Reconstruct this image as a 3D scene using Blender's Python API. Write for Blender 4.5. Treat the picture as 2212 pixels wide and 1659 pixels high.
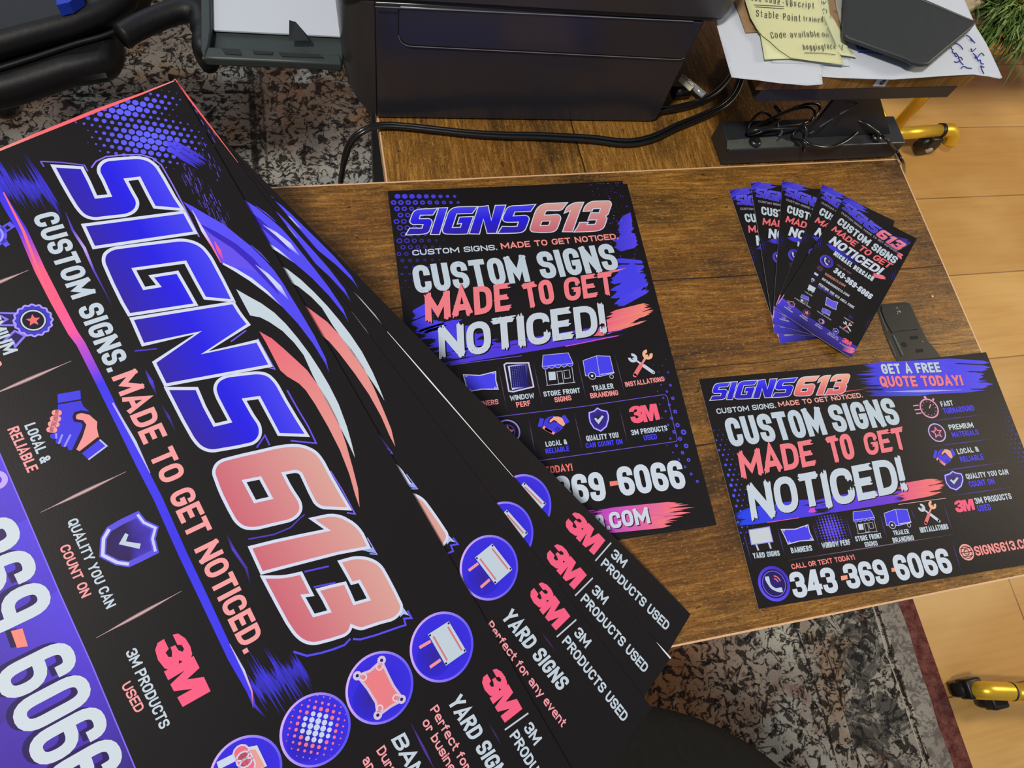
import bpy, bmesh, math, random
from mathutils import Vector, Matrix
from mathutils.geometry import delaunay_2d_cdt
for _o in list(bpy.data.objects):
    bpy.data.objects.remove(_o)
S = bpy.context.scene
COL = S.collection
PI = math.pi
Z0 = 0.75                                   # height of the desk top above the floor

# ------------------------------------------------------------------ camera, world, lights, exposure
cd = bpy.data.cameras.new('camera'); cam = bpy.data.objects.new('camera', cd); COL.objects.link(cam)
cd.sensor_width = 36.0; cd.lens = 36.0 * 1529.98 / 2212
cd.clip_start = 0.02
cam.location = (0, 0, Z0 + 0.5211); cam.rotation_euler = (0.3757, -0.1640, -0.1794)
S.camera = cam
w = bpy.data.worlds.new('room_light'); S.world = w; w.use_nodes = True
w.node_tree.nodes['Background'].inputs[0].default_value = (0.80, 0.86, 1.0, 1)
w.node_tree.nodes['Background'].inputs[1].default_value = 0.27

def area(name, loc, target, size, power, color, sy=None):
    l = bpy.data.lights.new(name, 'AREA'); l.energy = power; l.color = color
    l.shape = 'RECTANGLE' if sy else 'SQUARE'; l.size = size
    if sy: l.size_y = sy
    o = bpy.data.objects.new(name, l); COL.objects.link(o); o.location = loc
    o.rotation_euler = (Vector(target) - Vector(loc)).to_track_quat('-Z', 'Y').to_euler()
    return o
area('ceiling_lamp_light', (-0.74, -0.40, 3.1), (0.2, 0.2, 0.75), 0.28, 62, (1.0, 0.93, 0.84))
area('room_lamp_light', (2.35, 0.35, 1.75), (1.5, 0.45, 0.0), 0.5, 28, (1.0, 0.84, 0.60))
area('cool_rear_light', (-0.9, 2.3, 1.9), (0.2, 0.6, 0.6), 0.9, 10, (0.72, 0.82, 1.0), 1.2)  # cool soft light from the rear left; no window is modelled
S.view_settings.view_transform = 'Standard'; S.view_settings.look = 'None'
S.view_settings.exposure = -0.12; S.view_settings.gamma = 1.0; S.view_settings.use_curve_mapping = False

# ------------------------------------------------------------------ materials
def lin(c):
    return tuple(((v / 255) / 12.92 if v / 255 <= 0.04045 else ((v / 255 + 0.055) / 1.055) ** 2.4) for v in c[:3])
def rgba(c): return (*lin(c), 1.0)
def newmat(name):
    m = bpy.data.materials.new(name); m.use_nodes = True
    return m, m.node_tree.nodes, m.node_tree.links, m.node_tree.nodes['Principled BSDF']
def plain(name, c, rough=0.5, metal=0.0, spec=0.5, noise=0.0, scale=60, bump=0.0, coat=0.0, trans=0.0):
    m, N, L, b = newmat(name)
    b.inputs['Roughness'].default_value = rough; b.inputs['Metallic'].default_value = metal
    b.inputs['Specular IOR Level'].default_value = spec; b.inputs['Coat Weight'].default_value = coat
    b.inputs['Transmission Weight'].default_value = trans
    b.inputs['Base Color'].default_value = rgba(c)
    tc = N.new('ShaderNodeTexCoord'); nz = N.new('ShaderNodeTexNoise'); nz.inputs['Scale'].default_value = scale
    nz.inputs['Detail'].default_value = 4; L.new(tc.outputs['Object'], nz.inputs['Vector'])
    mp = N.new('ShaderNodeMapRange'); L.new(nz.outputs['Fac'], mp.inputs['Value'])
    mp.inputs['To Min'].default_value = 1 - noise; mp.inputs['To Max'].default_value = 1 + noise
    mx = N.new('ShaderNodeMix'); mx.data_type = 'RGBA'; mx.blend_type = 'MULTIPLY'; mx.inputs[0].default_value = 1
    mx.inputs[6].default_value = rgba(c); L.new(mp.outputs[0], mx.inputs[7]); L.new(mx.outputs[2], b.inputs['Base Color'])
    if bump:
        bp = N.new('ShaderNodeBump'); bp.inputs['Strength'].default_value = bump; bp.inputs['Distance'].default_value = 0.001
        L.new(nz.outputs['Fac'], bp.inputs['Height']); L.new(bp.outputs[0], b.inputs['Normal'])
    return m
def ramp(N, stops):
    r = N.new('ShaderNodeValToRGB'); e = r.color_ramp.elements
    while len(e) < len(stops): e.new(0.5)
    for k, (p, c) in enumerate(stops): e[k].position = p; e[k].color = rgba(c)
    return r
def math_node(N, L, op, a, b=None, c=None):
    n = N.new('ShaderNodeMath'); n.operation = op
    for i, v in enumerate((a, b, c)):
        if v is None: continue
        if isinstance(v, (int, float)): n.inputs[i].default_value = v
        else: L.new(v, n.inputs[i])
    return n.outputs[0]
def mixc(N, L, f, a, b, mode='MIX'):
    n = N.new('ShaderNodeMix'); n.data_type = 'RGBA'; n.blend_type = mode
    for s, v in ((0, f), (6, a), (7, b)):
        if isinstance(v, tuple): n.inputs[s].default_value = rgba(v)
        elif isinstance(v, (int, float)): n.inputs[s].default_value = v
        else: L.new(v, n.inputs[s])
    return n.outputs[2]
def noise(N, L, vec, scale, detail=4, rough=0.5, dist=0.0):
    n = N.new('ShaderNodeTexNoise'); n.inputs['Scale'].default_value = scale; n.inputs['Detail'].default_value = detail
    n.inputs['Roughness'].default_value = rough; n.inputs['Distortion'].default_value = dist
    L.new(vec, n.inputs['Vector']); return n.outputs['Fac']
def mapping(N, L, vec, sc, loc=(0, 0, 0), rot=(0, 0, 0)):
    n = N.new('ShaderNodeMapping'); n.inputs['Scale'].default_value = sc; n.inputs['Location'].default_value = loc
    n.inputs['Rotation'].default_value = rot; L.new(vec, n.inputs['Vector']); return n.outputs[0]
def maprange(N, L, v, a, b, c=0.0, d=1.0):
    n = N.new('ShaderNodeMapRange'); L.new(v, n.inputs['Value'])
    for k, x in zip(('From Min', 'From Max', 'To Min', 'To Max'), (a, b, c, d)): n.inputs[k].default_value = x
    return n.outputs[0]

def rustic_wood(name, along_x, seed, seams=(), bright=1.0, smoke=0.84):
    """printed rustic plank laminate: fine grain, dark smoky patches, knots and dark cracks between the planks"""
    m, N, L, b = newmat(name)
    g = N.new('ShaderNodeNewGeometry').outputs['Position']
    rot = (0, 0, 0) if along_x else (0, 0, PI / 2)
    p = mapping(N, L, g, (1, 1, 1), (seed, seed * 0.37, 0), rot)
    warp = noise(N, L, mapping(N, L, p, (3, 9, 1)), 1.0, 3)
    sep = N.new('ShaderNodeSeparateXYZ'); L.new(p, sep.inputs[0])
    y = math_node(N, L, 'ADD', sep.outputs['Y'], math_node(N, L, 'MULTIPLY', math_node(N, L, 'SUBTRACT', warp, 0.5), 0.03))
    cb = N.new('ShaderNodeCombineXYZ'); L.new(sep.outputs['X'], cb.inputs[0]); L.new(y, cb.inputs[1])
    q = cb.outputs[0]
    grain = noise(N, L, mapping(N, L, q, (26, 330, 1)), 1.0, 5, 0.7)
    fine = noise(N, L, mapping(N, L, q, (150, 1400, 1)), 1.0, 3, 0.6)
    blot = noise(N, L, mapping(N, L, q, (6, 13, 1)), 1.0, 7, 0.72)
    tone = noise(N, L, mapping(N, L, q, (1.6, 7, 1), (4, 2, 0)), 1.0, 3)
    c = ramp(N, [(0.25, (82, 58, 26)), (0.5, (142, 108, 54)), (0.75, (202, 166, 100))]); L.new(grain, c.inputs[0])
    col = c.outputs[0]
    col = mixc(N, L, maprange(N, L, tone, 0.35, 0.65), mixc(N, L, 1.0, col, (206, 176, 140), 'MULTIPLY'), mixc(N, L, 1.0, col, (255, 236, 196), 'MULTIPLY'))
    col = mixc(N, L, maprange(N, L, blot, 0.46, 0.64, 0, smoke), col, (46, 33, 20))
    col = mixc(N, L, maprange(N, L, fine, 0.54, 0.70, 0, 0.65), col, (40, 24, 14))
    spots = noise(N, L, mapping(N, L, p, (120, 190, 1), (9, 3, 0)), 1.0, 3, 0.6)
    col = mixc(N, L, maprange(N, L, spots, 0.66, 0.72, 0, 0.85), col, (28, 17, 10))
    fleck = noise(N, L, mapping(N, L, q, (420, 900, 1), (3, 1, 0)), 1.0, 3, 0.7)
    col = mixc(N, L, maprange(N, L, fleck, 0.52, 0.66, 0, 0.6), col, (36, 24, 14))
    lite = noise(N, L, mapping(N, L, q, (260, 620, 1), (8, 6, 0)), 1.0, 3, 0.7)
    col = mixc(N, L, maprange(N, L, lite, 0.56, 0.70, 0, 0.32), col, (214, 176, 104))
    kn = N.new('ShaderNodeTexVoronoi'); kn.inputs['Scale'].default_value = 1.0; L.new(mapping(N, L, q, (6.5, 9.5, 1), (seed, 2, 0)), kn.inputs['Vector'])
    kd = math_node(N, L, 'ADD', kn.outputs['Distance'], math_node(N, L, 'MULTIPLY', math_node(N, L, 'SUBTRACT', blot, 0.5), 0.35))
    col = mixc(N, L, maprange(N, L, kd, 0.20, 0.08, 0, smoke * 0.8), col, (50, 30, 20))
    dots = N.new('ShaderNodeTexVoronoi'); dots.inputs['Scale'].default_value = 17; L.new(g, dots.inputs['Vector'])
    col = mixc(N, L, maprange(N, L, dots.outputs['Distance'], 0.022, 0.016, 0, 0.8), col, (225, 205, 170))
    h = grain
    for s, hw in seams:
        d = math_node(N, L, 'ABSOLUTE', math_node(N, L, 'SUBTRACT', y, s))
        f = maprange(N, L, d, hw, hw * 0.35)
        col = mixc(N, L, math_node(N, L, 'MULTIPLY', f, 0.9), col, (20, 12, 8))
    if bright != 1.0: col = mixc(N, L, 1.0, col, tuple(int(255 * bright) for _ in range(3)), 'MULTIPLY')
    L.new(col, b.inputs['Base Color'])
    b.inputs['Roughness'].default_value = 0.42; b.inputs['Specular IOR Level'].default_value = 0.35
    bp = N.new('ShaderNodeBump'); bp.inputs['Strength'].default_value = 0.25; bp.inputs['Distance'].default_value = 0.0006
    L.new(fine, bp.inputs['Height']); L.new(bp.outputs[0], b.inputs['Normal'])
    return m

def rug_material():
    m, N, L, b = newmat('rug_pile')
    g = N.new('ShaderNodeNewGeometry').outputs['Position']
    sep = N.new('ShaderNodeSeparateXYZ'); L.new(g, sep.inputs[0])
    wv = noise(N, L, mapping(N, L, g, (5, 5, 1)), 1.0, 3)
    X = math_node(N, L, 'ADD', sep.outputs['X'], math_node(N, L, 'MULTIPLY', math_node(N, L, 'SUBTRACT', wv, 0.5), 0.02))
    Y = math_node(N, L, 'ADD', sep.outputs['Y'], math_node(N, L, 'MULTIPLY', math_node(N, L, 'SUBTRACT', wv, 0.5), 0.02))
    big = noise(N, L, mapping(N, L, g, (2.2, 2.2, 1), (1, 5, 0)), 1.0, 3, 0.6)
    mid = noise(N, L, mapping(N, L, g, (7, 7, 1), (7, 2, 0)), 1.0, 4, 0.6)
    base = ramp(N, [(0.36, (96, 78, 62)), (0.46, (132, 118, 108)), (0.56, (168, 162, 154)), (0.68, (206, 206, 194))]); L.new(big, base.inputs[0])
    col = base.outputs[0]
    yb_ = maprange(N, L, Y, 1.02, 1.20)
    yb_ = math_node(N, L, 'MULTIPLY', yb_, 0.6)
    col = mixc(N, L, yb_, col, (110, 84, 62))
    lf_ = math_node(N, L, 'MULTIPLY', math_node(N, L, 'MULTIPLY', maprange(N, L, X, 0.66, 0.50), maprange(N, L, Y, 0.2, 0.0)), 0.85)
    col = mixc(N, L, lf_, col, (138, 88, 46))
    lt_ = math_node(N, L, 'MULTIPLY', math_node(N, L, 'MULTIPLY', maprange(N, L, Y, 1.05, 0.98), maprange(N, L, Y, 0.7, 0.85)), 0.7)
    col = mixc(N, L, lt_, col, (216, 212, 200))
    pink = noise(N, L, mapping(N, L, g, (9, 9, 1), (3, 9, 0)), 1.0, 4, 0.65)
    col = mixc(N, L, maprange(N, L, pink, 0.60, 0.66, 0, 0.7), col, (128, 84, 76))
    tan = noise(N, L, mapping(N, L, g, (6, 6, 1), (13, 4, 0)), 1.0, 3, 0.6)
    col = mixc(N, L, maprange(N, L, tan, 0.57, 0.66, 0, 0.6), col, (150, 112, 70))
    mot = noise(N, L, mapping(N, L, g, (15, 15, 1), (4, 4, 0)), 1.0, 5, 0.7, 0.8)
    grd = math_node(N, L, 'MULTIPLY', math_node(N, L, 'GREATER_THAN', X, 0.736), math_node(N, L, 'LESS_THAN', X, 0.778))
    col = mixc(N, L, math_node(N, L, 'MULTIPLY', grd, maprange(N, L, mot, 0.56, 0.40, 0, 0.75)), col, (160, 142, 128))
    wht = noise(N, L, mapping(N, L, g, (5, 5, 1), (21, 3, 0)), 1.0, 3, 0.6)
    col = mixc(N, L, math_node(N, L, 'MULTIPLY', maprange(N, L, wht, 0.54, 0.62, 0, 0.75), math_node(N, L, 'LESS_THAN', X, 0.735)), col, (176, 180, 176))
    # scrolling black motifs of the worn oriental pattern
    vein = noise(N, L, mapping(N, L, g, (30, 30, 1)), 1.0, 2, 0.5, 1.2)
    line = math_node(N, L, 'ABSOLUTE', math_node(N, L, 'SUBTRACT', vein, 0.5))
    worn = noise(N, L, mapping(N, L, g, (70, 70, 1)), 1.0, 4, 0.7)
    f = math_node(N, L, 'MULTIPLY', maprange(N, L, line, 0.050, 0.024), maprange(N, L, worn, 0.43, 0.50))
    col = mixc(N, L, math_node(N, L, 'MULTIPLY', f, 0.92), col, (26, 22, 22))
    blob = noise(N, L, mapping(N, L, g, (46, 46, 1), (2, 8, 0)), 1.0, 4, 0.66, 0.6)
    col = mixc(N, L, maprange(N, L, blob, 0.52, 0.57, 0, 0.9), col, (30, 26, 26))
    bord = math_node(N, L, 'MULTIPLY', math_node(N, L, 'GREATER_THAN', X, 0.780), math_node(N, L, 'LESS_THAN', X, 0.896))
    col = mixc(N, L, math_node(N, L, 'MULTIPLY', bord, maprange(N, L, mot, 0.46, 0.54, 0, 0.8)), col, (46, 46, 48))
    # straight border lines and the red overlocked edge on the right side
    for x0, hw, c, k in ((0.905, 0.0030, (40, 34, 32), 0.9), (0.898, 0.0016, (212, 204, 190), .8), (0.735, 0.0028, (34, 30, 30), 0.9), (0.778, 0.0022, (40, 36, 34), 0.75), (-0.150, 0.0085, (34, 30, 28), 0.85), (-0.128, 0.0035, (36, 32, 30), 0.7)):
        d = math_node(N, L, 'ABSOLUTE', math_node(N, L, 'SUBTRACT', X, x0))
        fl = math_node(N, L, 'MULTIPLY', maprange(N, L, d, hw, hw * 0.6), math_node(N, L, 'MULTIPLY', maprange(N, L, worn, 0.38, 0.46), k))
        col = mixc(N, L, fl, col, c)
    for y0, hw in ((1.045, 0.006), (1.19, 0.005)):
        d = math_node(N, L, 'ABSOLUTE', math_node(N, L, 'SUBTRACT', Y, y0))
        fl = math_node(N, L, 'MULTIPLY', maprange(N, L, d, hw, hw * 0.6), math_node(N, L, 'MULTIPLY', maprange(N, L, worn, 0.40, 0.48), math_node(N, L, 'LESS_THAN', X, -0.145)))
        col = mixc(N, L, fl, col, (34, 30, 28))
    strip = math_node(N, L, 'MULTIPLY', math_node(N, L, 'GREATER_THAN', X, 0.912), 0.55)
    col = mixc(N, L, strip, col, mixc(N, L, mid, (96, 90, 86), (196, 190, 184)))
    red = math_node(N, L, 'GREATER_THAN', X, 0.952)
    col = mixc(N, L, red, col, mixc(N, L, maprange(N, L, worn, 0.3, 0.7), (84, 34, 34), (150, 98, 92)))
    pile = noise(N, L, mapping(N, L, g, (420, 420, 1)), 1.0, 3, 0.7)
    col = mixc(N, L, 1.0, col, mixc(N, L, pile, (150, 150, 150), (255, 255, 255)), 'MULTIPLY')
    L.new(col, b.inputs['Base Color']); b.inputs['Roughness'].default_value = 0.95; b.inputs['Specular IOR Level'].default_value = 0.1
    bp = N.new('ShaderNodeBump'); bp.inputs['Strength'].default_value = 0.6; bp.inputs['Distance'].default_value = 0.003
    L.new(pile, bp.inputs['Height']); L.new(bp.outputs[0], b.inputs['Normal'])
    return m

def parquet():
    m, N, L, b = newmat('oak_floor_boards')
    g = N.new('ShaderNodeNewGeometry').outputs['Position']
    br = N.new('ShaderNodeTexBrick'); L.new(mapping(N, L, g, (1, 1, 1), (0.08, 0.005, 0), (0, 0, 0.02)), br.inputs['Vector'])
    br.inputs['Scale'].default_value = 1; br.inputs['Brick Width'].default_value = 1.3; br.inputs['Row Height'].default_value = 0.215
    br.inputs['Mortar Size'].default_value = 0.0016; br.offset = 0.37
    br.inputs['Color1'].default_value = rgba((180, 138, 76)); br.inputs['Color2'].default_value = rgba((200, 160, 94)); br.inputs['Mortar'].default_value = rgba((118, 80, 38))
    gr = noise(N, L, mapping(N, L, g, (5, 70, 1)), 1.0, 5, 0.6)
    cl = noise(N, L, mapping(N, L, g, (3, 5, 1)), 1.0, 3)
    col = mixc(N, L, maprange(N, L, gr, 0.45, 0.75, 0, 0.45), br.outputs['Color'], (160, 112, 56))
    col = mixc(N, L, maprange(N, L, cl, 0.45, 0.7, 0, 0.4), col, (214, 182, 122))
    L.new(col, b.inputs['Base Color']); b.inputs['Roughness'].default_value = 0.38; b.inputs['Specular IOR Level'].default_value = 0.4
    return m

def print_material():
    """laminated digital print: ink colour per surface corner, satin film on top"""
    m, N, L, b = newmat('laminated_print')
    a = N.new('ShaderNodeVertexColor'); a.layer_name = 'ink'
    mx = N.new('ShaderNodeMix'); mx.data_type = 'RGBA'; mx.blend_type = 'MULTIPLY'; mx.inputs[0].default_value = 1; mx.inputs[7].default_value = (0.84, 0.88, 0.95, 1)   # film tint
    L.new(a.outputs['Color'], mx.inputs[6]); L.new(mx.outputs[2], b.inputs['Base Color'])
    tc = N.new('ShaderNodeTexCoord')
    nz = noise(N, L, tc.outputs['Object'], 900, 2)
    b.inputs['Roughness'].default_value = 0.42; b.inputs['Specular IOR Level'].default_value = 0.2
    bp = N.new('ShaderNodeBump'); bp.inputs['Strength'].default_value = 0.06; bp.inputs['Distance'].default_value = 0.0004
    L.new(nz, bp.inputs['Height']); L.new(bp.outputs[0], b.inputs['Normal'])
    return m
M = dict(
    highlight=plain('highlight_grey', (112, 114, 122), 0.3),
    ink=print_material(), core=plain('print_core', (226, 224, 220), 0.6, noise=0.04), wood_x=rustic_wood('plank_laminate_lengthwise', True, 1.3, [(0.5985 + 0.0, 0.0011), (0.748, 0.0010), (0.665, 0.0006)]),
    wood_y=rustic_wood('plank_laminate_crosswise', False, 2.1, [(1.0, 0.001)]), riser_wood=rustic_wood('riser_board_laminate', True, 5.2, (), 1.0, 0.25),
    edge=plain('light_edge_band', (206, 168, 130), 0.5, noise=0.1), rug=rug_material(), floor=parquet(),
    black_metal=plain('black_powder_coat', (38, 40, 44), 0.42, 0.0, 0.5, 0.12, 90, 0.1), dark_under=plain('dark_board_underside', (40, 34, 30), 0.8),
    printer=plain('black_printer_plastic', (44, 45, 52), 0.24, 0.0, 0.55, 0.05, 300, 0.05), printer_dark=plain('printer_seam', (10, 10, 12), 0.6),
    printer_side=plain('printer_side_plastic', (52, 50, 50), 0.34, 0.0, 0.5, 0.05, 300, 0.05),
    tray=plain('grey_green_tray_plastic', (50, 59, 57), 0.45, 0, 0.4, 0.15, 60), tray_dark=plain('dark_tray_recess', (22, 26, 27), 0.5),
    paper=plain('white_paper', (192, 199, 210), 0.85, 0, 0.2, 0.02), kraft=plain('brown_kraft_paper', (150, 122, 88), 0.85, 0, 0.2, 0.08),
    note=plain('yellow_note_paper', (202, 204, 158), 0.85, 0, 0.2, 0.03), note_pale=plain('pale_yellow_note_paper', (212, 215, 172), 0.85, 0, 0.2, 0.03),
    pencil=plain('grey_pencil_line', (58, 56, 52), 0.9), pen=plain('blue_pen_ink', (24, 40, 140), 0.6),
    leather=plain('black_wallet_leather', (44, 47, 49), 0.5, 0, 0.45, 0.12, 180, 0.3), chair=plain('black_chair_leather', (13, 13, 15), 0.52, 0, 0.4, 0.15, 120, 0.3),
    blue=plain('blue_cloth', (20, 60, 190), 0.6), cable=plain('black_cable_sheath', (20, 20, 22), 0.28, 0, 0.6),
    brass=plain('brushed_gold_metal', (232, 190, 58), 0.34, 0.6, 0.5, 0.08), caster=plain('black_caster_rubber', (14, 13, 13), 0.4), chrome=plain('clear_sleeve', (200, 205, 210), 0.15, 0.6),
    label=plain('cream_label', (214, 206, 186), 0.7), black_ink=plain('black_ink', (16, 16, 16), 0.6), steel=plain('dusty_metal', (84, 88, 84), 0.55, 0.2, 0.4, 0.3, 200),
    socket=plain('black_socket_plastic', (25, 26, 25), 0.45, 0, 0.4, 0.12, 200), slot=plain('socket_slot', (4, 4, 4), 0.8), white_dust=plain('chalky_smudge', (170, 172, 160), 0.9),
    grass=plain('green_grass_blades', (74, 104, 44), 0.6, 0, 0.3, 0.35, 40), grass_light=plain('pale_green_blades', (128, 150, 84), 0.6, 0, 0.3, 0.3, 40),
    stone=plain('beige_pebble', (170, 154, 128), 0.8, 0, 0.3, 0.15, 40), cart_wood=plain('orange_brown_board', (190, 122, 62), 0.5, 0, 0.4, 0.15, 12),
    stool=plain('dark_upholstery', (26, 25, 24), 0.9, 0, 0.15, 0.25, 160, 0.4), wall=plain('painted_wall', (196, 190, 178), 0.9), soil=plain('dry_moss', (96, 84, 62), 0.95, 0, .1, .3, 80))

# ------------------------------------------------------------------ object helpers
class MB:
    def __init__(s): s.v = []; s.f = []
    def add(s, vs, fs):
        n = len(s.v); s.v += [tuple(p) for p in vs]; s.f += [tuple(i + n for i in f) for f in fs]; return s
    def box(s, a, b, R=None):
        vs = [(x, y, z) for z in (a[2], b[2]) for y in (a[1], b[1]) for x in (a[0], b[0])]
        if R: vs = [R @ Vector(p) for p in vs]
        return s.add(vs, [(0, 2, 3, 1), (4, 5, 7, 6), (0, 1, 5, 4), (2, 6, 7, 3), (0, 4, 6, 2), (1, 3, 7, 5)])
    def prism(s, pts, z0, z1=None):
        """extrude a polygon (x,y or x,y,z points) between two heights"""
        n = len(pts); ar = sum(pts[i][0] * pts[(i + 1) % n][1] - pts[(i + 1) % n][0] * pts[i][1] for i in range(n))
        if ar < 0: pts = pts[::-1]
        vs = [(p[0], p[1], z0) for p in pts] + [(p[0], p[1], z1) for p in pts]
        return s.add(vs, [tuple(range(n - 1, -1, -1)), tuple(range(n, 2 * n))] + [(i, (i + 1) % n, n + (i + 1) % n, n + i) for i in range(n)])
    def tube(s, path, r, seg=12, caps=True, closed=False):
        path = [Vector(p) for p in path]; n = len(path); rings = []; up = Vector((0, 0, 1)); base = len(s.v)
        prev = None
        for i, p in enumerate(path):
            a = path[i - 1] if (i or closed) else p; b2 = path[(i + 1) % n] if (i < n - 1 or closed) else p
            t = (b2 - a).normalized()
            if prev is None:
                nn = t.cross(up); nn = t.cross(Vector((1, 0, 0))) if nn.length < 1e-3 else nn
            else: nn = prev - t * prev.dot(t)
            nn.normalize(); prev = nn; bb = t.cross(nn); rr = r[i] if isinstance(r, (list, tuple)) else r
            s.v += [tuple(p + (nn * math.cos(2 * PI * k / seg) + bb * math.sin(2 * PI * k / seg)) * rr) for k in range(seg)]
        for i in range(n if closed else n - 1):
            for k in range(seg):
                a = base + i * seg + k; b2 = base + i * seg + (k + 1) % seg; c = base + ((i + 1) % n) * seg + (k + 1) % seg; d = base + ((i + 1) % n) * seg + k
                s.f.append((a, b2, c, d))
        if caps and not closed:
            s.f.append(tuple(base + k for k in range(seg - 1, -1, -1))); s.f.append(tuple(base + (n - 1) * seg + k for k in range(seg)))
        return s
    def ball(s, c, r, seg=12, rings=8, sq=(1, 1, 1)):
        vs = [(c[0], c[1], c[2] + r * sq[2])]
        for i in range(1, rings):
            a = PI * i / rings
            vs += [(c[0] + r * sq[0] * math.sin(a) * math.cos(2 * PI * k / seg), c[1] + r * sq[1] * math.sin(a) * math.sin(2 * PI * k / seg), c[2] + r * sq[2] * math.cos(a)) for k in range(seg)]
        vs.append((c[0], c[1], c[2] - r * sq[2])); fs = []
        for k in range(seg):
            fs.append((0, 1 + k, 1 + (k + 1) % seg)); fs.append((len(vs) - 1, 1 + (rings - 2) * seg + (k + 1) % seg, 1 + (rings - 2) * seg + k))
            for i in range(rings - 2): fs.append((1 + i * seg + k, 1 + (i + 1) * seg + k, 1 + (i + 1) * seg + (k + 1) % seg, 1 + i * seg + (k + 1) % seg))
        return s.add(vs, fs)
def obj(name, mb, mat, parent=None, smooth=False, bevel=0, seg=2, sub=0):
    me = bpy.data.meshes.new(name); me.from_pydata(mb.v, [], mb.f); me.update()
    bm = bmesh.new(); bm.from_mesh(me); bmesh.ops.recalc_face_normals(bm, faces=bm.faces); bm.to_mesh(me); bm.free()
    me.materials.append(mat); o = bpy.data.objects.new(name, me); COL.objects.link(o)
    if smooth: me.shade_smooth()
    if bevel:
        m = o.modifiers.new('bevel', 'BEVEL'); m.width = bevel; m.segments = seg; m.limit_method = 'ANGLE'; m.angle_limit = 0.6
        me.shade_smooth(); me.set_sharp_from_angle(angle=0.7) if hasattr(me, 'set_sharp_from_angle') else None
    if sub: m = o.modifiers.new('sub', 'SUBSURF'); m.levels = m.render_levels = sub
    if parent: o.parent = parent; o.matrix_parent_inverse = parent.matrix_basis.inverted()
    return o
def tag(o, label=None, cat=None, group=None, kind=None):
    if label: o['label'] = label
    if cat: o['category'] = cat
    if group: o['group'] = group
    if kind: o['kind'] = kind
    return o
def thing(name, label, cat, loc=(0, 0, 0), group=None):
    o = bpy.data.objects.new(name, None); COL.objects.link(o); o.location = loc; o.empty_display_size = 0.05
    return tag(o, label, cat, group)
def smooth_path(P, k=8, closed=False):
    P = [Vector(p) for p in P]; n = len(P); out = []
    for i in range(n if closed else n - 1):
        p1, p2 = P[i], P[(i + 1) % n]
        p0 = P[(i - 1) % n] if (closed or i) else p1 * 2 - p2; p3 = P[(i + 2) % n] if (closed or i < n - 2) else p2 * 2 - p1
        for j in range(k):
            t = j / k
            out.append(0.5 * ((2 * p1) + (p2 - p0) * t + (2 * p0 - 5 * p1 + 4 * p2 - p3) * t * t + (3 * p1 - p0 - 3 * p2 + p3) * t ** 3))
    if not closed: out.append(P[-1])
    return out
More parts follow.
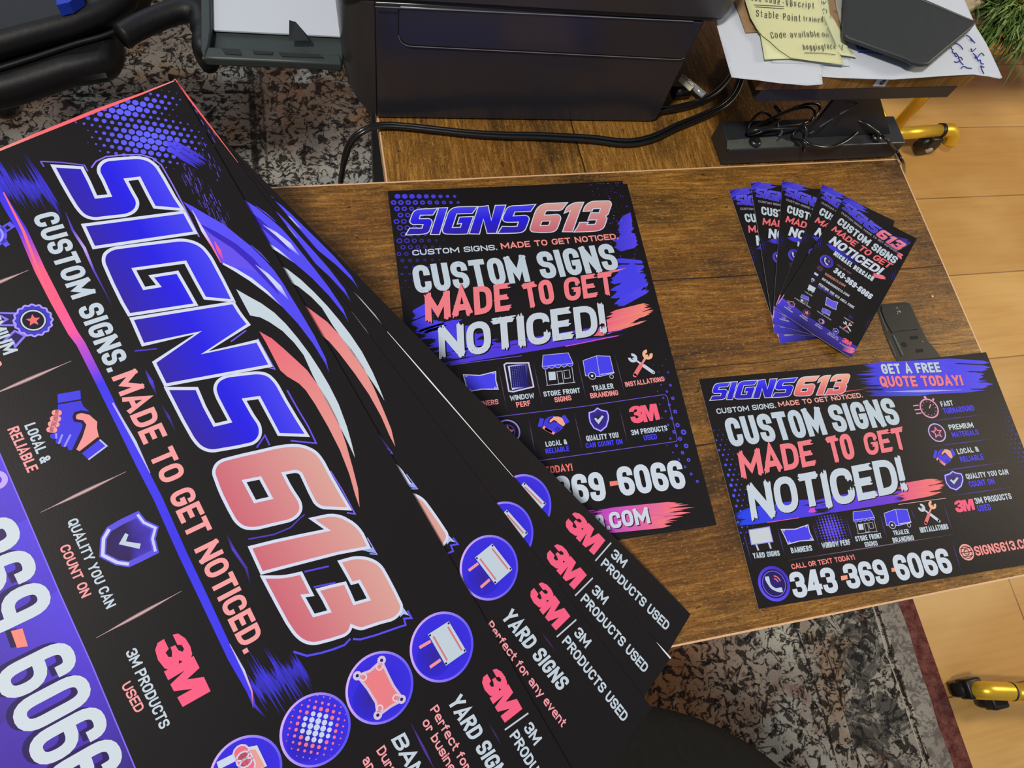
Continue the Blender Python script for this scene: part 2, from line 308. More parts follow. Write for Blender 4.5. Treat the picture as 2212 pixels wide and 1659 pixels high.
# ------------------------------------------------------------------ lettering: stroke skeletons in a 0..1 box ('r' rounds a corner)
GL = {
'A': '0,0 .5,1.06 1,0|.18,.27 .82,.27', 'B': '0,.5 0,1 1,1r 1,.52r 0,.52|0,.52 1,.52r 1,0r 0,0 0,.5', 'C': '1,.76 1,1r 0,1r 0,0r 1,0r 1,.24',
'D': '0,.5 0,1 1,1r 1,0r 0,0 0,.5', 'E': '1,1 0,1 0,0 1,0|0,.5 .85,.5', 'F': '1,1 0,1 0,0|0,.5 .85,.5', 'G': '1,.78 1,1r 0,1r 0,0r 1,0r 1,.44 .72,.44',
'H': '0,0 0,1|1,0 1,1|0,.5 1,.5', 'I': '.5,0 .5,1', 'J': '1,1 1,0r 0,0r 0,.3', 'K': '0,0 0,1|0,.42 1,1|.34,.58 1,0', 'L': '0,1 0,0 1,0',
'M': '0,0 0,1|0,1 .5,.25 1,1|1,1 1,0', 'N': '0,0 0,1|0,1 1,0|1,0 1,1', 'O': '0,.5 0,1r 1,1r 1,0r 0,0r 0,.5', 'P': '0,0 0,1 1,1r 1,.45r 0,.45',
'Q': '0,.5 0,1r 1,1r 1,0r 0,0r 0,.5|.6,.2 1.05,-.1', 'R': '0,0 0,1 1,1r 1,.5r 0,.5|.45,.5 1,0', 'S': '1,.8 1,1r 0,1r 0,.54r 1,.48r 1,0r 0,0r 0,.2',
'T': '0,1 1,1|.5,1 .5,0', 'U': '0,1 0,0r 1,0r 1,1', 'V': '0,1 .5,-.06 1,1', 'W': '0,1 .22,0 .5,.8 .78,0 1,1', 'X': '0,0 1,1|0,1 1,0', 'Y': '0,1 .5,.45 1,1|.5,.5 .5,0', 'Z': '0,1 1,1 0,0 1,0',
'0': '0,.5 0,1r 1,1r 1,0r 0,0r 0,.5', '1': '.1,.85 .55,1 .55,0', '2': '0,.8 0,1r 1,1r 1,.6r 0,0 1,0', '3': '0,.82 0,1r 1,1r 1,.52r .5,.52|.5,.52 1,.52r 1,0r 0,0r 0,.18',
'4': '1,.26 0,.26 .62,1 .78,1|.78,1 .78,0', '5': '1,1 0,1 0,.58 1,.58r 1,0r 0,0r 0,.18', '6': '1,.84 1,1r 0,1r 0,0r 1,0r 1,.56r .2,.56', '7': '0,1 1,1 .4,0', '8': '0,.75 0,1r 1,1r 1,.53r 0,.53r 0,.75|0,.3 0,.53r 1,.53r 1,0r 0,0r 0,.3',
'9': '0,.16 0,0r 1,0r 1,1r 0,1r 0,.44r .8,.44', '-': '.1,.45 .9,.45', '.': '.5,0 .5,.02', '!': '.5,1 .5,.34|.5,0 .5,.03', '&': '1,0 .1,.78 .1,1r .8,1r .8,.66 0,.36 0,0r .75,0r 1,.38', '@': '.7,.3 .3,.3 .3,.7 .7,.7 .7,.3 1,.3 1,1r 0,1r 0,0r .9,0',
'/': '0,0 1,1', '|': '.5,-.1 .5,1.1', '"': '.3,1 .25,.75|.7,1 .65,.75', ',': '.5,.05 .3,-.2', "'": '.5,1 .5,.75',
'a': '0,.62 .1,.7 1,.7r 1,0|1,.4 0,.4r 0,0r 1,0', 'b': '0,1 0,0 1,0r 1,.7r 0,.7', 'c': '1,.58 1,.7r 0,.7r 0,0r 1,0r 1,.12', 'd': '1,1 1,0 0,0r 0,.7r 1,.7', 'e': '0,.36 1,.36 1,.7r 0,.7r 0,0r 1,0r',
'f': '.95,1 .4,1r .4,0|0,.68 .9,.68', 'g': '1,.7 0,.7r 0,0r 1,0|1,.7 1,-.3r 0,-.3', 'h': '0,1 0,0|0,.7 1,.7r 1,0', 'i': '.5,0 .5,.68|.5,.95 .5,.98', 'k': '0,0 0,1|0,.25 1,.7|.4,.42 1,0', 'l': '.5,1 .5,0',
'm': '0,0 0,.7 .5,.7r .5,0|.5,.7 1,.7r 1,0', 'n': '0,0 0,.7 1,.7r 1,0', 'o': '0,.35 0,.7r 1,.7r 1,0r 0,0r 0,.35', 'p': '0,-.3 0,.7 1,.7r 1,0r 0,0', 'r': '0,0 0,.7 .9,.7r .9,.55', 's': '1,.55 1,.7r 0,.7r 0,.35r 1,.35r 1,0r 0,0r 0,.15',
't': '.4,1 .4,0r .95,0|0,.7 .9,.7', 'u': '0,.7 0,0r 1,0r 1,.7|1,.7 1,0', 'v': '0,.7 .5,0 1,.7', 'w': '0,.7 .25,0 .5,.6 .75,0 1,.7', 'y': '0,.7 .5,.05|1,.7 .35,-.3', 'V2': ''}
WF = {'M': 1.32, 'W': 1.42, 'I': 0, 'i': 0, 'l': 0, '.': 0, '!': 0, "'": 0, ',': 0.2, '1': .62, ' ': .45, '-': .62, '&': 1.1, 'L': .88, 'E': .9, 'F': .88, 'T': .96, 'J': .9, '|': 0, 'A': 1.08, 'm': 1.45, 'w': 1.35, 'f': .72, 't': .72, 'r': .72, '@': 1.3, 'N': 1.04}
def parse(ch):
    out = []
    for st in GL[ch].split('|'):
        out.append([(float(a.split(',')[0]), float(a.split(',')[1].rstrip('r')), a.endswith('r')) for a in st.split()])
    return out
def skeleton(ch, w, t, h=1.0, R=None):
    """strokes of a glyph whose full ink box is w x h, for pen width t"""
    R = R if R is not None else w * 0.46
    res = []
    for st in parse(ch):
        P = [(t / 2 + x * max(w - t, 0.0), t / 2 + y * (h - t), r) for x, y, r in st]
        o = []
        for i, (x, y, r) in enumerate(P):
            if r and 0 < i < len(P) - 1 or (r and i == len(P) - 1 and False):
                a, b2 = Vector((P[i - 1][0], P[i - 1][1])), Vector((P[i + 1][0], P[i + 1][1])); c = Vector((x, y))
                da, db = (a - c), (b2 - c)
                la = min(R, da.length * (0.5 if P[i - 1][2] else 0.98)); lb = min(R, db.length * (0.5 if P[i + 1][2] else 0.98))
                if da.length < 1e-6 or db.length < 1e-6: o.append((x, y)); continue
                A = c + da.normalized() * la; B = c + db.normalized() * lb
                for k in range(6):
                    q = k / 5; p = A * (1 - q) ** 2 * 1.0 + c * 2 * q * (1 - q) + B * q * q; o.append((p.x, p.y))
            else: o.append((x, y))
        d = [o[0]]
        for p in o[1:]:
            if (Vector(p) - Vector(d[-1])).length > 1e-4: d.append(p)
        if len(d) == 1: d.append((d[0][0], d[0][1] + 1e-3))
        closed = (Vector(d[0]) - Vector(d[-1])).length < 1e-4 and len(d) > 3
        if closed: d = d[:-1]
        res.append((d, closed))
    return res
def stroke_quads(d, closed, t, cap=True):
    P = [Vector(p) for p in d]; n = len(P)
    if not closed and cap:
        P[0] = P[0] + (P[0] - P[1]).normalized() * t / 2; P[-1] = P[-1] + (P[-1] - P[-2]).normalized() * t / 2
    Lf, Rt = [], []
    for i in range(n):
        a = P[i - 1] if (i or closed) else None; b2 = P[(i + 1) % n] if (i < n - 1 or closed) else None
        t1 = (P[i] - a).normalized() if a is not None else None; t2 = (b2 - P[i]).normalized() if b2 is not None else None
        if t1 is None: t1 = t2
        if t2 is None: t2 = t1
        n1 = Vector((-t1.y, t1.x)); n2 = Vector((-t2.y, t2.x)); m = n1 + n2
        if m.length < 0.3: m = n1
        m.normalize(); k = (t / 2) / max(m.dot(n1), 0.42)
        Lf.append(P[i] + m * k); Rt.append(P[i] - m * k)
    qs = []
    for i in range(n if closed else n - 1):
        j = (i + 1) % n; qs.append([tuple(Lf[i]), tuple(Rt[i]), tuple(Rt[j])]); qs.append([tuple(Lf[i]), tuple(Rt[j]), tuple(Lf[j])])
    return qs
def cdt(polys, holes=(), cuts=()):
    vs, fs, es = [], [], []
    for p in list(polys) + list(holes):
        n = len(vs); q = []
        for a in p:
            if not q or abs(a[0] - q[-1][0]) + abs(a[1] - q[-1][1]) > 1e-6: q.append(a)
        ar = sum(q[i - 1][0] * q[i][1] - q[i][0] * q[i - 1][1] for i in range(len(q))) if len(q) > 2 else 0
        if abs(ar) < 1e-7: continue
        if ar < 0: q = q[::-1]
        vs += [Vector((a[0], a[1])) for a in q]; fs.append(list(range(n, n + len(q))))
    nh = len(fs) - len(holes)
    for a, b2 in cuts:
        n = len(vs); vs += [Vector(a), Vector(b2)]; es.append((n, n + 1))
    V, E_, Fc, ov, oe, of = delaunay_2d_cdt(vs, es, fs, 0, 1e-5)
    out = []
    for f, o in zip(Fc, of):
        if o and not any(k >= nh for k in o): out.append(tuple(f))
    return [(v.x, v.y) for v in V], out
def split_tris(V, F, ys):
    """cut triangles along horizontal lines so that a gradient can change slope there"""
    V = list(V)
    for y0 in ys:
        out = []
        for f in F:
            for side in (1, -1):
                P = []
                for i in range(len(f)):
                    a, b = V[f[i]], V[f[(i + 1) % len(f)]]; da, db = (a[1] - y0) * side, (b[1] - y0) * side
                    if da >= 0: P.append(a)
                    if da * db < 0: t = da / (da - db); P.append((a[0] + (b[0] - a[0]) * t, a[1] + (b[1] - a[1]) * t))
                if len(P) > 2 and any((p[1] - y0) * side > 1e-9 for p in P): n = len(V); V += P; out.append(tuple(range(n, n + len(P))))
        F = out
    return V, F
_cache = {}
def glyph(ch, w, t, h=1.0, brush=0):
    key = (ch, round(w, 2), round(t, 3), h, brush)
    if key not in _cache:
        qs = []; rnd = random.Random(hash((ord(ch[0]), brush)) & 0xffff)
        for d, cl in skeleton(ch, key[1], t, h):
            if not brush: qs += stroke_quads(d, cl, t)
            else:
                tt = t * rnd.uniform(0.9, 1.12)
                if not cl:     # ragged dry-brush ends: several bristles overrun the stroke
                    for end, nxt in ((0, 1), (-1, -2)):
                        a, b2 = Vector(d[end]), Vector(d[nxt]); u = (a - b2).normalized(); nn = Vector((-u.y, u.x)); k = 5
                        for j in range(k):
                            o = nn * tt * ((j + 0.5) / k - 0.5); e = rnd.uniform(0.25, 1.25) * t * 0.62; hw = tt / k * 0.62
                            qs.append([tuple(a + o - nn * hw - u * 0.05), tuple(a + o - nn * hw + u * e * 0.6), tuple(a + o + u * e), tuple(a + o + nn * hw + u * e * 0.7), tuple(a + o + nn * hw - u * 0.05)])
                qs += stroke_quads(d, cl, tt, cap=False)
        _cache[key] = cdt(qs)
    return _cache[key]

WHITE = (196, 210, 220); CORAL = (238, 122, 124); SALMON = (236, 152, 144); BLUE = (66, 58, 236); INK = (26, 22, 24); PURPLE = (96, 70, 214); LILAC = (196, 170, 240); PINK = (250, 98, 134)
def fade(c, k, base=INK): return tuple(base[i] + (c[i] - base[i]) * k for i in range(3))

class Art:
    """printed artwork in sheet millimetres: x along the reading direction, y downwards; a few hundredths of a millimetre of ink per layer"""
    def __init__(s): s.v, s.f, s.c = [], [], []
    def tris(s, V, Fc, col, layer):
        n = len(s.v); z = 0.03 * layer
        s.v += [(x, y, z) for x, y in V]; s.f += [tuple(i + n for i in f) for f in Fc]
        s.c += [col(x, y) if callable(col) else col for x, y in V]
    def poly(s, pts, col, layer=1, holes=(), cuts=()):
        V, Fc = cdt([pts], holes, cuts); s.tris(V, Fc, col, layer)
    def polys(s, P, col, layer=1):
        if P: V, Fc = cdt(P); s.tris(V, Fc, col, layer)
    def quadc(s, pts, cols, layer=1):
        n = len(s.v); s.v += [(p[0], p[1], 0.03 * layer) for p in pts]; s.f.append(tuple(range(n, n + len(pts)))); s.c += list(cols)
    def line(s, pts, wd, col, layer=2, closed=False):
        s.polys(stroke_quads(pts, closed, wd, cap=False), col, layer)
    def taper(s, pts, wd, cols, layer=2):
        """polyline with a width and a colour at every point"""
        P = [Vector(p) for p in pts]; n = len(P); wd = wd if isinstance(wd, (list, tuple)) else [wd] * n; cols = cols if isinstance(cols, list) else [cols] * n
        Lf, Rt = [], []
        for i in range(n):
            t = (P[min(i + 1, n - 1)] - P[max(i - 1, 0)]).normalized(); nn = Vector((-t.y, t.x)) * wd[i] / 2; Lf.append(P[i] + nn); Rt.append(P[i] - nn)
        for i in range(n - 1):
            s.quadc([Lf[i], Rt[i], Rt[i + 1], Lf[i + 1]], [cols[i], cols[i], cols[i + 1], cols[i + 1]], layer)
    def lens(s, a, b, wd, col, layer=2, edge=None):
        a, b = Vector(a), Vector(b); K = 8; P = [a.lerp(b, k / K) for k in range(K + 1)]
        s.taper(P, [wd * max(0.12, math.sin(PI * k / K) ** 1.6) for k in range(K + 1)], [fade(col, 0.35 + 0.65 * math.sin(PI * k / K)) if edge is None else edge for k in range(K + 1)], layer)
    def disc(s, c, r, col, layer=1, seg=24, col2=None, ry=None, rot=0):
        ry = ry or r; n = len(s.v); cr, sr = math.cos(rot), math.sin(rot)
        pts = [(c[0], c[1])] + [(c[0] + r * math.cos(2 * PI * k / seg) * cr - ry * math.sin(2 * PI * k / seg) * sr, c[1] + r * math.cos(2 * PI * k / seg) * sr + ry * math.sin(2 * PI * k / seg) * cr) for k in range(seg)]
        s.v += [(p[0], p[1], 0.03 * layer) for p in pts]; s.c += [col] + [col2 or col] * seg
        s.f += [(n, n + 1 + k, n + 1 + (k + 1) % seg) for k in range(seg)]
    def ring(s, c, r, wd, col, layer=2, seg=32, col2=None, a0=0, a1=2 * PI):
        full = abs(a1 - a0 - 2 * PI) < 1e-6
        for k in range(seg):
            A, B = a0 + (a1 - a0) * k / seg, a0 + (a1 - a0) * (k + 1) / seg
            f = lambda a: tuple(col[i] + ((col2 or col)[i] - col[i]) * (0.5 + 0.5 * math.cos(a + 0.8)) for i in range(3))
            s.quadc([(c[0] + (r - wd / 2) * math.cos(A), c[1] + (r - wd / 2) * math.sin(A)), (c[0] + (r + wd / 2) * math.cos(A), c[1] + (r + wd / 2) * math.sin(A)), (c[0] + (r + wd / 2) * math.cos(B), c[1] + (r + wd / 2) * math.sin(B)), (c[0] + (r - wd / 2) * math.cos(B), c[1] + (r - wd / 2) * math.sin(B))], [f(A), f(A), f(B), f(B)], layer)
    def text(s, txt, P, col, wt=0.185, gap=0.085, slant=0.0, layer=4, brush=0, wcell=None, shade=None, outline=None, worn=0, hscale=1.0):
        """P = baseline start, baseline end, top of the first letter; the letters are fitted to that length"""
        a, b, tp = (Vector(p) for p in P); X = b - a; Lx = X.length; u = X / Lx; up = Vector((u.y, -u.x)); H = (tp - a).dot(up) * hscale
        W = Lx / H; F_ = sum(WF.get(c, 1.0) for c in txt); n = len(txt)
        fixed = sum(wt for c in txt if c in "Iil.!'|") + gap * (n - 1)
        w = (W - fixed - slant * 0.9) / F_ if wcell is None else wcell
        w = max(w, wt * 1.25); x = 0.0; r = random.Random(len(txt) * 7 + ord(txt[0]))
        for c in txt:
            cw = wt if c in "Iil.!'|" else WF.get(c, 1.0) * w
            if c != ' ':
                V, Fc = glyph(c, cw, wt, 1.0, brush * (1 + r.randrange(3)) if brush else 0)
                cw = wt if c in "Iil.!'|" else cw
                jy = r.uniform(-0.03, 0.03) if brush else 0
                f = lambda px, py, x=x, jy=jy: a + u * ((x + px + slant * py) * H) + up * ((py + jy) * H)
                G = [tuple(f(px, py)) for px, py in V]
                if shade: s.tris([(g[0] + shade[0], g[1] + shade[1]) for g in G], Fc, shade[2], layer - 1)
                if callable(col): n0 = len(s.v); s.v += [(g[0], g[1], 0.03 * layer) for g in G]; s.f += [tuple(i + n0 for i in q) for q in Fc]; s.c += [col(py) for px, py in V]
                else: s.tris(G, Fc, col, layer)
                for k in range(worn):
                    px, py = r.uniform(0, cw), (r.uniform(-0.02, 0.22) if r.random() < 0.7 else r.uniform(0.85, 1.02)); g = f(px, py); rr = H * r.uniform(0.004, 0.014)
                    s.quadc([(g[0] + rr * math.cos(q * 1.6 + px * 9), g[1] + rr * r.uniform(.5, 1.6) * math.sin(q * 1.6 + px * 9)) for q in range(4)], [INK] * 4, layer + 1)
            x += cw + gap
    def streaks(s, p0, p1, q0, q1, n, colA, colB, layer=1, seed=1, over=0.25, dens=0.85, thick=1.5):
        """dry brush: n bristle strokes from side p0-p1 to side q0-q1 with ragged ends"""
        r = random.Random(seed); p0, p1, q0, q1 = (Vector(p) for p in (p0, p1, q0, q1)); P = []
        for i in range(n):
            if r.random() > dens: continue
            t = (i + 0.5) / n; h = thick / n / 2; a, b = p0.lerp(p1, t), q0.lerp(q1, t); d = b - a; e = 1 - abs(2 * t - 1) ** 2 * 0.35
            a2 = a - d * r.uniform(-0.12, over) * e; b2 = b + d * (r.uniform(-0.25, over)) * e
            wa = (p1 - p0) * h; wb = (q1 - q0) * h; m = a2.lerp(b2, 0.5)
            ca = lambda g: tuple(colA[k] + (colB[k] - colA[k]) * g for k in range(3))
            x1, x2 = a2.lerp(b2, 0.10 + r.random() * 0.12), b2.lerp(a2, 0.10 + r.random() * 0.16)
            z = layer + (i % 3) * 0.2
            s.quadc([a2, x1 - wa, x1 + wa], [ca(0)] * 3, z)
            s.quadc([x1 - wa, x2 - wb, x2 + wb, x1 + wa], [ca(0.1), ca(0.9), ca(0.9), ca(0.1)], z)
            s.quadc([x2 - wb, b2, x2 + wb], [ca(1)] * 3, z)
    def dots(s, o, e1, e2, ri, rj, rad, col, layer=1, ringk=0.0, seg=10, dark=INK, clip=None):
        for i in range(*ri):
            for j in range(*rj):
                x, y = o[0] + e1[0] * i + e2[0] * j, o[1] + e1[1] * i + e2[1] * j
                r = rad(x, y)
                if r < 0.12 or (clip and not (clip[0] + r < x < clip[1] - r and clip[2] + r < y < clip[3] - r)): continue
                c = col(x, y) if callable(col) else col
                s.disc((x, y), r, c, layer, seg)
                k = ringk(x, y) if callable(ringk) else ringk
                if k > 0: s.disc((x, y), r * k, dark, layer + 0.5, seg)
    def build(s, name, size, frame, x0=0.0, bend=None, cuts=(), thick=0.5, outline=None, base=INK):
        """one mesh: white-cored sheet with the artwork in its top face"""
        Wm, Hm = size; V, Fc, C = [], [], []
        out = outline or [(x0, 0), (Wm, 0), (Wm, Hm), (x0, Hm)]
        n = len(out)
        V += [(x, y, 0) for x, y in out] + [(x, y, -thick) for x, y in out] + [(x, y, 0) for x, y in out]; C += [(232, 228, 224)] * (2 * n) + [base] * n
        Fc += [tuple(range(2 * n, 3 * n)), tuple(range(2 * n - 1, n - 1, -1))] + [(i, (i + 1) % n, n + (i + 1) % n, n + i) for i in range(n)]
        m = len(V)
        for (x, y, z) in s.v: V.append((min(max(x, x0), Wm), min(max(y, -1.5), Hm), z))
        Fc += [tuple(i + m for i in f) for f in s.f if any(s.v[i][0] > x0 for i in f)]; C += s.c
        me = bpy.data.meshes.new(name); me.from_pydata([(x / 1000, -y / 1000, z / 1000) for x, y, z in V], [], Fc); me.update()
        ca = me.color_attributes.new('ink', 'FLOAT_COLOR', 'POINT')
        flatc = []
        for c in C: flatc += [*lin(c), 1.0]
        ca.data.foreach_set('color', flatc)
        bm = bmesh.new(); bm.from_mesh(me)
        up = [f for f in bm.faces if f.index >= n + 2 or f.index == 0]; bmesh.ops.delete(bm, geom=[f for f in bm.faces if f.calc_area() < 1e-13], context='FACES_ONLY')
        for f in bm.faces:
            f.normal_update()
            if f.normal.z < -0.5 and abs(f.calc_center_median().z + thick / 1000) > 1e-5: f.normal_flip()
        for co, no in cuts:
            bmesh.ops.bisect_plane(bm, geom=bm.verts[:] + bm.edges[:] + bm.faces[:], plane_co=(co[0] / 1000, -co[1] / 1000, 0), plane_no=(no[0], -no[1], 0), dist=1e-7)
        if bend:
            for v in bm.verts: v.co.z += bend(v.co.x * 1000, -v.co.y * 1000) / 1000
        bm.to_mesh(me); bm.free()
        me.materials.append(M['ink'])
        o = bpy.data.objects.new(name, me); COL.objects.link(o)
        place(o, frame); return o
def place(o, frame):
    O, u, v = (Vector(q) for q in frame); n = u.cross(-v)
    o.matrix_world = Matrix(((u.x, -v.x, n.x, O.x), (u.y, -v.y, n.y, O.y), (u.z, -v.z, n.z, O.z), (0, 0, 0, 1)))
    o.matrix_basis = o.matrix_world
def bbox(P): return min(p[0] for p in P), max(p[0] for p in P), min(p[1] for p in P), max(p[1] for p in P)
def fit(P, box, Q):
    """map points P with bounding box `box` (x0,x1,y0,y1) onto the corners Q = bottom-left, bottom-right, top-left"""
    x0, x1, y0, y1 = box; a, b, c = (Vector(q) for q in Q)
    return [tuple(a + (b - a) * ((p[0] - x0) / (x1 - x0)) + (c - a) * ((y1 - p[1]) / (y1 - y0))) for p in P]
# ------------------------------------------------------------------ shared pictures, traced once and fitted wherever a print repeats them
LOGO = dict(
    S1=[(18.6,80.7),(24.2,68.3),(32.8,68.8),(42.0,69.8),(43.6,63.1),(34.5,62.1),(28.7,61.9),(25.6,59.5),(24.0,55.4),(25.6,48.4),(28.1,39.1),(30.8,35.1),(35.4,32.7),(44.1,32.5),(56.2,32.7),(64.7,32.2),(57.9,45.4),(49.9,45.1),(39.5,44.5),(38.0,51.3),(45.6,51.6),(52.3,51.7),(56.2,55.2),(57.1,60.5),(54.9,68.8),(53.0,76.7),(49.8,80.1),(44.8,81.2),(37.5,81.3),(27.5,81.1)],
    I=[(54.3,82.9),(66.2,32.3),(79.7,32.7),(67.7,84.2)],
    G=[(124.5,33.7),(110.6,32.8),(94.9,32.2),(86.7,33.9),(80.9,40.3),(76.0,58.8),(71.6,76.1),(72.8,81.1),(76.6,83.8),(89.3,85.3),(101.0,86.2),(108.8,86.3),(118.0,53.0),(108.2,52.8),(97.0,52.7),(93.7,66.1),(100.3,65.2),(98.5,72.6),(92.5,72.4),(86.5,72.1),(93.3,46.1),(104.4,46.6),(116.6,46.9)],
    N=[(111.3,86.3),(125.4,34.3),(133.1,34.1),(140.7,33.0),(144.9,62.4),(151.5,33.5),(167.9,34.1),(152.0,88.8),(138.1,87.8),(133.0,59.7),(126.8,88.1)],
    S2=[(153.9,89.3),(161.2,75.7),(172.2,77.1),(183.9,77.6),(186.1,69.5),(178.8,69.2),(169.9,68.7),(165.2,67.5),(162.3,63.9),(162.1,58.7),(165.0,50.9),(168.2,42.4),(171.8,38.0),(178.2,36.3),(190.4,36.7),(202.4,36.6),(214.3,36.2),(205.8,50.0),(194.4,49.5),(181.5,49.0),(178.7,56.8),(188.7,57.0),(196.4,56.5),(201.5,59.2),(203.5,64.1),(200.9,72.8),(196.1,86.2),(191.8,89.7),(185.9,90.8),(173.8,90.5)],
    D6=[(206.9,90.8),(203.9,87.6),(203.3,83.8),(206.1,73.5),(209.1,63.6),(211.3,55.9),(214.0,48.5),(218.2,41.6),(224.9,36.9),(231.4,35.9),(242.0,36.4),(253.3,36.5),(264.9,36.6),(254.1,52.1),(244.0,51.6),(231.6,50.4),(229.3,52.2),(226.9,58.9),(236.1,59.4),(245.9,58.9),(250.1,60.4),(252.2,63.9),(252.4,68.6),(249.2,77.8),(246.1,87.0),(242.4,92.0),(236.9,93.9),(228.7,93.6),(218.5,92.9)],
    D1=[(253.5,94.4),(257.9,81.4),(263.2,67.4),(268.5,53.7),(258.0,58.2),(263.1,44.6),(276.8,37.1),(290.7,38.2),(283.4,55.3),(276.8,74.1),(269.2,96.0)],
    D3=[(271.4,96.7),(278.0,87.0),(281.4,78.3),(288.8,78.8),(295.4,79.2),(293.0,83.7),(299.8,83.9),(305.9,84.1),(309.1,75.7),(301.5,75.2),(294.8,75.2),(297.5,67.9),(300.5,60.4),(306.9,61.0),(313.6,61.8),(316.6,53.5),(310.1,53.1),(304.4,53.0),(302.9,57.2),(295.2,57.0),(288.1,56.9),(291.0,48.3),(294.9,43.1),(299.7,39.4),(304.7,37.6),(312.0,37.7),(320.6,38.1),(331.6,38.9),(334.3,41.4),(335.2,46.8),(331.8,55.4),(328.5,65.6),(326.1,67.7),(323.4,69.4),(325.4,71.8),(325.7,75.3),(323.0,83.1),(319.4,91.9),(314.9,95.7),(309.0,97.6),(300.4,98.0),(289.6,97.6)])
def round_arcs(P, n=2):
    for _ in range(n):      # corner-cut the shallow turns only, so that arcs read as curves and real corners stay sharp
        out = []
        for i, p in enumerate(P):
            a, b, c = Vector(P[i - 1]), Vector(p), Vector(P[(i + 1) % len(P)]); t1, t2 = b - a, c - b
            if t1.length < .3 or t2.length < .3 or t1.angle(t2) > math.radians(58) or t1.angle(t2) < math.radians(6): out.append(tuple(b)); continue
            k = .25; l = min(t1.length, t2.length, 14.0); out += [tuple(b - t1.normalized() * l * k), tuple(b + t2.normalized() * l * k)]
        P = out
    return P
LOGO = {k: round_arcs(v) for k, v in LOGO.items()}
LOGO_HOLE = [(219.6,79.3),(222.5,71.0),(235.5,71.5),(232.7,79.9)]
_lp = [p for k in LOGO for p in LOGO[k]]
LOGO_BOX = bbox(_lp)
def logo(art, Q=None, layer=4, rim=1.0, rimc=(214, 220, 240), blues=((52, 34, 160), (38, 30, 228), (74, 70, 240)), reds=((206, 104, 118), (216, 138, 138), (220, 166, 154)), shadow=None):
    box = LOGO_BOX
    for k, P in LOGO.items():
        cols = reds if k[0] == 'D' else blues
        hole = LOGO_HOLE if k == 'D6' else None
        F_ = (lambda A: A) if Q is None else (lambda A: fit(A, box, Q))
        ys = [p[1] for p in P]; y0, y1 = min(ys), max(ys)
        def col(px, py, y0=y0, y1=y1, cols=cols):
            t = (y1 - py) / (y1 - y0); a, b, t2 = (cols[0], cols[1], t * 2) if t < 0.5 else (cols[1], cols[2], t * 2 - 1)
            return tuple(a[i] + (b[i] - a[i]) * min(max(t2, 0), 1) for i in range(3))
        ym = (y0 + y1) / 2
        V, Fc = cdt([P], [hole] if hole else []); V, Fc = split_tris(V, Fc, [ym])
        if shadow: art.tris(F_([(x + shadow[0], y + shadow[1]) for x, y in V]), Fc, shadow[2], layer - 1)
        art.v_from = len(art.v)
        c = [col(x, y) for x, y in V]; n = len(art.v)
        art.v += [(x, y, 0.03 * layer) for x, y in F_(V)]; art.f += [tuple(i + n for i in f) for f in Fc]; art.c += c
        art.line(F_(P), rim, rimc, layer + 1, closed=True)
        if hole: art.line(F_(hole), rim, rimc, layer + 1, closed=True)
M3 = [(181.4,218.1),(186.3,217.9),(187.9,224.9),(190.0,217.8),(195.8,217.7),(196.0,231.4),(192.0,231.8),(191.9,224.3),(189.5,232.0),(186.7,232.2),(184.6,224.0),(185.0,232.3),(181.5,232.4)]
M3b = [(171.0,222.6),(171.5,220.2),(174.3,218.2),(177.6,217.7),(180.5,218.3),(182.4,220.5),(182.0,222.9),(180.3,224.5),(182.1,225.8),(182.6,228.9),(180.6,231.6),(176.8,232.7),(173.1,232.0),(171.2,229.8),(171.0,226.7),(175.0,226.6),(175.7,228.5),(177.6,228.1),(178.1,226.7),(176.3,225.8),(174.7,225.6),(174.8,223.4),(177.0,223.1),(178.2,221.7),(177.5,220.6),(175.8,220.9),(175.1,222.5)]
def mark3m(art, Q, col=(250, 96, 132), layer=4):
    b = bbox(M3 + M3b); art.polys([fit(M3, b, Q), fit(M3b, b, Q)], col, layer)
HS = dict(cuff=[(95.8,219.5),(99.2,220.7),(96.6,228.0),(93.2,226.8)], hand=[(99.8,221.5),(102.8,219.5),(106.0,219.1),(108.5,219.2),(105.0,221.6),(102.4,224.2),(103.7,225.6),(106.6,223.9),(109.4,225.4),(114.2,230.0),(113.1,231.7),(110.5,233.2),(107.1,234.8),(105.1,234.3),(100.8,230.0),(97.4,227.5)],
          arm=[(106.9,219.7),(111.0,220.0),(114.3,221.8),(116.2,227.6),(114.8,229.3),(113.4,228.7),(109.5,225.0),(107.2,223.2),(104.5,225.2),(102.6,224.5),(103.7,222.0)], cuff2=[(114.1,220.0),(117.1,219.5),(120.0,225.9),(116.5,227.6)])
HSF = [[(100.1,228.4),(98.4,230.4)], [(101.6,229.7),(100.1,231.6)], [(103.4,231.1),(101.9,233.0)], [(105.2,232.5),(103.8,234.3)]]
HSL = [[(109.2,229.4),(111.2,232.3)], [(107.4,230.5),(109.2,233.3)]]
def handshake(art, Q, layer=3, skin=(244, 170, 150)):
    b = bbox(sum(HS.values(), [])); k = abs((Vector(Q[1]) - Vector(Q[0])).length) / (b[1] - b[0])
    for n_, c, l in (('cuff', (70, 62, 226), 0), ('hand', (66, 58, 222), 0), ('arm', skin, 0.6), ('cuff2', (70, 62, 226), 0)): art.poly(fit(HS[n_], b, Q), c, layer + l)
    for f in HSF: art.line(fit(f, b, Q), 4.4 * k, (246, 150, 146), layer + 0.8)
    for f in HSL: art.line(fit(f, b, Q), 1.0 * k, (36, 26, 110), layer + 0.9)
    art.line(fit(HS['arm'][6:] + HS['arm'][:1], b, Q), 0.9 * k, (36, 24, 70), layer + 1.0)
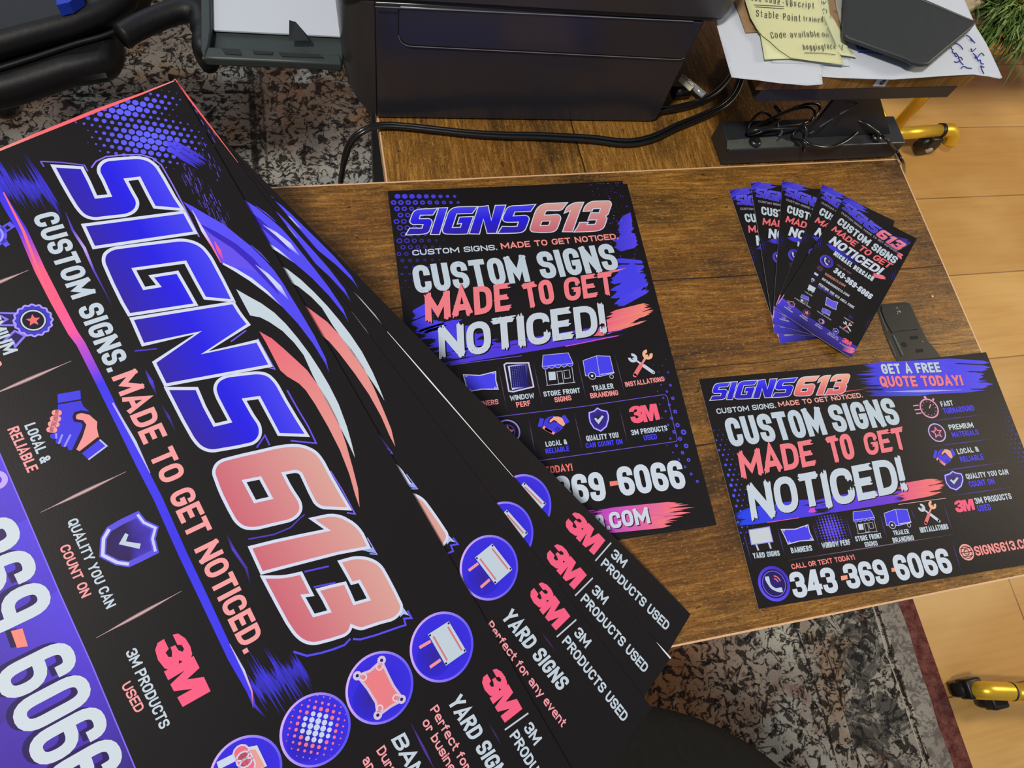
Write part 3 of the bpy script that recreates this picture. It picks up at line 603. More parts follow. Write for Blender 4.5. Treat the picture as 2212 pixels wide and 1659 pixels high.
SHI = [(144.4,216.4),(147.7,218.6),(152.2,219.9),(153.0,223.2),(152.6,226.7),(150.0,232.5),(144.7,235.9),(139.3,232.9),(136.7,227.8),(136.4,223.5),(136.7,219.6),(141.3,218.7)]
CHK = [(140.3,225.1),(142.2,224.4),(143.4,226.5),(147.5,222.9),(149.0,224.0),(143.6,230.1)]
def shield(art, Q, layer=3, fill=(58, 44, 160)):
    b = bbox(SHI); P = fit(SHI, b, Q); k = (Vector(Q[1]) - Vector(Q[0])).length; c = Vector((sum(p[0] for p in P) / len(P), sum(p[1] for p in P) / len(P)))
    n = len(art.v); art.v += [(c.x, c.y, 0.03 * layer)] + [(p[0], p[1], 0.03 * layer) for p in P]; art.c += [(40, 30, 60)] + [fill] * len(P); art.f += [(n, n + 1 + i, n + 1 + (i + 1) % len(P)) for i in range(len(P))]
    art.line(P, k * 0.085, (110, 96, 232), layer + 0.5, closed=True); art.line(P, k * 0.04, (206, 206, 244), layer + 0.8, closed=True)
    art.poly(fit(CHK, b, Q), WHITE, layer + 1)
def star(art, c, r, col, layer=4, rot=-PI / 2, inner=0.45):
    art.poly([(c[0] + (r if k % 2 == 0 else r * inner) * math.cos(rot + PI * k / 5), c[1] + (r if k % 2 == 0 else r * inner) * math.sin(rot + PI * k / 5)) for k in range(10)], col, layer)
STR = dict(aw=[(107.4,168.0),(129.9,167.9),(132.5,176.6),(105.2,177.0)], walls=[(107.6,179.7),(107.3,192.4),(107.6,179.7)], base=[(106.4,192.3),(131.9,192.1)], w1=[(107.5,180.0),(107.3,192.4)], w2=[(131.0,179.8),(130.8,192.1)], win=[(109.7,181.9),(115.9,182.0),(115.5,188.6),(109.5,188.5)], door=[(117.2,182.1),(121.8,182.0),(121.5,191.6),(117.2,191.6)], win2=[(123.4,181.9),(128.3,181.8),(128.3,188.2),(123.2,188.3)])
def storefront(art, Q, layer=3, roof=(74, 64, 232), ln=(214, 216, 236)):
    b = bbox(sum(STR.values(), [])); k = (Vector(Q[1]) - Vector(Q[0])).length / 100; F_ = lambda n_: fit(STR[n_], b, Q)
    art.poly(F_('aw'), roof, layer); art.line(F_('aw'), 1.6 * k, ln, layer + .5, closed=True)
    a, c = Vector(F_('aw')[3]), Vector(F_('aw')[2]); dn = Vector(Q[0]) - Vector(Q[2]); dn.normalize()
    for i in range(5):
        p = a.lerp(c, (i + .5) / 5); r = (c - a).length / 10
        ang = math.atan2(dn.y, dn.x); pts = [tuple(p + Vector((math.cos(ang + PI * (j / 8 - .5)), math.sin(ang + PI * (j / 8 - .5)))) * r) for j in range(9)]
        art.poly(pts, roof, layer); art.line(pts, 1.3 * k, ln, layer + .5)
    for n_ in ('base', 'w1', 'w2'): art.line(F_(n_), 1.7 * k, ln, layer + .3)
    art.poly(F_('win'), WHITE, layer)
    for n_ in ('door', 'win2'): art.line(F_(n_), 1.5 * k, ln, layer + .3, closed=True)
TRL = dict(body=[(141.9,174.7),(154.0,171.9),(165.3,173.3),(166.0,187.2),(153.6,188.8),(141.8,187.0)], edge=[(154.0,171.9),(153.6,188.8)], bar=[(154.5,187.2),(166.7,186.7)], hub=[(147.3,187.6),(150.3,187.9)], w2=[(163.5,189.8),(164.6,189.9)])
def trailer(art, Q, layer=3, fill=(74, 64, 232), ln=(214, 216, 236)):
    b = bbox(sum(TRL.values(), [])); k = (Vector(Q[1]) - Vector(Q[0])).length / 100; F_ = lambda n_: fit(TRL[n_], b, Q)
    art.poly(F_('body'), fill, layer); art.line(F_('body'), 1.7 * k, ln, layer + .4, closed=True); art.line(F_('edge'), 1.4 * k, ln, layer + .4); art.line(F_('bar'), 2.4 * k, ln, layer + .5)
    c, e = F_('hub'); r = (Vector(c) - Vector(e)).length; art.disc(c, r, (24, 20, 40), layer + .6); art.ring(c, r, 2 * k, ln, layer + .8, 20); art.disc(c, r * .35, ln, layer + .8); art.ring(F_('w2')[0], r * .55, 1.6 * k, ln, layer + .8, 12)
WR = dict(a=[(183.7,176.7),(199.9,191.0)], b=[(197.6,175.2),(183.0,191.7)])
def wrenches(art, Q, layer=3, ca=(204, 212, 226), cb=(240, 118, 120), cb2=(246, 186, 150)):
    b = bbox(sum(WR.values(), [])); F_ = lambda n_: [Vector(p) for p in fit(WR[n_], b, Q)]
    for n_, c1, c2, l in (('a', ca, ca, 0), ('b', cb2, cb, .7)):
        h, t = F_(n_); d = (t - h); Ln = d.length; d.normalize(); s_ = Ln * 0.19
        art.taper([h, h.lerp(t, .5), h.lerp(t, .52), t], [Ln * .08, Ln * .08, Ln * .15, Ln * .15], [c1, c2, c2, c2], layer + l); art.disc(tuple(t), Ln * .075, c2, layer + l, 12); art.disc(tuple(t), Ln * .025, INK, layer + l + .3, 8)
        an = math.atan2(-d.y, -d.x); art.ring(tuple(h), s_ * .72, s_ * .62, c1, layer + l + .1, 18, a0=an + .62, a1=an + 2 * PI - .62)
BAN = [(41.6,176.4),(54.3,178.3),(67.0,176.0),(66.1,183.8),(67.0,191.7),(54.5,190.4),(43.2,191.6),(42.6,184.1)]
def banner(art, Q, layer=3, fill=(74, 64, 232), ln=(210, 212, 236)):
    b = bbox(BAN); P = fit(BAN, b, Q); k = (Vector(Q[1]) - Vector(Q[0])).length; art.poly(P, fill, layer); art.line(P, k * .03, ln, layer + .4, closed=True)
    c = Vector((sum(p[0] for p in P) / 8, sum(p[1] for p in P) / 8))
    for i in (0, 2, 4, 6): art.ring(tuple(Vector(P[i]).lerp(c, .16)), k * .028, k * .018, ln, layer + .6, 10)
def phone_icon(art, c, r, up, layer=3, ring=True, a=0.0):
    """handset in a glowing disc; `up` is the print's upward direction angle"""
    if ring: art.disc(c, r, (44, 32, 120), layer, 32, (30, 22, 70)); art.ring(c, r * .92, r * .17, (96, 84, 240), layer + .3, 36, (70, 50, 200)); art.ring(c, r * .72, r * .05, (120, 100, 240), layer + .4, 30)
    R = lambda x, y: (c[0] + r * (x * math.cos(a) - y * math.sin(a)), c[1] + r * (x * math.sin(a) + y * math.cos(a)))
    bz = lambda t: R((1 - t) ** 2 * -.34 + 2 * t * (1 - t) * -.42 + t * t * .42, (1 - t) ** 2 * -.46 + 2 * t * (1 - t) * .44 + t * t * .40)
    arc = [bz(k / 10) for k in range(11)]
    a_w = [r * .25, r * .28, r * .22, r * .17, r * .17, r * .17, r * .17, r * .17, r * .22, r * .28, r * .25]
    art.taper(arc, a_w, [WHITE] * 11, layer + 1)
    for q in (.26, .42): art.ring(R(.02, -.02), r * q, r * .07, CORAL, layer + 1, 10, a0=-1.35 + a, a1=-.15 + a)
def stopwatch(art, c, r, col=(240, 160, 190), layer=3):
    art.ring(c, r, r * .16, col, layer, 28); art.line([(c[0], c[1] - r * 1.05), (c[0], c[1] - r * 1.35)], r * .3, col, layer); art.line([c, (c[0] + r * .35, c[1] - r * .4)], r * .12, col, layer); art.line([(c[0] + r * .75, c[1] - r * .8), (c[0] + r * .95, c[1] - r)], r * .2, col, layer)
    for k in range(12): art.line([(c[0] + r * .68 * math.cos(k * PI / 6), c[1] + r * .68 * math.sin(k * PI / 6)), (c[0] + r * .82 * math.cos(k * PI / 6), c[1] + r * .82 * math.sin(k * PI / 6))], r * .06, col, layer)
    for k in (-.45, 0, .4): art.line([(c[0] - r * 1.75, c[1] + k * r), (c[0] - r * 1.1, c[1] + k * r)], r * .13, col, layer)
def yard_sign(art, P, poles, layer=3, fill=WHITE, stripe=(214, 120, 124), pole=(240, 150, 160), k=1.0, rim=None):
    for a in poles: art.line(a, 1.9 * k, pole, layer)
    art.poly(P, fill, layer + .6)
    if rim: art.line(P, .9 * k, rim, layer + .8, closed=True)
    if stripe:
        A = [Vector(p) for p in P]
        for a, b, c, d in ((A[0], A[3], A[1], A[2]), (A[3], A[0], A[2], A[1])):   # stripes along both short sides
            o = (b - a).normalized() * 2.2 * k; art.line([tuple(a + o + (c - a) * .12), tuple(c + (d - c).normalized() * 2.2 * k + (a - c) * .1)], 1.1 * k, stripe, layer + .8)
    if stripe:
        for i in range(4):
            c = (A[0] + A[1] + A[2] + A[3]) / 4; art.disc(tuple(A[i].lerp(c, .1)), .7 * k, (30, 26, 40), layer + 1, 8)

# ------------------------------------------------------------------ the four large signs: one artwork
def big_sign_art():
    a = Art()
    # halftone cloud at the top left corner
    c1, c2 = [(1.1,29.1),(21.9,28.4)]; e0, ex, ey = [(15.0,31.6),(17.0,28.2),(17.3,35.0)]
    E1 = (ex[0] - e0[0], ex[1] - e0[1]); E2 = (ey[0] - e0[0], ey[1] - e0[1])
    u1, u2, u3 = [(0.1,29.9),(2.1,-1.1),(9.5,30.1)]; v1, v2, v3 = [(20.2,28.8),(36.2,2.7),(7.1,15.1)]
    def inv(o, p, q, x, y):
        ax, ay, bx, by = p[0] - o[0], p[1] - o[1], q[0] - o[0], q[1] - o[1]; d = ax * by - ay * bx; dx, dy = x - o[0], y - o[1]
        return math.hypot((dx * by - dy * bx) / d, (ax * dy - ay * dx) / d)
    def rad(x, y):
        d1, d2 = inv(u1, u2, u3, x, y), inv(v1, v2, v3, x, y); return 1.95 * max(0, 1 - min(d1, d2) ** 1.6 * 0.9) ** 0.8
    def dcol(x, y):
        d = min(inv(u1, u2, u3, x, y), inv(v1, v2, v3, x, y)); return fade((98, 96, 250), max(0.45, 1.15 - 0.45 * d), (60, 40, 140))
    a.dots(e0, E1, E2, (-14, 16), (-14, 14), rad, dcol, 1, 0, 14, clip=(-6, 200, 0.3, 120))
    a.streaks(*[(24.4,16.5),(28.4,22.8),(40.8,5.2),(42.8,14.9)], 14, (84, 76, 244), (60, 48, 190), 1.6, 4)
    r = random.Random(8)
    for p0, p1_, n_ in (([(43.0,20.7),(78.6,15.4)][0], [(43.0,20.7),(78.6,15.4)][1], 90), ([(30.5,7.6),(45.4,1.0)][0], [(30.5,7.6),(45.4,1.0)][1], 24)):
        for k in range(n_):
            t = r.random(); x = p0[0] + (p1_[0] - p0[0]) * t + r.gauss(0, 7); y = p0[1] + (p1_[1] - p0[1]) * t + r.gauss(0, 2.2); l = r.uniform(1, 5)
            if y > 0.5: a.line([(x, y), (x + l, y + l * .12)], r.uniform(.15, .45), fade((110, 90, 240), r.uniform(.4, 1)), 1.5)
    # brush bursts left and right of the tagline rule
    def burst(P, seed, lo, hi):
        rr = random.Random(seed); A, B = Vector(P[0]), Vector(P[1]); K = 46; ln = (B - A).length
        for k in range(K):
            t = (k + .5) / K; c = A.lerp(B, t) + Vector((rr.gauss(0, 1.5), 0)); hw = ln / K * rr.uniform(.5, 1.0); cl = .35 + .65 * abs(math.sin(t * 8.5 + seed)) ** .8
            l1, l2 = lo * cl * (.32 + .8 * rr.random() ** 2.5), hi * cl * (.32 + .8 * rr.random() ** 2.5)
            cc = fade((66, 58, 236), rr.uniform(.75, 1.0)); z = 1.4 + (k % 4) * .25
            a.quadc([(c.x - l1, c.y), (c.x - l1 * .3, c.y + hw), (c.x + l2 * .3, c.y + hw * .8), (c.x + l2, c.y), (c.x + l2 * .3, c.y - hw), (c.x - l1 * .3, c.y - hw * .8)], [fade(cc, .5), cc, cc, fade(cc, .5), cc, cc], z)
    burst([(20.8,108.4),(32.0,88.2)], 3, 26, 20); burst([(321.5,129.5),(326.8,102.6)], 5.6, 26, 26)
    a.taper([(16.2,109.5),(31.3,110.1),(46.1,110.0),(69.1,112.7),(87.7,113.9),(105.9,114.7),(113.2,114.2),(136.8,115.9),(184.2,119.7),(205.3,121.0),(237.2,124.6),(266.0,127.2),(299.6,130.4),(320.0,131.3),(327.8,133.0),(337.4,131.4)],
            [3.6, 4.0, 4.4, 5, 5, 4.6, 4.2, 4.2, 4.2, 4.2, 4.2, 4.2, 4.0, 3.0, 1.6, .4], [(58, 48, 220), (66, 56, 236), (80, 60, 236), PINK, PINK, (250, 90, 160), (200, 80, 200), (66, 58, 236), (70, 62, 238), (66, 58, 236), (62, 54, 232), (66, 60, 238), (66, 58, 236), (66, 58, 236), (72, 60, 220), INK], 2)
    a.taper([(24.3,108.4),(46.9,109.8),(69.5,113.5),(83.0,115.0)], [.6, 1.4, 1.2, .3], [(250, 110, 130)] * 4, 2.6)
    a.taper([(148.6,115.8),(172.3,116.3),(191.1,117.9)], [.8, 1.5, .3], [LILAC, (196, 206, 240), LILAC], 2.6)
    a.taper([(292.6,127.8),(309.2,128.7),(321.3,130.6),(329.0,134.3)], [.3, 1.2, .8, .3], [LILAC, (196, 206, 240), (230, 140, 190), (120, 60, 160)], 2.6)
    a.taper([(44.6,87.3),(54.8,88.8),(66.1,88.4),(79.1,90.1),(92.6,90.8),(104.0,91.6)], [.2, 1.2, 1.5, 1.0, .5, .1], [(90, 60, 190), (90, 66, 200), LILAC, (96, 70, 210), (70, 50, 150), INK], 1.5)
    a.taper([(139.8,93.6),(146.9,94.1),(155.2,95.2)], [.2, 2, .2], [(70, 50, 170), (84, 66, 220), INK], 1.5); a.taper([(159.6,95.6),(168.5,95.7),(177.7,96.6)], [.2, 1.3, .2], [INK, (70, 50, 160), INK], 1.5); a.taper([(239.7,101.0),(249.6,102.2),(262.2,101.5),(271.9,104.1)], [.2, 1.6, 1.4, .2], [INK, (84, 60, 200), (70, 50, 160), INK], 1.5)
    # swooshes
    blue = [(60.2,29.9),(64.6,26.6),(73.1,21.2),(81.0,15.9),(90.2,12.1),(98.7,8.5),(109.6,5.4),(117.6,3.6),(126.0,2.9),(137.5,2.7),(149.0,2.4),(162.9,2.3),(178.8,3.3),(187.7,6.0),(198.6,6.5),(210.0,7.5),(205.2,7.9),(194.2,6.9),(182.0,5.1),(167.1,5.5),(152.3,7.4),(139.5,10.5),(128.0,14.1),(120.6,17.6),(113.2,21.7),(107.0,25.0),(101.2,28.8),(92.2,28.6),(81.4,28.2),(70.3,28.3)]
    def bc(x, y, o=blue[0]):
        t = min(1, max(0, (x - o[0]) / 190)); return tuple((92, 84, 248)[i] * (1 - t) + (76, 66, 236)[i] * t for i in range(3))
    a.poly(blue, bc, 2); a.poly([(81.4,28.2),(88.9,22.4),(97.4,18.2),(107.1,13.1),(119.9,9.5),(113.9,13.9),(108.2,19.7),(106.1,25.3),(101.2,28.8),(92.2,28.6)], (104, 82, 238), 2.4)
    a.taper([(75.6,28.2),(84.7,23.1),(95.1,17.0),(106.4,12.8),(120.5,9.9),(131.6,8.4)], [.5, 3.2, 3.6, 4, 3, .4], [(60, 40, 190)] * 6, 2.7); a.taper([(110.1,11.7),(118.2,8.6),(127.8,6.2),(136.8,5.0)], [.3, 2.0, 3.0, .4], [(150, 150, 250), (206, 214, 250), (206, 214, 250), (120, 110, 246)], 3)
    a.taper([(102.0,28.1),(108.4,23.6),(117.0,18.6),(127.9,14.0),(138.6,10.7)], [1.0, 1.9, 2.2, 1.6, .3], [(214, 220, 244)] * 4 + [(110, 100, 240)], 3); a.taper([(66.8,27.8),(80.1,28.5),(90.3,28.3),(101.2,28.8)], [.3, 1.8, 1.2, .5], [LILAC, (220, 214, 250), (230, 120, 190), PINK], 3)
    a.taper([(88.3,25.8),(94.4,26.2),(100.3,26.8)], [.4, 2.2, .4], [PINK, (240, 90, 150), (160, 80, 220)], 3.1)
    a.taper([(133.6,17.9),(144.8,7.9)][:0] + [(98.1,8.1),(104.7,5.7),(112.3,3.8)], [.3, .8, .2], [(96, 84, 240)] * 3, 1.5)
    a.poly([(118.9,28.9),(125.5,24.8),(132.4,20.3),(140.6,16.4),(149.6,13.8),(160.2,11.9),(171.7,10.5),(183.2,9.9),(194.3,9.8),(207.1,10.6),(221.3,13.1),(231.4,15.7),(240.3,18.4),(231.9,17.6),(220.8,16.9),(208.8,16.5),(195.2,15.9),(184.4,15.4),(170.9,14.0),(161.8,15.2),(152.5,17.7),(144.5,21.7),(139.6,25.1),(136.2,29.6),(128.3,29.3)], (200, 214, 222), 2)
    a.poly([(146.9,29.7),(153.8,25.4),(162.2,22.4),(171.9,19.3),(180.0,16.8),(189.4,15.8),(202.1,15.1),(214.8,15.9),(229.6,18.7),(244.6,22.6),(257.2,26.2),(267.3,31.0),(259.3,29.5),(246.9,26.3),(231.5,23.9),(215.9,23.0),(200.5,22.9),(190.4,23.5),(184.8,25.0),(177.9,28.9),(172.9,30.6),(162.0,30.0),(154.7,29.6)], lambda x, y, o=[(146.9,29.7)][0]: tuple((236, 104, 118)[i] * (1 - min(1, max(0, (x - o[0]) / 60))) + (232, 148, 142)[i] * min(1, max(0, (x - o[0]) / 60)) for i in range(3)), 2)
    # logo, its lit rims and extruded tails
    logo(a, None, 4, 1.75)
    for P, w_, c in (([(14.2,85.0),(18.2,75.8),(23.2,66.5),(27.0,66.6)], .7, (120, 96, 220)), ([(14.2,85.0),(17.5,84.8)], .7, (120, 96, 220)), ([(25.7,64.0),(23.1,60.1),(22.2,54.5),(24.1,45.7),(27.0,37.2),(30.7,32.4),(36.2,30.0),(48.8,30.1),(61.6,30.7),(82.7,32.1)], .8, (142, 116, 232)),
                     ([(316.3,102.8),(322.7,98.0),(326.1,90.8),(328.6,84.1),(330.3,78.0),(329.3,73.5)], 1.2, (84, 76, 236)), ([(330.4,72.4),(333.2,69.0),(336.5,60.6),(341.3,45.6),(342.4,42.7),(338.6,41.6),(341.2,37.6),(335.9,37.5)], 1.1, (92, 80, 240)), ([(285.3,36.2),(291.2,36.2),(296.9,36.3),(294.2,39.7)], .7, (150, 150, 240)),
                     ([(185.2,33.0),(197.9,33.2),(210.0,33.1),(221.0,34.0),(212.3,46.0)], .9, (110, 84, 230)), ([(239.6,35.0),(252.9,34.7),(269.2,35.3),(266.0,39.1)], .8, (120, 100, 236)), ([(206.4,64.3),(202.4,56.9),(208.8,57.5)], .9, (96, 76, 226)), ([(249.1,92.9),(254.4,80.0),(255.9,70.5),(254.1,63.5),(253.7,60.3)], .8, (84, 60, 190)), ([(281.8,76.4),(286.9,63.4)], 1.0, (90, 70, 220)), ([(292.2,76.4),(297.1,64.9)], 1.0, (90, 70, 220)), ([(128.1,93.3),(131.9,82.9)], .8, (80, 60, 200)), ([(145.4,46.7),(143.2,36.0)], .8, (110, 90, 230)), ([(150.4,32.6),(170.8,33.0),(167.3,36.7)], .7, (130, 110, 230))):
        a.line(P, w_, c, 2.2)
    a.poly([(331.6,38.9),(336.4,38.4),(339.0,38.2),(336.2,40.4),(336.5,43.3)], (176, 196, 240), 2.4); a.poly([(211.1,-37.9),(211.1,-37.9),(211.1,-37.9)][:0] + [(289.5,42.8),(292.1,36.1),(295.9,36.6),(293.0,39.6)], (150, 170, 236), 2.3)
    # tagline
    a.text('CUSTOM SIGNS.', [(41.0,102.7),(133.1,110.2),(43.7,91.0)], WHITE, layer=4, wt=.2)
    a.text('MADE TO GET NOTICED.', [(136.0,110.0),(301.8,124.5),(139.1,97.6)], (246, 160, 160), layer=4, wt=.2)
    # feature column
    for P in ([(68.6,148.3),(67.1,117.3)], [(119.5,164.5),(119.5,122.3)], [(183.1,169.4),(184.5,127.3)], [(252.1,177.5),(254.4,134.3)]):
        a.lens(P[0], P[1], 1.9, (216, 178, 178), 2, edge=(150, 116, 116)); a.lens(P[0], P[1], .8, (240, 222, 222), 2.3, edge=(206, 176, 176))
    wc = [(43.3,123.6),(45.3,118.7)]; r_ = math.dist(wc[0], wc[1]); a.ring(wc[0], r_, 3.0, (100, 92, 240), 3, 40); a.ring(wc[0], r_ * .93, 1.0, (160, 150, 246), 3.2, 40)
    a.line([(40.6,115.8),(44.1,114.9)], 6, (96, 88, 240), 3); a.line([(41.6,115.7),(43.4,115.1)], 2, INK, 3.3); a.line([(49.9,121.4),(49.4,118.9)], 4, (96, 88, 240), 3); a.line([(46.4,121.0),(49.6,120.1)], 3, (96, 88, 240), 3)
    bc_ = [(92.4,127.6),(96.1,119.8)]; R_ = math.dist(*bc_) * .96
    sc = [(bc_[0][0] + (R_ * (1 + .045 * math.cos(16 * t))) * math.cos(t), bc_[0][1] + (R_ * (1 + .045 * math.cos(16 * t))) * math.sin(t)) for t in [2 * PI * k / 96 for k in range(96)]]
    for P in ([(85.9,132.6),(81.8,140.6),(87.0,137.6),(88.1,142.6),(91.1,136.3)], [(94.0,137.4),(96.6,143.5),(98.5,140.4),(101.6,140.9),(98.3,134.5)]): a.poly(P, (40, 30, 90), 2.6); a.line(P, 1.1, (140, 120, 240), 2.9, closed=True)
    a.poly(sc, (66, 56, 200), 3); a.line(sc, .9, (170, 156, 246), 3.3, closed=True); a.disc(bc_[0], R_ * .72, (26, 20, 40), 3.4, 40); a.ring(bc_[0], R_ * .63, R_ * .09, WHITE, 3.8, 40); star(a, bc_[0], R_ * .4, (240, 110, 116), 4, rot=-PI / 2)
    a.text('PREMIUM', [(73.1,145.4),(103.5,147.3),(70.8,138.6)], WHITE, layer=4); a.text('MATERIALS', [(78.3,155.9),(107.9,155.5),(75.1,150.2)], (246, 160, 160), layer=4)
    q = [(136.8,137.7),(139.8,127.7),(135.5,125.8),(132.5,135.8)]; a.poly(q, (70, 64, 230), 3)
    a.poly([(137.5,138.0),(140.6,128.1),(143.8,128.5),(147.9,127.2),(148.3,127.9),(145.9,130.8),(145.4,133.0),(146.6,134.7),(148.6,135.0),(150.3,133.1),(152.4,132.8),(154.1,134.4),(161.9,143.5),(160.9,144.8),(159.0,144.2),(158.6,145.8),(157.8,146.5),(156.2,146.0),(155.8,147.5),(154.8,147.9),(152.9,146.8),(152.6,148.0),(151.2,148.7),(149.9,148.1),(150.0,145.2)], (66, 58, 224), 3)
    a.poly([(146.5,134.0),(145.8,132.6),(146.4,131.1),(149.1,128.2),(154.2,126.7),(157.1,128.3),(162.2,129.9),(164.7,140.4),(161.9,141.9),(157.6,136.8),(153.1,132.6),(150.7,132.7),(148.6,134.6)], (244, 152, 150), 3.4); a.line([(148.4,127.3),(145.8,130.8),(145.4,133.3),(146.8,134.7),(148.7,135.1),(150.7,132.7),(152.9,132.5),(157.6,136.8),(162.0,142.1)], 1.5, (26, 18, 50), 3.8)
    a.poly([(163.2,130.1),(167.8,128.8),(170.0,139.3),(165.4,140.4)], (70, 62, 230), 3.2); a.line([(163.2,130.1),(167.8,128.8),(170.0,139.3)], .8, (190, 196, 244), 3.5); a.line([(162.3,129.9),(164.8,140.5)], 1.6, INK, 3.6)
    for P in ([(140.7,141.1),(141.5,139.8)], [(143.1,143.2),(144.2,141.5)], [(145.1,145.2),(146.5,143.4)], [(147.4,147.1),(148.5,145.6)]): a.line(P, 3.0, (248, 156, 156), 3.8); a.disc(P[0], 1.5, (248, 156, 156), 3.8, 14); a.disc(P[1], 1.5, (248, 156, 156), 3.8, 14)
    for P in ([(153.0,146.7),(150.5,145.5)], [(156.0,147.0),(152.4,143.4)], [(158.6,145.5),(154.3,140.3)]): a.line(P, .9, (150, 150, 246), 3.9)
    a.text('LOCAL &', [(140.2,155.8),(161.4,158.3),(140.2,150.8)], WHITE, layer=4); a.text('RELIABLE', [(138.4,162.9),(162.6,165.2),(138.7,157.9)], (246, 160, 160), layer=4)
    sh = [(207.3,133.2),(212.8,132.6),(218.2,129.3),(222.5,133.1),(229.1,135.0),(228.6,142.6),(228.0,148.4),(224.2,152.5),(217.2,156.3),(210.0,152.1),(207.0,147.7),(206.8,141.1)]
    cx = sum(p[0] for p in sh) / 12, sum(p[1] for p in sh) / 12; n = len(a.v); a.v += [(cx[0], cx[1], .09)] + [(p[0], p[1], .09) for p in sh]; a.c += [(52, 34, 120)] + [(74, 56, 190) if i < 6 else (44, 30, 70) for i in range(12)]; a.f += [(n, n + 1 + i, n + 1 + (i + 1) % 12) for i in range(12)]
    a.line(sh, 3.0, (96, 82, 226), 3.3, closed=True); a.line(sh[:5], 1.3, (200, 206, 240), 3.6); a.line(sh[6:11], 1.6, (206, 210, 240), 3.6)
    a.poly([(212.8,142.4),(214.4,141.6),(216.8,144.2),(221.7,138.9),(223.7,140.7),(216.3,147.6)], WHITE, 4)
    a.text('QUALITY YOU CAN', [(193.3,161.8),(242.3,167.3),(193.3,157.0)], WHITE, layer=4); a.text('COUNT ON', [(203.1,170.5),(231.2,173.8),(203.3,165.9)], (246, 160, 160), layer=4)
    mark3m(a, [(270.3,158.9),(306.3,162.8),(272.3,143.1)], layer=4)
    a.text('3M PRODUCTS', [(266.2,170.2),(309.8,175.0),(266.3,165.0)], WHITE, layer=4); a.text('USED', [(279.5,179.3),(295.7,180.1),(279.3,174.7)], (246, 160, 160), layer=4)
    # purple phone band
    bd = [(78.0,162.0),(148.1,171.0),(182.9,175.3),(221.7,180.3),(263.5,185.0),(317.9,192.3),(380.0,199.3)]; low = [(p[0], 347) for p in bd]
    for i in range(len(bd) - 1):
        m0, m1 = (bd[i][0], min(347, bd[i][1] + 42)), (bd[i + 1][0], min(347, bd[i + 1][1] + 42))
        cA, cB = ((92, 70, 226), (84, 60, 206)) if i < 4 else ((84, 60, 206), (60, 44, 130))
        a.quadc([bd[i], bd[i + 1], m1, m0], [cA, cB, (70, 44, 150), (74, 48, 170)], 1.2); a.quadc([m0, m1, low[i + 1], low[i]], [(74, 48, 170), (70, 44, 150), (34, 24, 60), (34, 24, 60)], 1.2)
    a.taper(bd, .6, [(130, 110, 240)] * len(bd), 1.6)
    a.text('6066', [(240.7,220.5),(310.6,226.9),(248.1,187.9)], (208, 218, 224), layer=4.5, wt=.165, gap=.035, shade=(-2.0, 2.2, (44, 26, 90))); a.text('369', [(173.4,212.7),(225.3,217.5),(177.7,179.9)], (208, 218, 224), layer=4.5, wt=.165, gap=.035, shade=(-2.0, 2.2, (44, 26, 90)))
    for P, off in (([(227.6,205.2),(229.3,200.8),(238.2,202.7),(236.2,206.7)], 0),): a.poly([(p[0] - 1.5, p[1] + 2) for p in P], (40, 24, 70), 2.6); a.poly(P, (248, 140, 124), 4)
    gl = [(159.0,177.9),(162.3,176.9)]; a.ring(gl[0], math.dist(gl[0], gl[1]), 2.5, (196, 170, 240), 3, 24)
    # service column
    def badge(P):
        r = math.dist(P[0], P[1]); c = P[0]
        a.disc(c, r, (44, 36, 214), 2, 40, (60, 46, 224)); a.disc((c[0] + r * .1, c[1] + r * .35), r * .55, (52, 36, 150), 2.3, 28, (48, 38, 210)); a.ring(c, r * .97, r * .07, (214, 176, 246), 3, 48, (92, 84, 244)); return c, r
    badge([(366.9,30.5),(379.2,14.1)]); badge([(363.2,73.2),(375.6,57.4)]); badge([(359.7,113.5),(371.9,98.5)]); badge([(355.0,152.5),(366.8,138.5)])
    yard_sign(a, [(356.7,19.2),(378.8,19.1),(377.8,34.3),(355.4,34.1)], [[(359.7,34.7),(358.7,42.5)], [(372.8,35.2),(372.3,43.0)]], 3.5, WHITE)
    bn = [(350.8,65.0),(359.8,65.9),(367.6,66.4),(377.7,65.6),(376.2,73.1),(375.8,82.2),(368.8,79.3),(359.5,79.4),(349.4,80.6),(351.7,73.2)]; a.poly(bn, (236, 128, 134), 3.6); a.line(bn, 1.5, (214, 190, 214), 3.9, closed=True)
    for P in [(350.8,64.8),(376.9,66.3),(375.4,82.0),(349.4,80.6)]: a.disc(P, 2.6, (216, 196, 220), 4, 12); a.disc(P, 1.0, (40, 30, 90), 4.3, 8)
    for P in [(353.1,67.6),(374.1,68.6),(373.0,79.2),(352.3,78.2)]: a.ring(P, 1.8, .9, (226, 206, 222), 4, 12)
    pc, pe, pf = [(359.0,112.5),(361.8,110.1),(361.3,114.7)]
    def pr(x, y): return 1.75 * max(0, 1 - (math.dist((x, y), pc) / 19.0) ** 1.6)
    a.dots(pc, (pe[0] - pc[0], pe[1] - pc[1]), (pf[0] - pc[0], pf[1] - pc[1]), (-6, 7), (-6, 7), pr, lambda x, y: (200, 212, 240) if math.dist((x, y), pc) < 9 else (236, 120, 150), 4, 0, 8)
    a.poly([(343.4,148.0),(346.7,141.7),(359.1,142.8),(357.4,150.0)], (216, 214, 220), 3.6); a.poly([(343.7,148.5),(348.0,143.4),(358.3,143.7),(358.2,149.1)], (232, 160, 150), 3.9); a.line([(342.9,161.9),(345.1,151.3)], 4, (206, 216, 236), 3.8)
    for P in [(344.9,149.8),(348.7,150.2),(352.5,150.5)]: a.disc(P, 4.0, (236, 110, 130), 4.1, 12); a.ring(P, 4.0, .9, (214, 206, 230), 4.3, 12)
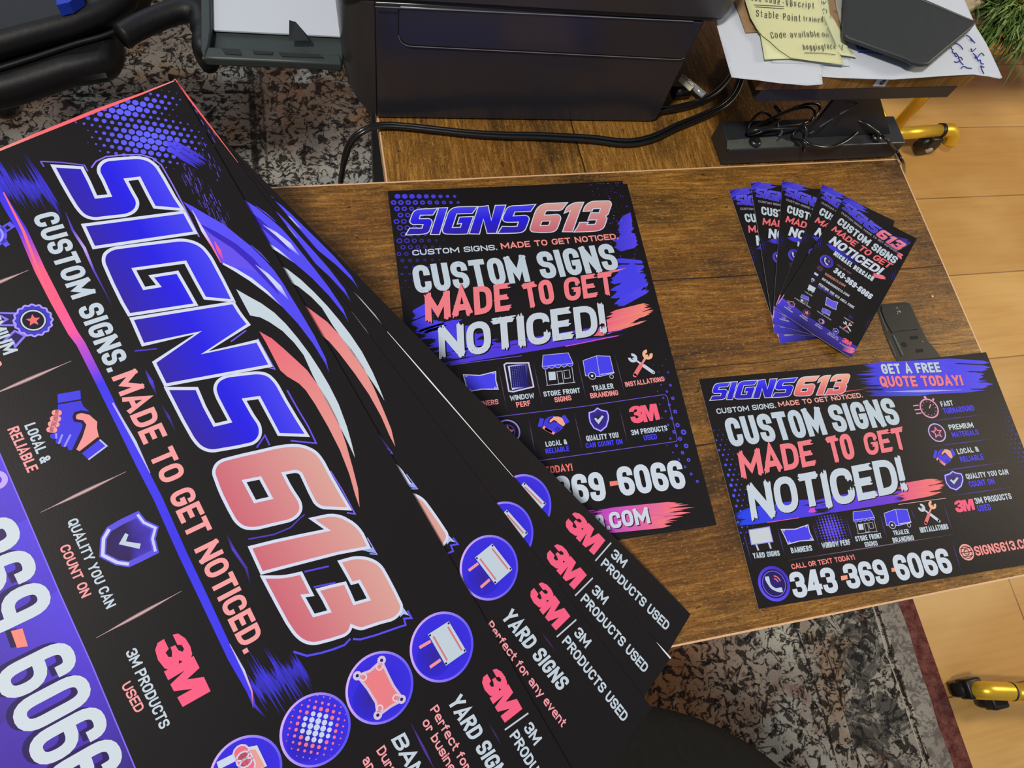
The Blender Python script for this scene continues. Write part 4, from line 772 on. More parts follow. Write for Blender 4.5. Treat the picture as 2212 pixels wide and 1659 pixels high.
    a.text('YARD SIGNS', [(396.0,44.7),(462.0,44.3),(396.4,34.7)], WHITE, slant=.16, layer=4, wt=.2); a.text('Perfect for any event', [(392.9,55.6),(478.6,57.5),(392.4,50.1)], (244, 160, 166), layer=4, wt=.175, gap=.1)
    pb = [(392.9,55.6),(478.6,57.5),(392.4,50.1)]; cw = (math.dist(pb[0], pb[1])) / 21
    o1 = [(395.7,63.3),(407.1,63.6),(394.1,60.8)]; ou = Vector(o1[1]) - Vector(o1[0]); o1[1] = tuple(Vector(o1[0]) + ou.normalized() * cw * 11); pv = Vector(pb[2]) - Vector(pb[0]); o1[2] = tuple(Vector(o1[0]) + pv); a.text('or business', o1, (244, 160, 166), layer=4, wt=.175, gap=.1)
    sp = [(392.2,68.7),(423.7,70.5)]; a.lens(sp[0], sp[1], 1.5, (140, 96, 220), 3, edge=(80, 54, 150)); sp = [(423.1,29.5),(440.0,29.6)]; a.lens(sp[0], sp[1], 1.0, (96, 66, 150), 3, edge=(60, 44, 90))
    b1 = [(391.8,82.8),(408.7,83.6),(395.3,74.2)]; u_ = (Vector(b1[1]) - Vector(b1[0])).normalized(); b1[1] = tuple(Vector(b1[0]) + u_ * 66); a.text('BANNERS', b1, WHITE, slant=.16, layer=4, wt=.2)
    d1 = [(391.4,92.6),(408.9,93.1),(393.0,86.8)]; u_ = (Vector(d1[1]) - Vector(d1[0])).normalized(); d1[1] = tuple(Vector(d1[0]) + u_ * cw * 7); d1[2] = tuple(Vector(d1[0]) + pv); a.text('Durable', d1, (244, 160, 166), layer=4, wt=.175, gap=.1)
    e1 = [(390.5,101.7),(406.5,102.0),(391.1,97.0)]; e1[1] = tuple(Vector(e1[0]) + u_ * cw * 3); e1[2] = tuple(Vector(e1[0]) + pv); a.text('and', e1, (244, 160, 166), layer=4, wt=.175, gap=.1)
    mark3m(a, [(398.0,21.2),(430.1,22.2),(399.2,5.9)], layer=4); a.line([(435.8,5.0),(433.7,23.1)], 1.1, (200, 200, 214), 4)
    a.text('3M', [(441.1,12.8),(454.7,12.3),(441.0,5.8)], WHITE, layer=4, wt=.2); a.text('PRODUCTS USED', [(438.7,22.7),(510.9,22.9),(439.2,16.0)], WHITE, layer=4, wt=.2)
    return a
A_ = big_sign_art()
A_.taper([(-8.8, -2.2), (-6.6, 18), (-4.2, 45), (-.2, 80), (2.2, 99), (5, 150)], [.6, 1.1, 2.0, 1.7, 1.3, 1.0], [(236, 150, 140), (250, 110, 120), (250, 104, 112), (246, 110, 116), (236, 150, 140), (200, 130, 120)], 5)
FR = dict(A=((-0.08350,0.33610,0.91302),(0.39506,-0.86966,-0.29600),(-0.88624,-0.44564,0.12648)), B=((-0.09100,0.35670,0.91636),(0.51169,-0.80113,-0.31043),(-0.82441,-0.55955,0.08513)), C=((-0.09960,0.36280,0.91802),(0.57147,-0.75738,-0.31589),(-0.78416,-0.61747,0.06185)), D=((-0.10460,0.36440,0.91746),(0.62694,-0.71051,-0.31955),(-0.74056,-0.67088,0.03873)), F=((0.04500,0.37860,0.75100),(0.99992,-0.01270,0.00000),(-0.01270,-0.99992,0.00000)), G=((0.28110,0.17530,0.75100),(0.99969,-0.02470,0.00000),(-0.02470,-0.99969,0.00000)), K5=((0.48628,0.34494,0.75400),(0.69871,-0.71541,0.00000),(-0.71541,-0.69871,0.00000)), K4=((0.46686,0.35991,0.75300),(0.79871,-0.60172,0.00000),(-0.60172,-0.79871,0.00000)), K3=((0.42521,0.36722,0.75250),(0.92617,-0.37710,0.00000),(-0.37710,-0.92617,0.00000)), K2=((0.39096,0.36790,0.75180),(0.98560,-0.16910,0.00000),(-0.16910,-0.98560,0.00000)), K1=((0.36651,0.36065,0.75100),(1.00000,0.00152,0.00000),(0.00152,-1.00000,0.00000)))
sign = A_.build('large_sign', (521.5, 348), FR['A'], x0=-9.5, thick=0.8, outline=[(-9.2, -2.5), (521.5, -1), (521.5, 348), (12, 348), (1.8, 99)])
LS = {'D': 'large black sign fanned out furthest right, lowest of the four, tip resting on the desk', 'C': 'large black sign second from the bottom of the fanned stack, white edge line showing',
      'B': 'large black sign directly beneath the top one, showing "Perfect for any event"', 'A': 'topmost large black sign of the fan, whole blue and coral logo showing'}
tag(sign, LS['A'], 'sign', 'large signs fanned out at the left')
for k, x0_ in (('B', [(10.6,-0.5)][0][0]), ('C', [(19.9,-3.5)][0][0]), ('D', [(24.9,-2.5)][0][0])):
    if k == 'B': ne = len(A_.v), len(A_.f); A_.taper([(x0_, .5), (x0_ + 25, .5), (x0_ + 42, .4), (x0_ + 60, .3)], [1.3, 1.0, .7, .3], [(250, 104, 104), (250, 96, 96), (240, 110, 100), (200, 120, 110)], 5)
    if k == 'C': ne = len(A_.v), len(A_.f); q_ = [(216.5,0.7),(257.8,-0.9),(344.4,-0.4)]; A_.taper([(p[0], .45) for p in q_], [.3, .9, .3], [(236, 236, 236)] * 3, 5); q_ = [(505.0,-0.5),(513.5,-0.8),(522.2,-1.0)]; A_.taper([(p[0], .5) for p in q_], [.2, 1.0, 1.2], [(236, 236, 236)] * 3, 5)
    o = A_.build('large_sign', (521.5, 348), FR[k], x0=x0_, thick=0.8)
    if k in 'BC': A_.v, A_.f, A_.c = A_.v[:ne[0]], A_.f[:ne[1]], A_.c[:ne[0]]
    tag(o, LS[k], 'sign', 'large signs fanned out at the left')

# ------------------------------------------------------------------ portrait flyer
def portrait_art():
    a = Art(); B_ = (72, 66, 238)
    e0, ex, ey = [(22.6,13.1),(28.8,13.4),(18.6,19.3)]; E1 = (ex[0] - e0[0], ex[1] - e0[1]); E2 = (ey[0] - e0[0], ey[1] - e0[1])
    def rad(x, y): return max(0, min(2.5, 2.45 * (1.05 - (x / 50) ** 2 * (0.35 if y < 16 else 1.2)) * (1 - max(0, y - 48) / 58)))
    a.dots(e0, E1, E2, (-20, 26), (-6, 18), rad, lambda x, y: fade(B_, max(.45, 1 - y / 130), (70, 40, 150)), 1, lambda x, y: 0 if (y < 12 and x > 6) else min(.62, .25 + y / 110), 12, clip=(.5, 62, .5, 110))
    R0 = [(207.9,222.8),(211.4,223.1),(208.9,225.9)]; 
    def rr(x, y): return max(0, 2.7 * (1 - (215.7 - x) / 24) * (1 - abs(y - 243) / 66) ** .7) if abs(y - 243) < 66 else 0
    a.dots((214, 180), (8.1, 1.2), (3.6, 6.4), (-8, 4), (0, 24), rr, lambda x, y: fade((88, 84, 244), .95), 1, .38, 10, clip=(150, 215.5, 170, 318))
    # paint splashes
    a.streaks(*[(205.4,33.0),(195.6,73.4),(216.9,28.1),(215.6,69.5)], 12, fade(B_, .9), (90, 70, 240), 1.1, 2, .3); a.streaks(*[(191.5,80.8),(182.4,128.7),(219.0,85.3),(215.2,115.3)], 14, B_, (84, 74, 244), 1.4, 5, .25); a.streaks(*[(186.5,98.2),(185.2,119.2),(212.9,81.0),(213.6,107.7)], 9, B_, B_, 1.9, 8, .2)
    a.streaks(*[(180.2,130.9),(154.7,154.8),(209.1,126.0),(200.0,144.6)], 13, (240, 110, 130), (250, 140, 124), 1.6, 6, .3, .9)
    a.streaks(*[(6.8,117.8),(12.4,138.6),(20.9,110.9),(32.4,133.6)], 12, B_, B_, 1.2, 7, .3); a.streaks(*[(9.8,135.0),(30.4,163.5),(43.5,127.7),(78.9,155.9)], 14, B_, (76, 60, 226), 1.4, 11, .15, .95)
    a.streaks(*[(29.5,155.7),(32.0,166.9),(168.2,144.3),(170.0,156.2)], 12, (78, 60, 224), (92, 56, 214), 1.8, 12, .12, .9); a.line([(31.9,167.4),(91.1,164.9)], .5, (120, 90, 230), 2.8); a.line([(129.5,160.0),(177.2,154.5)], .7, (230, 90, 190), 2.8)
    r = random.Random(4)
    for k in range(150): x, y = r.uniform(180, 214), r.gauss(45, 28); a.disc((x, max(2, y)), r.uniform(.12, .5), (110, 80, 240) if r.random() < .8 else (240, 130, 170), 1.3, 5)
    logo(a, [(9.3,54.2),(196.0,51.5),(13.9,20.1)], 4, .85)
    a.text('CUSTOM SIGNS.', [(14.1,65.8),(87.0,64.9),(15.3,60.3)], WHITE, layer=4, wt=.2, gap=.12); a.text('MADE TO GET NOTICED.', [(90.7,64.3),(198.4,61.2),(91.4,58.3)], (246, 150, 140), layer=4, wt=.2, gap=.12)
    sh = (.9, .9, (12, 10, 14))
    a.text('CUSTOM', [(12.7,101.7),(110.8,97.6),(16.9,75.2)], WHITE, layer=5, wt=.2, gap=.07, worn=9); a.text('SIGNS', [(121.1,96.2),(192.8,91.7),(126.7,68.9)], WHITE, layer=5, wt=.2, gap=.07, worn=9)
    cc = (244, 128, 136)
    for t, P in (('MADE', [(17.2,128.3),(93.6,122.6),(21.1,102.2)]), ('TO', [(102.1,123.1),(132.1,118.6),(104.7,99.4)]), ('GET', [(137.5,119.3),(186.7,115.0),(142.3,96.3)])): a.text(t, P, cc, layer=6, wt=.2, gap=.06, slant=.17, brush=1, shade=sh)
    a.text('NOTICED!', [(23.8,161.8),(172.2,151.4),(28.6,132.7)], (202, 212, 222), layer=6, wt=.2, gap=.06, slant=.17, brush=2, shade=sh, worn=5)
    a.lens(*[(198.7,90.9),(176.7,95.0)], 2, cc, 6.2, edge=cc)
    # service row
    for P in ([(70.4,171.9),(71.3,208.6)], [(99.9,172.3),(100.6,208.1)], [(137.0,171.4),(137.5,208.0)], [(170.3,170.9),(170.9,207.2)], [(37.9,170.1),(38.4,208.4)], [(87.5,219.1),(87.7,249.5)], [(125.1,218.0),(126.0,247.7)], [(163.6,217.4),(163.8,247.8)]): a.lens(P[0], P[1], .7, (130, 110, 160), 2, edge=(80, 66, 100))
    banner(a, [(41.0,191.4),(67.3,191.7),(41.4,176.2)], 3, B_)
    a.poly([(75.5,171.3),(77.7,170.2),(95.8,171.6),(96.3,192.6),(78.8,195.1),(75.6,194.2)], (34, 28, 60), 3)
    a.quadc([(77.9,172.7),(87.3,172.2),(88.0,192.5),(77.7,193.6)], [(214, 222, 232), (150, 150, 220), (62, 54, 230), (206, 212, 240)], 3.4); a.quadc([(87.3,172.2),(95.4,172.7),(90.1,192.5),(85.3,193.1)], [(150, 150, 220), (34, 28, 60), (44, 36, 150), (62, 54, 230)], 3.3)
    w0, w1, w2 = [(82.1,175.6),(83.7,175.6),(82.0,177.0)]
    a.dots(w0, (w1[0] - w0[0], w1[1] - w0[1]), (w2[0] - w0[0], w2[1] - w0[1]), (-1, 7), (-1, 12), lambda x, y: 1.0, lambda x, y: (40, 34, 120) if x < w0[0] + 14 else (90, 84, 246), 3.7, 0, 6)
    a.line([(75.5,171.3),(75.6,194.2),(78.8,195.1),(96.3,192.6),(95.8,171.6),(77.7,170.2)], 1.2, (210, 204, 230), 4, closed=True); a.line([(76.6,172.5),(76.7,193.8)], 3.2, (20, 24, 36), 3.8)
    storefront(a, [(105.7,192.7),(132.0,192.7),(106.9,166.0)], 3, B_); trailer(a, [(141.0,190.8),(166.3,190.6),(141.8,171.0)], 3, B_); wrenches(a, [(183.3,191.5),(199.9,191.2),(184.5,174.3)])
    PK = (246, 150, 146)
    for t, P, c in (('BANNERS', [(43.8,204.9),(65.8,204.2),(44.3,200.5)], PK), ('WINDOW', [(75.5,202.5),(95.3,202.2),(75.7,198.1)], WHITE), ('PERF', [(79.6,208.6),(91.3,208.2),(80.3,204.1)], PK), ('STORE FRONT', [(103.2,202.0),(134.0,201.7),(103.7,197.6)], WHITE), ('SIGNS', [(111.3,207.8),(125.4,207.3),(111.9,203.3)], PK),
                    ('TRAILER', [(144.4,201.4),(162.8,201.0),(144.7,196.8)], WHITE), ('BRANDING', [(141.5,207.5),(165.5,207.1),(142.1,203.0)], PK), ('INSTALLATIONS', [(173.2,200.9),(208.2,199.1),(173.8,196.5)], PK), ('YARD', [(21.5,202.4),(32.4,202.0),(21.9,198.1)], WHITE), ('SIGNS', [(20.8,208.0),(31.6,207.7),(21.2,203.7)], PK),
                    ('LOCAL &', [(97.2,243.2),(114.6,243.0),(97.7,239.0)], WHITE), ('RELIABLE', [(96.1,248.7),(115.3,248.6),(96.7,244.5)], B_), ('QUALITY YOU', [(130.7,242.5),(157.7,242.6),(131.5,238.0)], WHITE), ('CAN COUNT ON', [(129.1,248.1),(159.7,248.2),(129.7,243.9)], B_), ('3M PRODUCTS', [(168.7,242.1),(200.0,241.5),(169.4,237.6)], WHITE), ('USED', [(178.1,247.6),(189.4,247.5),(178.9,243.1)], B_),
                    ('TODAY!', [(93.0,264.5),(114.9,264.4),(93.0,258.7)], (240, 120, 110)), ('CALL OR TEXT', [(52.4,265.2),(89.9,264.5),(52.5,259.6)], (240, 120, 110))): a.text(t, P, c, layer=4, wt=.19)
    PL = (112, 88, 210)
    a.line([(50.8,214.7),(62.6,214.5),(133.9,213.5),(204.2,210.8),(206.0,211.4),(206.8,213.8),(206.1,249.6),(204.9,251.1),(203.2,251.4),(91.0,253.4),(47.4,254.0)], .55, PL, 3)
    c = [(69.0,227.6),(78.4,228.7)]; rr_ = math.dist(*c); a.ring(c[0], rr_, 1.2, (176, 160, 240), 3.2, 36); a.ring(c[0], rr_ * .6, 1.0, (90, 70, 200), 3.1); star(a, c[0], rr_ * .62, (240, 150, 150), 4, rot=-PI / 2 + .15)
    handshake(a, [(93.0,233.3),(119.3,233.2),(94.1,218.8)]); shield(a, [(135.9,235.4),(151.9,235.6),(137.5,216.2)])
    a.polys([M3, M3b], (250, 100, 128), 4)
    a.text('369', [(97.6,289.9),(137.2,290.7),(100.7,267.2)], (208, 218, 228), layer=5, wt=.2, gap=.05, worn=3); a.text('6066', [(148.6,289.3),(204.0,289.9),(153.0,266.1)], (208, 218, 228), layer=5, wt=.2, gap=.05, worn=3); a.text('343', [(49.4,290.1),(86.2,290.3),(51.8,267.9)], (208, 218, 228), layer=5, wt=.2, gap=.05)
    a.poly([(142.1,276.7),(148.6,276.7),(148.5,280.2),(141.8,280.3)], (246, 130, 110), 4)
    a.streaks(*[(70.1,292.8),(70.3,313.4),(128.7,296.8),(133.1,313.8)], 14, (110, 60, 214), (190, 70, 200), 1.3, 21, .05, 1.0, 1.9); a.streaks(*[(122.7,296.5),(127.8,314.9),(207.2,299.9),(188.6,317.6)], 15, (196, 74, 196), (246, 120, 130), 1.9, 22, .12, .97, 1.8)
    a.text('SIGNS613.', [(76.3,312.6),(134.8,313.1),(77.1,300.3)], (208, 216, 228), layer=5, wt=.22, shade=(.8, .8, (60, 26, 70))); a.text('COM', [(135.3,312.7),(167.6,312.6),(137.7,300.2)], (208, 216, 228), layer=5, wt=.22, shade=(.8, .8, (60, 26, 70)))
    return a
def curl_f(x, y):      # the top right corner of the sheet lifts, the top edge waves a little
    d = (x - 120) / 96 * .75 + (90 - y) / 90 * .55
    return 1.3 * max(0, d) ** 2 + 0.2
cutsF = [((x, 0), (1, 0)) for x in range(8, 216, 9)] + [((0, y), (0, 1)) for y in range(8, 226, 9)]
PF = portrait_art()
fl = PF.build('flyer', (215.7, 320), FR['F'], bend=curl_f, cuts=cutsF, thick=.3); tag(fl, 'portrait flyer with logo on top and phone number below, partly under the large signs', 'flyer')
under = Art(); fr = FR['F']; fu = (tuple(Vector(fr[0]) + Vector((0.0035, -0.0015, -0.0006))), fr[1], fr[2])
ub = under.build('flyer', (217.5, 320), fu, thick=.2); tag(ub, 'plain black edge of a second portrait flyer showing just beneath the printed portrait flyer', 'flyer')

# ------------------------------------------------------------------ landscape flyer
def landscape_art():
    a = Art(); B_ = (74, 66, 238); PK = (246, 136, 132)
    a.streaks(*[(151.0,-0.9),(159.9,29.7),(268.4,3.7),(268.9,36.2)], 22, fade(B_, .95), (78, 72, 240), 1, 31, .08, 1.0, 1.9); a.streaks(*[(153.8,21.2),(159.6,30.4),(202.1,25.6),(208.2,34.2)], 7, (60, 50, 190), (60, 90, 220), 1.8, 33, .25); a.streaks(*[(244.0,2.4),(241.8,30.8),(282.9,8.8),(273.3,33.7)], 11, B_, (84, 76, 244), 1.8, 35, .25)
    logo(a, [(3.4,25.0),(137.7,25.5),(8.5,5.2)], 4, .55, reds=((232, 92, 100), (240, 136, 122), (244, 186, 156))); a.lens(*[(101.3,24.2),(154.6,23.0)], 1.2, (246, 140, 140), 3, edge=(200, 90, 100))
    a.text('CUSTOM SIGNS.', [(8.1,32.1),(62.9,32.0),(8.7,27.4)], WHITE, layer=4, wt=.2, gap=.12); a.text('MADE TO GET NOTICED.', [(65.6,31.3),(147.3,30.4),(66.4,26.9)], (246, 172, 158), layer=4, wt=.2, gap=.12)
    sh = (.7, .7, (12, 10, 14)); cc = (244, 126, 134)
    a.text('CUSTOM', [(12.5,61.3),(102.8,59.6),(18.1,36.4)], WHITE, layer=5, wt=.205, gap=.06, worn=3); a.text('SIGNS', [(109.8,59.0),(175.5,57.9),(116.7,34.1)], WHITE, layer=5, wt=.205, gap=.06, worn=3)
    for t, P in (('MADE', [(14.4,88.0),(87.0,83.9),(20.6,65.6)]), ('TO', [(97.6,84.5),(124.8,81.9),(102.5,62.0)]), ('GET', [(132.1,81.9),(175.8,79.6),(138.7,62.0)])): a.text(t, P, cc, layer=6, wt=.2, gap=.06, slant=.17, brush=1, shade=sh)
    a.text('NOTICED!', [(13.3,121.8),(163.9,114.8),(20.8,92.4)], (202, 214, 224), layer=6, wt=.2, gap=.06, slant=.17, brush=2, shade=sh)
    a.streaks(*[(5.0,111.6),(1.4,124.3),(83.3,111.0),(78.8,124.1)], 13, (40, 70, 236), (84, 62, 226), 1.3, 41, .12, .95, 1.8); a.streaks(*[(75.7,111.2),(71.5,123.9),(165.9,111.6),(161.5,122.4)], 12, (84, 62, 226), (120, 60, 210), 1.8, 42, .1, .95, 1.8); a.streaks(*[(157.9,108.3),(147.0,122.6),(193.3,107.1),(183.3,121.2)], 14, (232, 96, 140), (250, 126, 120), 2.2, 43, .25, .95)
    a.streaks(*[(67.1,114.7),(65.0,121.1),(72.1,114.7),(69.7,121.7)], 5, (220, 80, 200), (220, 80, 200), 2.6, 44, .4); a.line([(26.2,124.7),(54.1,124.4)], .5, (236, 110, 170), 3); a.line([(146.1,124.8),(192.5,125.0)], .4, (240, 190, 170), 3)
    e0 = [(6.2,62.7)][0]
    a.dots(e0, (4.6, 0.2), (2.3, 4.3), (-24, 8), (-4, 22), lambda x, y: max(0, 1.75 * (1 - (x - 1) / 17) * (1 - abs(y - 92) / 52) ** .6) if abs(y - 92) < 52 else 0, lambda x, y: (84, 84, 240), 1, .0, 10, clip=(.5, 30, 30, 150))
    a.dots((262, 45), (4.4, .2), (2.2, 4.2), (-10, 8), (0, 26), lambda x, y: max(0, 1.2 * (1 - (286 - x) / 20) * (1 - abs(y - 90) / 50) ** .6) if abs(y - 90) < 50 else 0, lambda x, y: (60, 48, 170), 1, .0, 8, clip=(255, 286, 30, 150))
    a.text('GET A FREE', [(174.7,11.0),(234.4,14.5),(177.1,1.3)], WHITE, layer=5, wt=.22, shade=(.4, .4, (36, 28, 120))); a.text('QUOTE TODAY!', [(168.7,22.6),(251.4,29.1),(171.4,12.6)], (244, 128, 136), layer=5, wt=.22, shade=(.4, .4, (36, 28, 120)))
    a.lens(*[(171.5,27.5),(247.4,32.9)], 2.2, (214, 214, 240), 4, edge=(170, 160, 240))
    c = [(208.2,46.5),(216.7,47.3)]; stopwatch(a, c[0], math.dist(*c), (226, 150, 190)); a.text('FAST', [(221.0,46.3),(233.5,46.2),(222.4,41.4)], WHITE, layer=4, wt=.2); a.text('TURNAROUND', [(221.0,53.1),(252.5,53.1),(222.5,47.9)], B_, layer=4, wt=.18)
    c = [(207.0,68.8),(214.9,69.6)]; R_ = math.dist(*c); a.disc(c[0], R_, (40, 26, 70), 2.6, 30); a.ring(c[0], R_, R_ * .14, (206, 176, 220), 3, 30); star(a, c[0], R_ * .75, (240, 130, 140), 4); star(a, c[0], R_ * .42, (40, 26, 60), 4.4)
    a.text('PREMIUM', [(220.3,68.0),(245.1,68.2),(221.7,63.1)], WHITE, layer=4, wt=.2); a.text('MATERIALS', [(220.5,74.7),(247.6,74.8),(221.8,69.9)], B_, layer=4, wt=.18)
    handshake(a, [(192.0,97.0),(214.8,97.7),(196.2,83.2)]); a.text('LOCAL &', [(219.5,89.8),(241.3,89.7),(220.8,85.0)], WHITE, layer=4, wt=.2); a.text('RELIABLE', [(219.5,96.9),(243.1,96.9),(220.8,92.1)], B_, layer=4, wt=.18)
    shield(a, [(196.4,119.2),(213.5,119.5),(199.6,103.6)]); a.text('QUALITY YOU CAN', [(218.9,111.8),(261.5,112.3),(220.3,107.2)], WHITE, layer=4, wt=.2); a.text('COUNT ON', [(219.0,118.7),(244.5,118.8),(220.5,113.8)], B_, layer=4, wt=.18)
    mark3m(a, [(196.9,138.0),(215.8,138.4),(198.5,128.0)]); a.text('3M PRODUCTS', [(218.5,133.2),(255.4,133.1),(220.0,128.1)], WHITE, layer=4, wt=.2); a.text('USED', [(218.4,139.6),(231.2,139.8),(219.9,134.4)], B_, layer=4, wt=.18)
    for P in ([(196.1,58.1),(262.5,57.6)], [(195.5,80.3),(260.3,80.2)], [(195.1,101.6),(263.2,101.8)], [(195.3,102.2),(252.6,101.7)], [(195.0,123.7),(259.7,123.5)]): a.lens(P[0], P[1], .8, (96, 76, 190), 2, edge=(70, 56, 140))
    for P in ([(4.0,126.6),(4.0,154.4)], [(33.3,128.6),(33.1,151.5)], [(64.6,128.8),(64.5,150.9)], [(95.4,128.7),(94.5,151.1)], [(126.5,128.6),(125.4,151.0)], [(156.1,129.4),(156.8,139.2)], [(188.3,125.3),(186.9,154.4)]): a.lens(P[0], P[1], .8, (104, 84, 200), 2, edge=(70, 56, 130))
    a.lens(*[(35.1,155.4),(186.7,154.7)], .8, (190, 150, 170), 2, edge=(120, 96, 120)); a.lens(*[(183.6,156.9),(181.8,184.4)], .8, (104, 84, 200), 2, edge=(70, 56, 130))
    P = [(26.9,128.2),(26.4,139.8),(7.9,139.8),(8.9,128.5)]; P = [P[3], P[0], P[1], P[2]]; yard_sign(a, P, [[(11.8,140.1),(12.5,144.8)], [(22.7,139.8),(23.2,144.8)]], 3, (204, 210, 214), None, (190, 196, 220), .8, (150, 150, 230))
    banner(a, [(37.1,143.4),(61.1,143.0),(36.2,131.2)], 3, B_)
    c0 = [(79.5,136.7),(82.2,136.7),(79.5,138.8)]; a.dots(c0[0], (c0[1][0] - c0[0][0], c0[1][1] - c0[0][1]), (c0[2][0] - c0[0][0], c0[2][1] - c0[0][1]), (-5, 6), (-5, 6), lambda x, y: 1.25 * max(0, 1 - (math.dist((x, y), c0[0]) / 16) ** 2), lambda x, y: (100, 80, 236), 3, 0, 8)
    storefront(a, [(100.1,143.3),(119.8,143.6),(101.5,125.6)], 3, B_); trailer(a, [(128.8,142.1),(152.4,142.5),(130.6,128.0)], 3, B_); wrenches(a, [(165.1,142.7),(178.2,143.0),(165.9,128.7)])
    for t, P in (('YARD SIGNS', [(6.7,150.3),(29.3,151.0),(7.3,146.2)]), ('BANNERS', [(39.4,150.6),(57.8,150.9),(40.1,146.3)]), ('WINDOW PERF', [(66.8,150.4),(92.3,150.7),(67.4,146.0)]), ('STORE FRONT', [(97.5,149.0),(121.6,149.2),(98.3,144.9)]), ('SIGNS', [(104.1,154.2),(115.8,154.4),(104.8,150.3)]), ('TRAILER', [(132.7,148.6),(147.3,148.9),(133.4,144.8)]), ('BRANDING', [(130.1,154.3),(149.7,154.5),(131.1,150.2)]), ('INSTALLATIONS', [(157.7,149.7),(184.6,149.9),(158.9,145.3)])): a.text(t, P, WHITE, layer=4, wt=.19)
    c = [(17.9,170.7),(30.8,172.5)]; phone_icon(a, c[0], math.dist(*c), 0, 3)
    a.text('CALL OR TEXT TODAY!', [(36.0,162.4),(91.9,162.3),(36.8,158.5)], PK, layer=4, wt=.2)
    for t, P in (('343', [(31.3,183.7),(70.2,184.3),(36.5,164.5)]), ('369', [(78.3,183.6),(116.5,183.9),(83.9,164.5)]), ('6066', [(123.4,183.6),(175.2,184.0),(130.3,163.6)])): a.text(t, P, (208, 218, 228), layer=5, wt=.21, gap=.05)
    for P in ([(75.1,172.9),(80.9,172.9),(80.2,175.9),(74.6,176.2)], [(120.8,172.9),(126.3,173.0),(125.6,176.0),(120.1,175.9)]): a.poly(P, (246, 160, 130), 4)
    c = [(193.1,170.0),(199.6,170.9)]; R_ = math.dist(*c); a.disc(c[0], R_, (248, 170, 160), 3, 28)
    for k in (-.5, 0, .5): a.line([(c[0][0] - R_, c[0][1] + k * R_), (c[0][0] + R_, c[0][1] + k * R_)], R_ * .1, INK, 3.5)
    for k in (.35, .75): a.ring(c[0], R_ * k, R_ * .1, INK, 3.6, 20)
    a.ring(c[0], R_ * .95, R_ * .12, (248, 170, 160), 3.8)
    a.text('SIGNS613.COM', [(200.8,174.1),(261.6,174.2),(203.3,166.4)], (246, 150, 146), layer=4, wt=.2)
    return a
PG = landscape_art()
def curl_g(x, y): return 3.0 * max(0, (x - 200) / 86) ** 2 * max(0, 1 - y / 150) + .1
lf = PG.build('flyer', (286.4, 186.8), FR['G'], bend=curl_g, cuts=[((x, 0), (1, 0)) for x in range(190, 286, 8)] + [((0, y), (0, 1)) for y in range(8, 160, 12)], thick=.35); tag(lf, 'landscape flyer headed "GET A FREE QUOTE TODAY!" lying at the right of the desk', 'flyer')

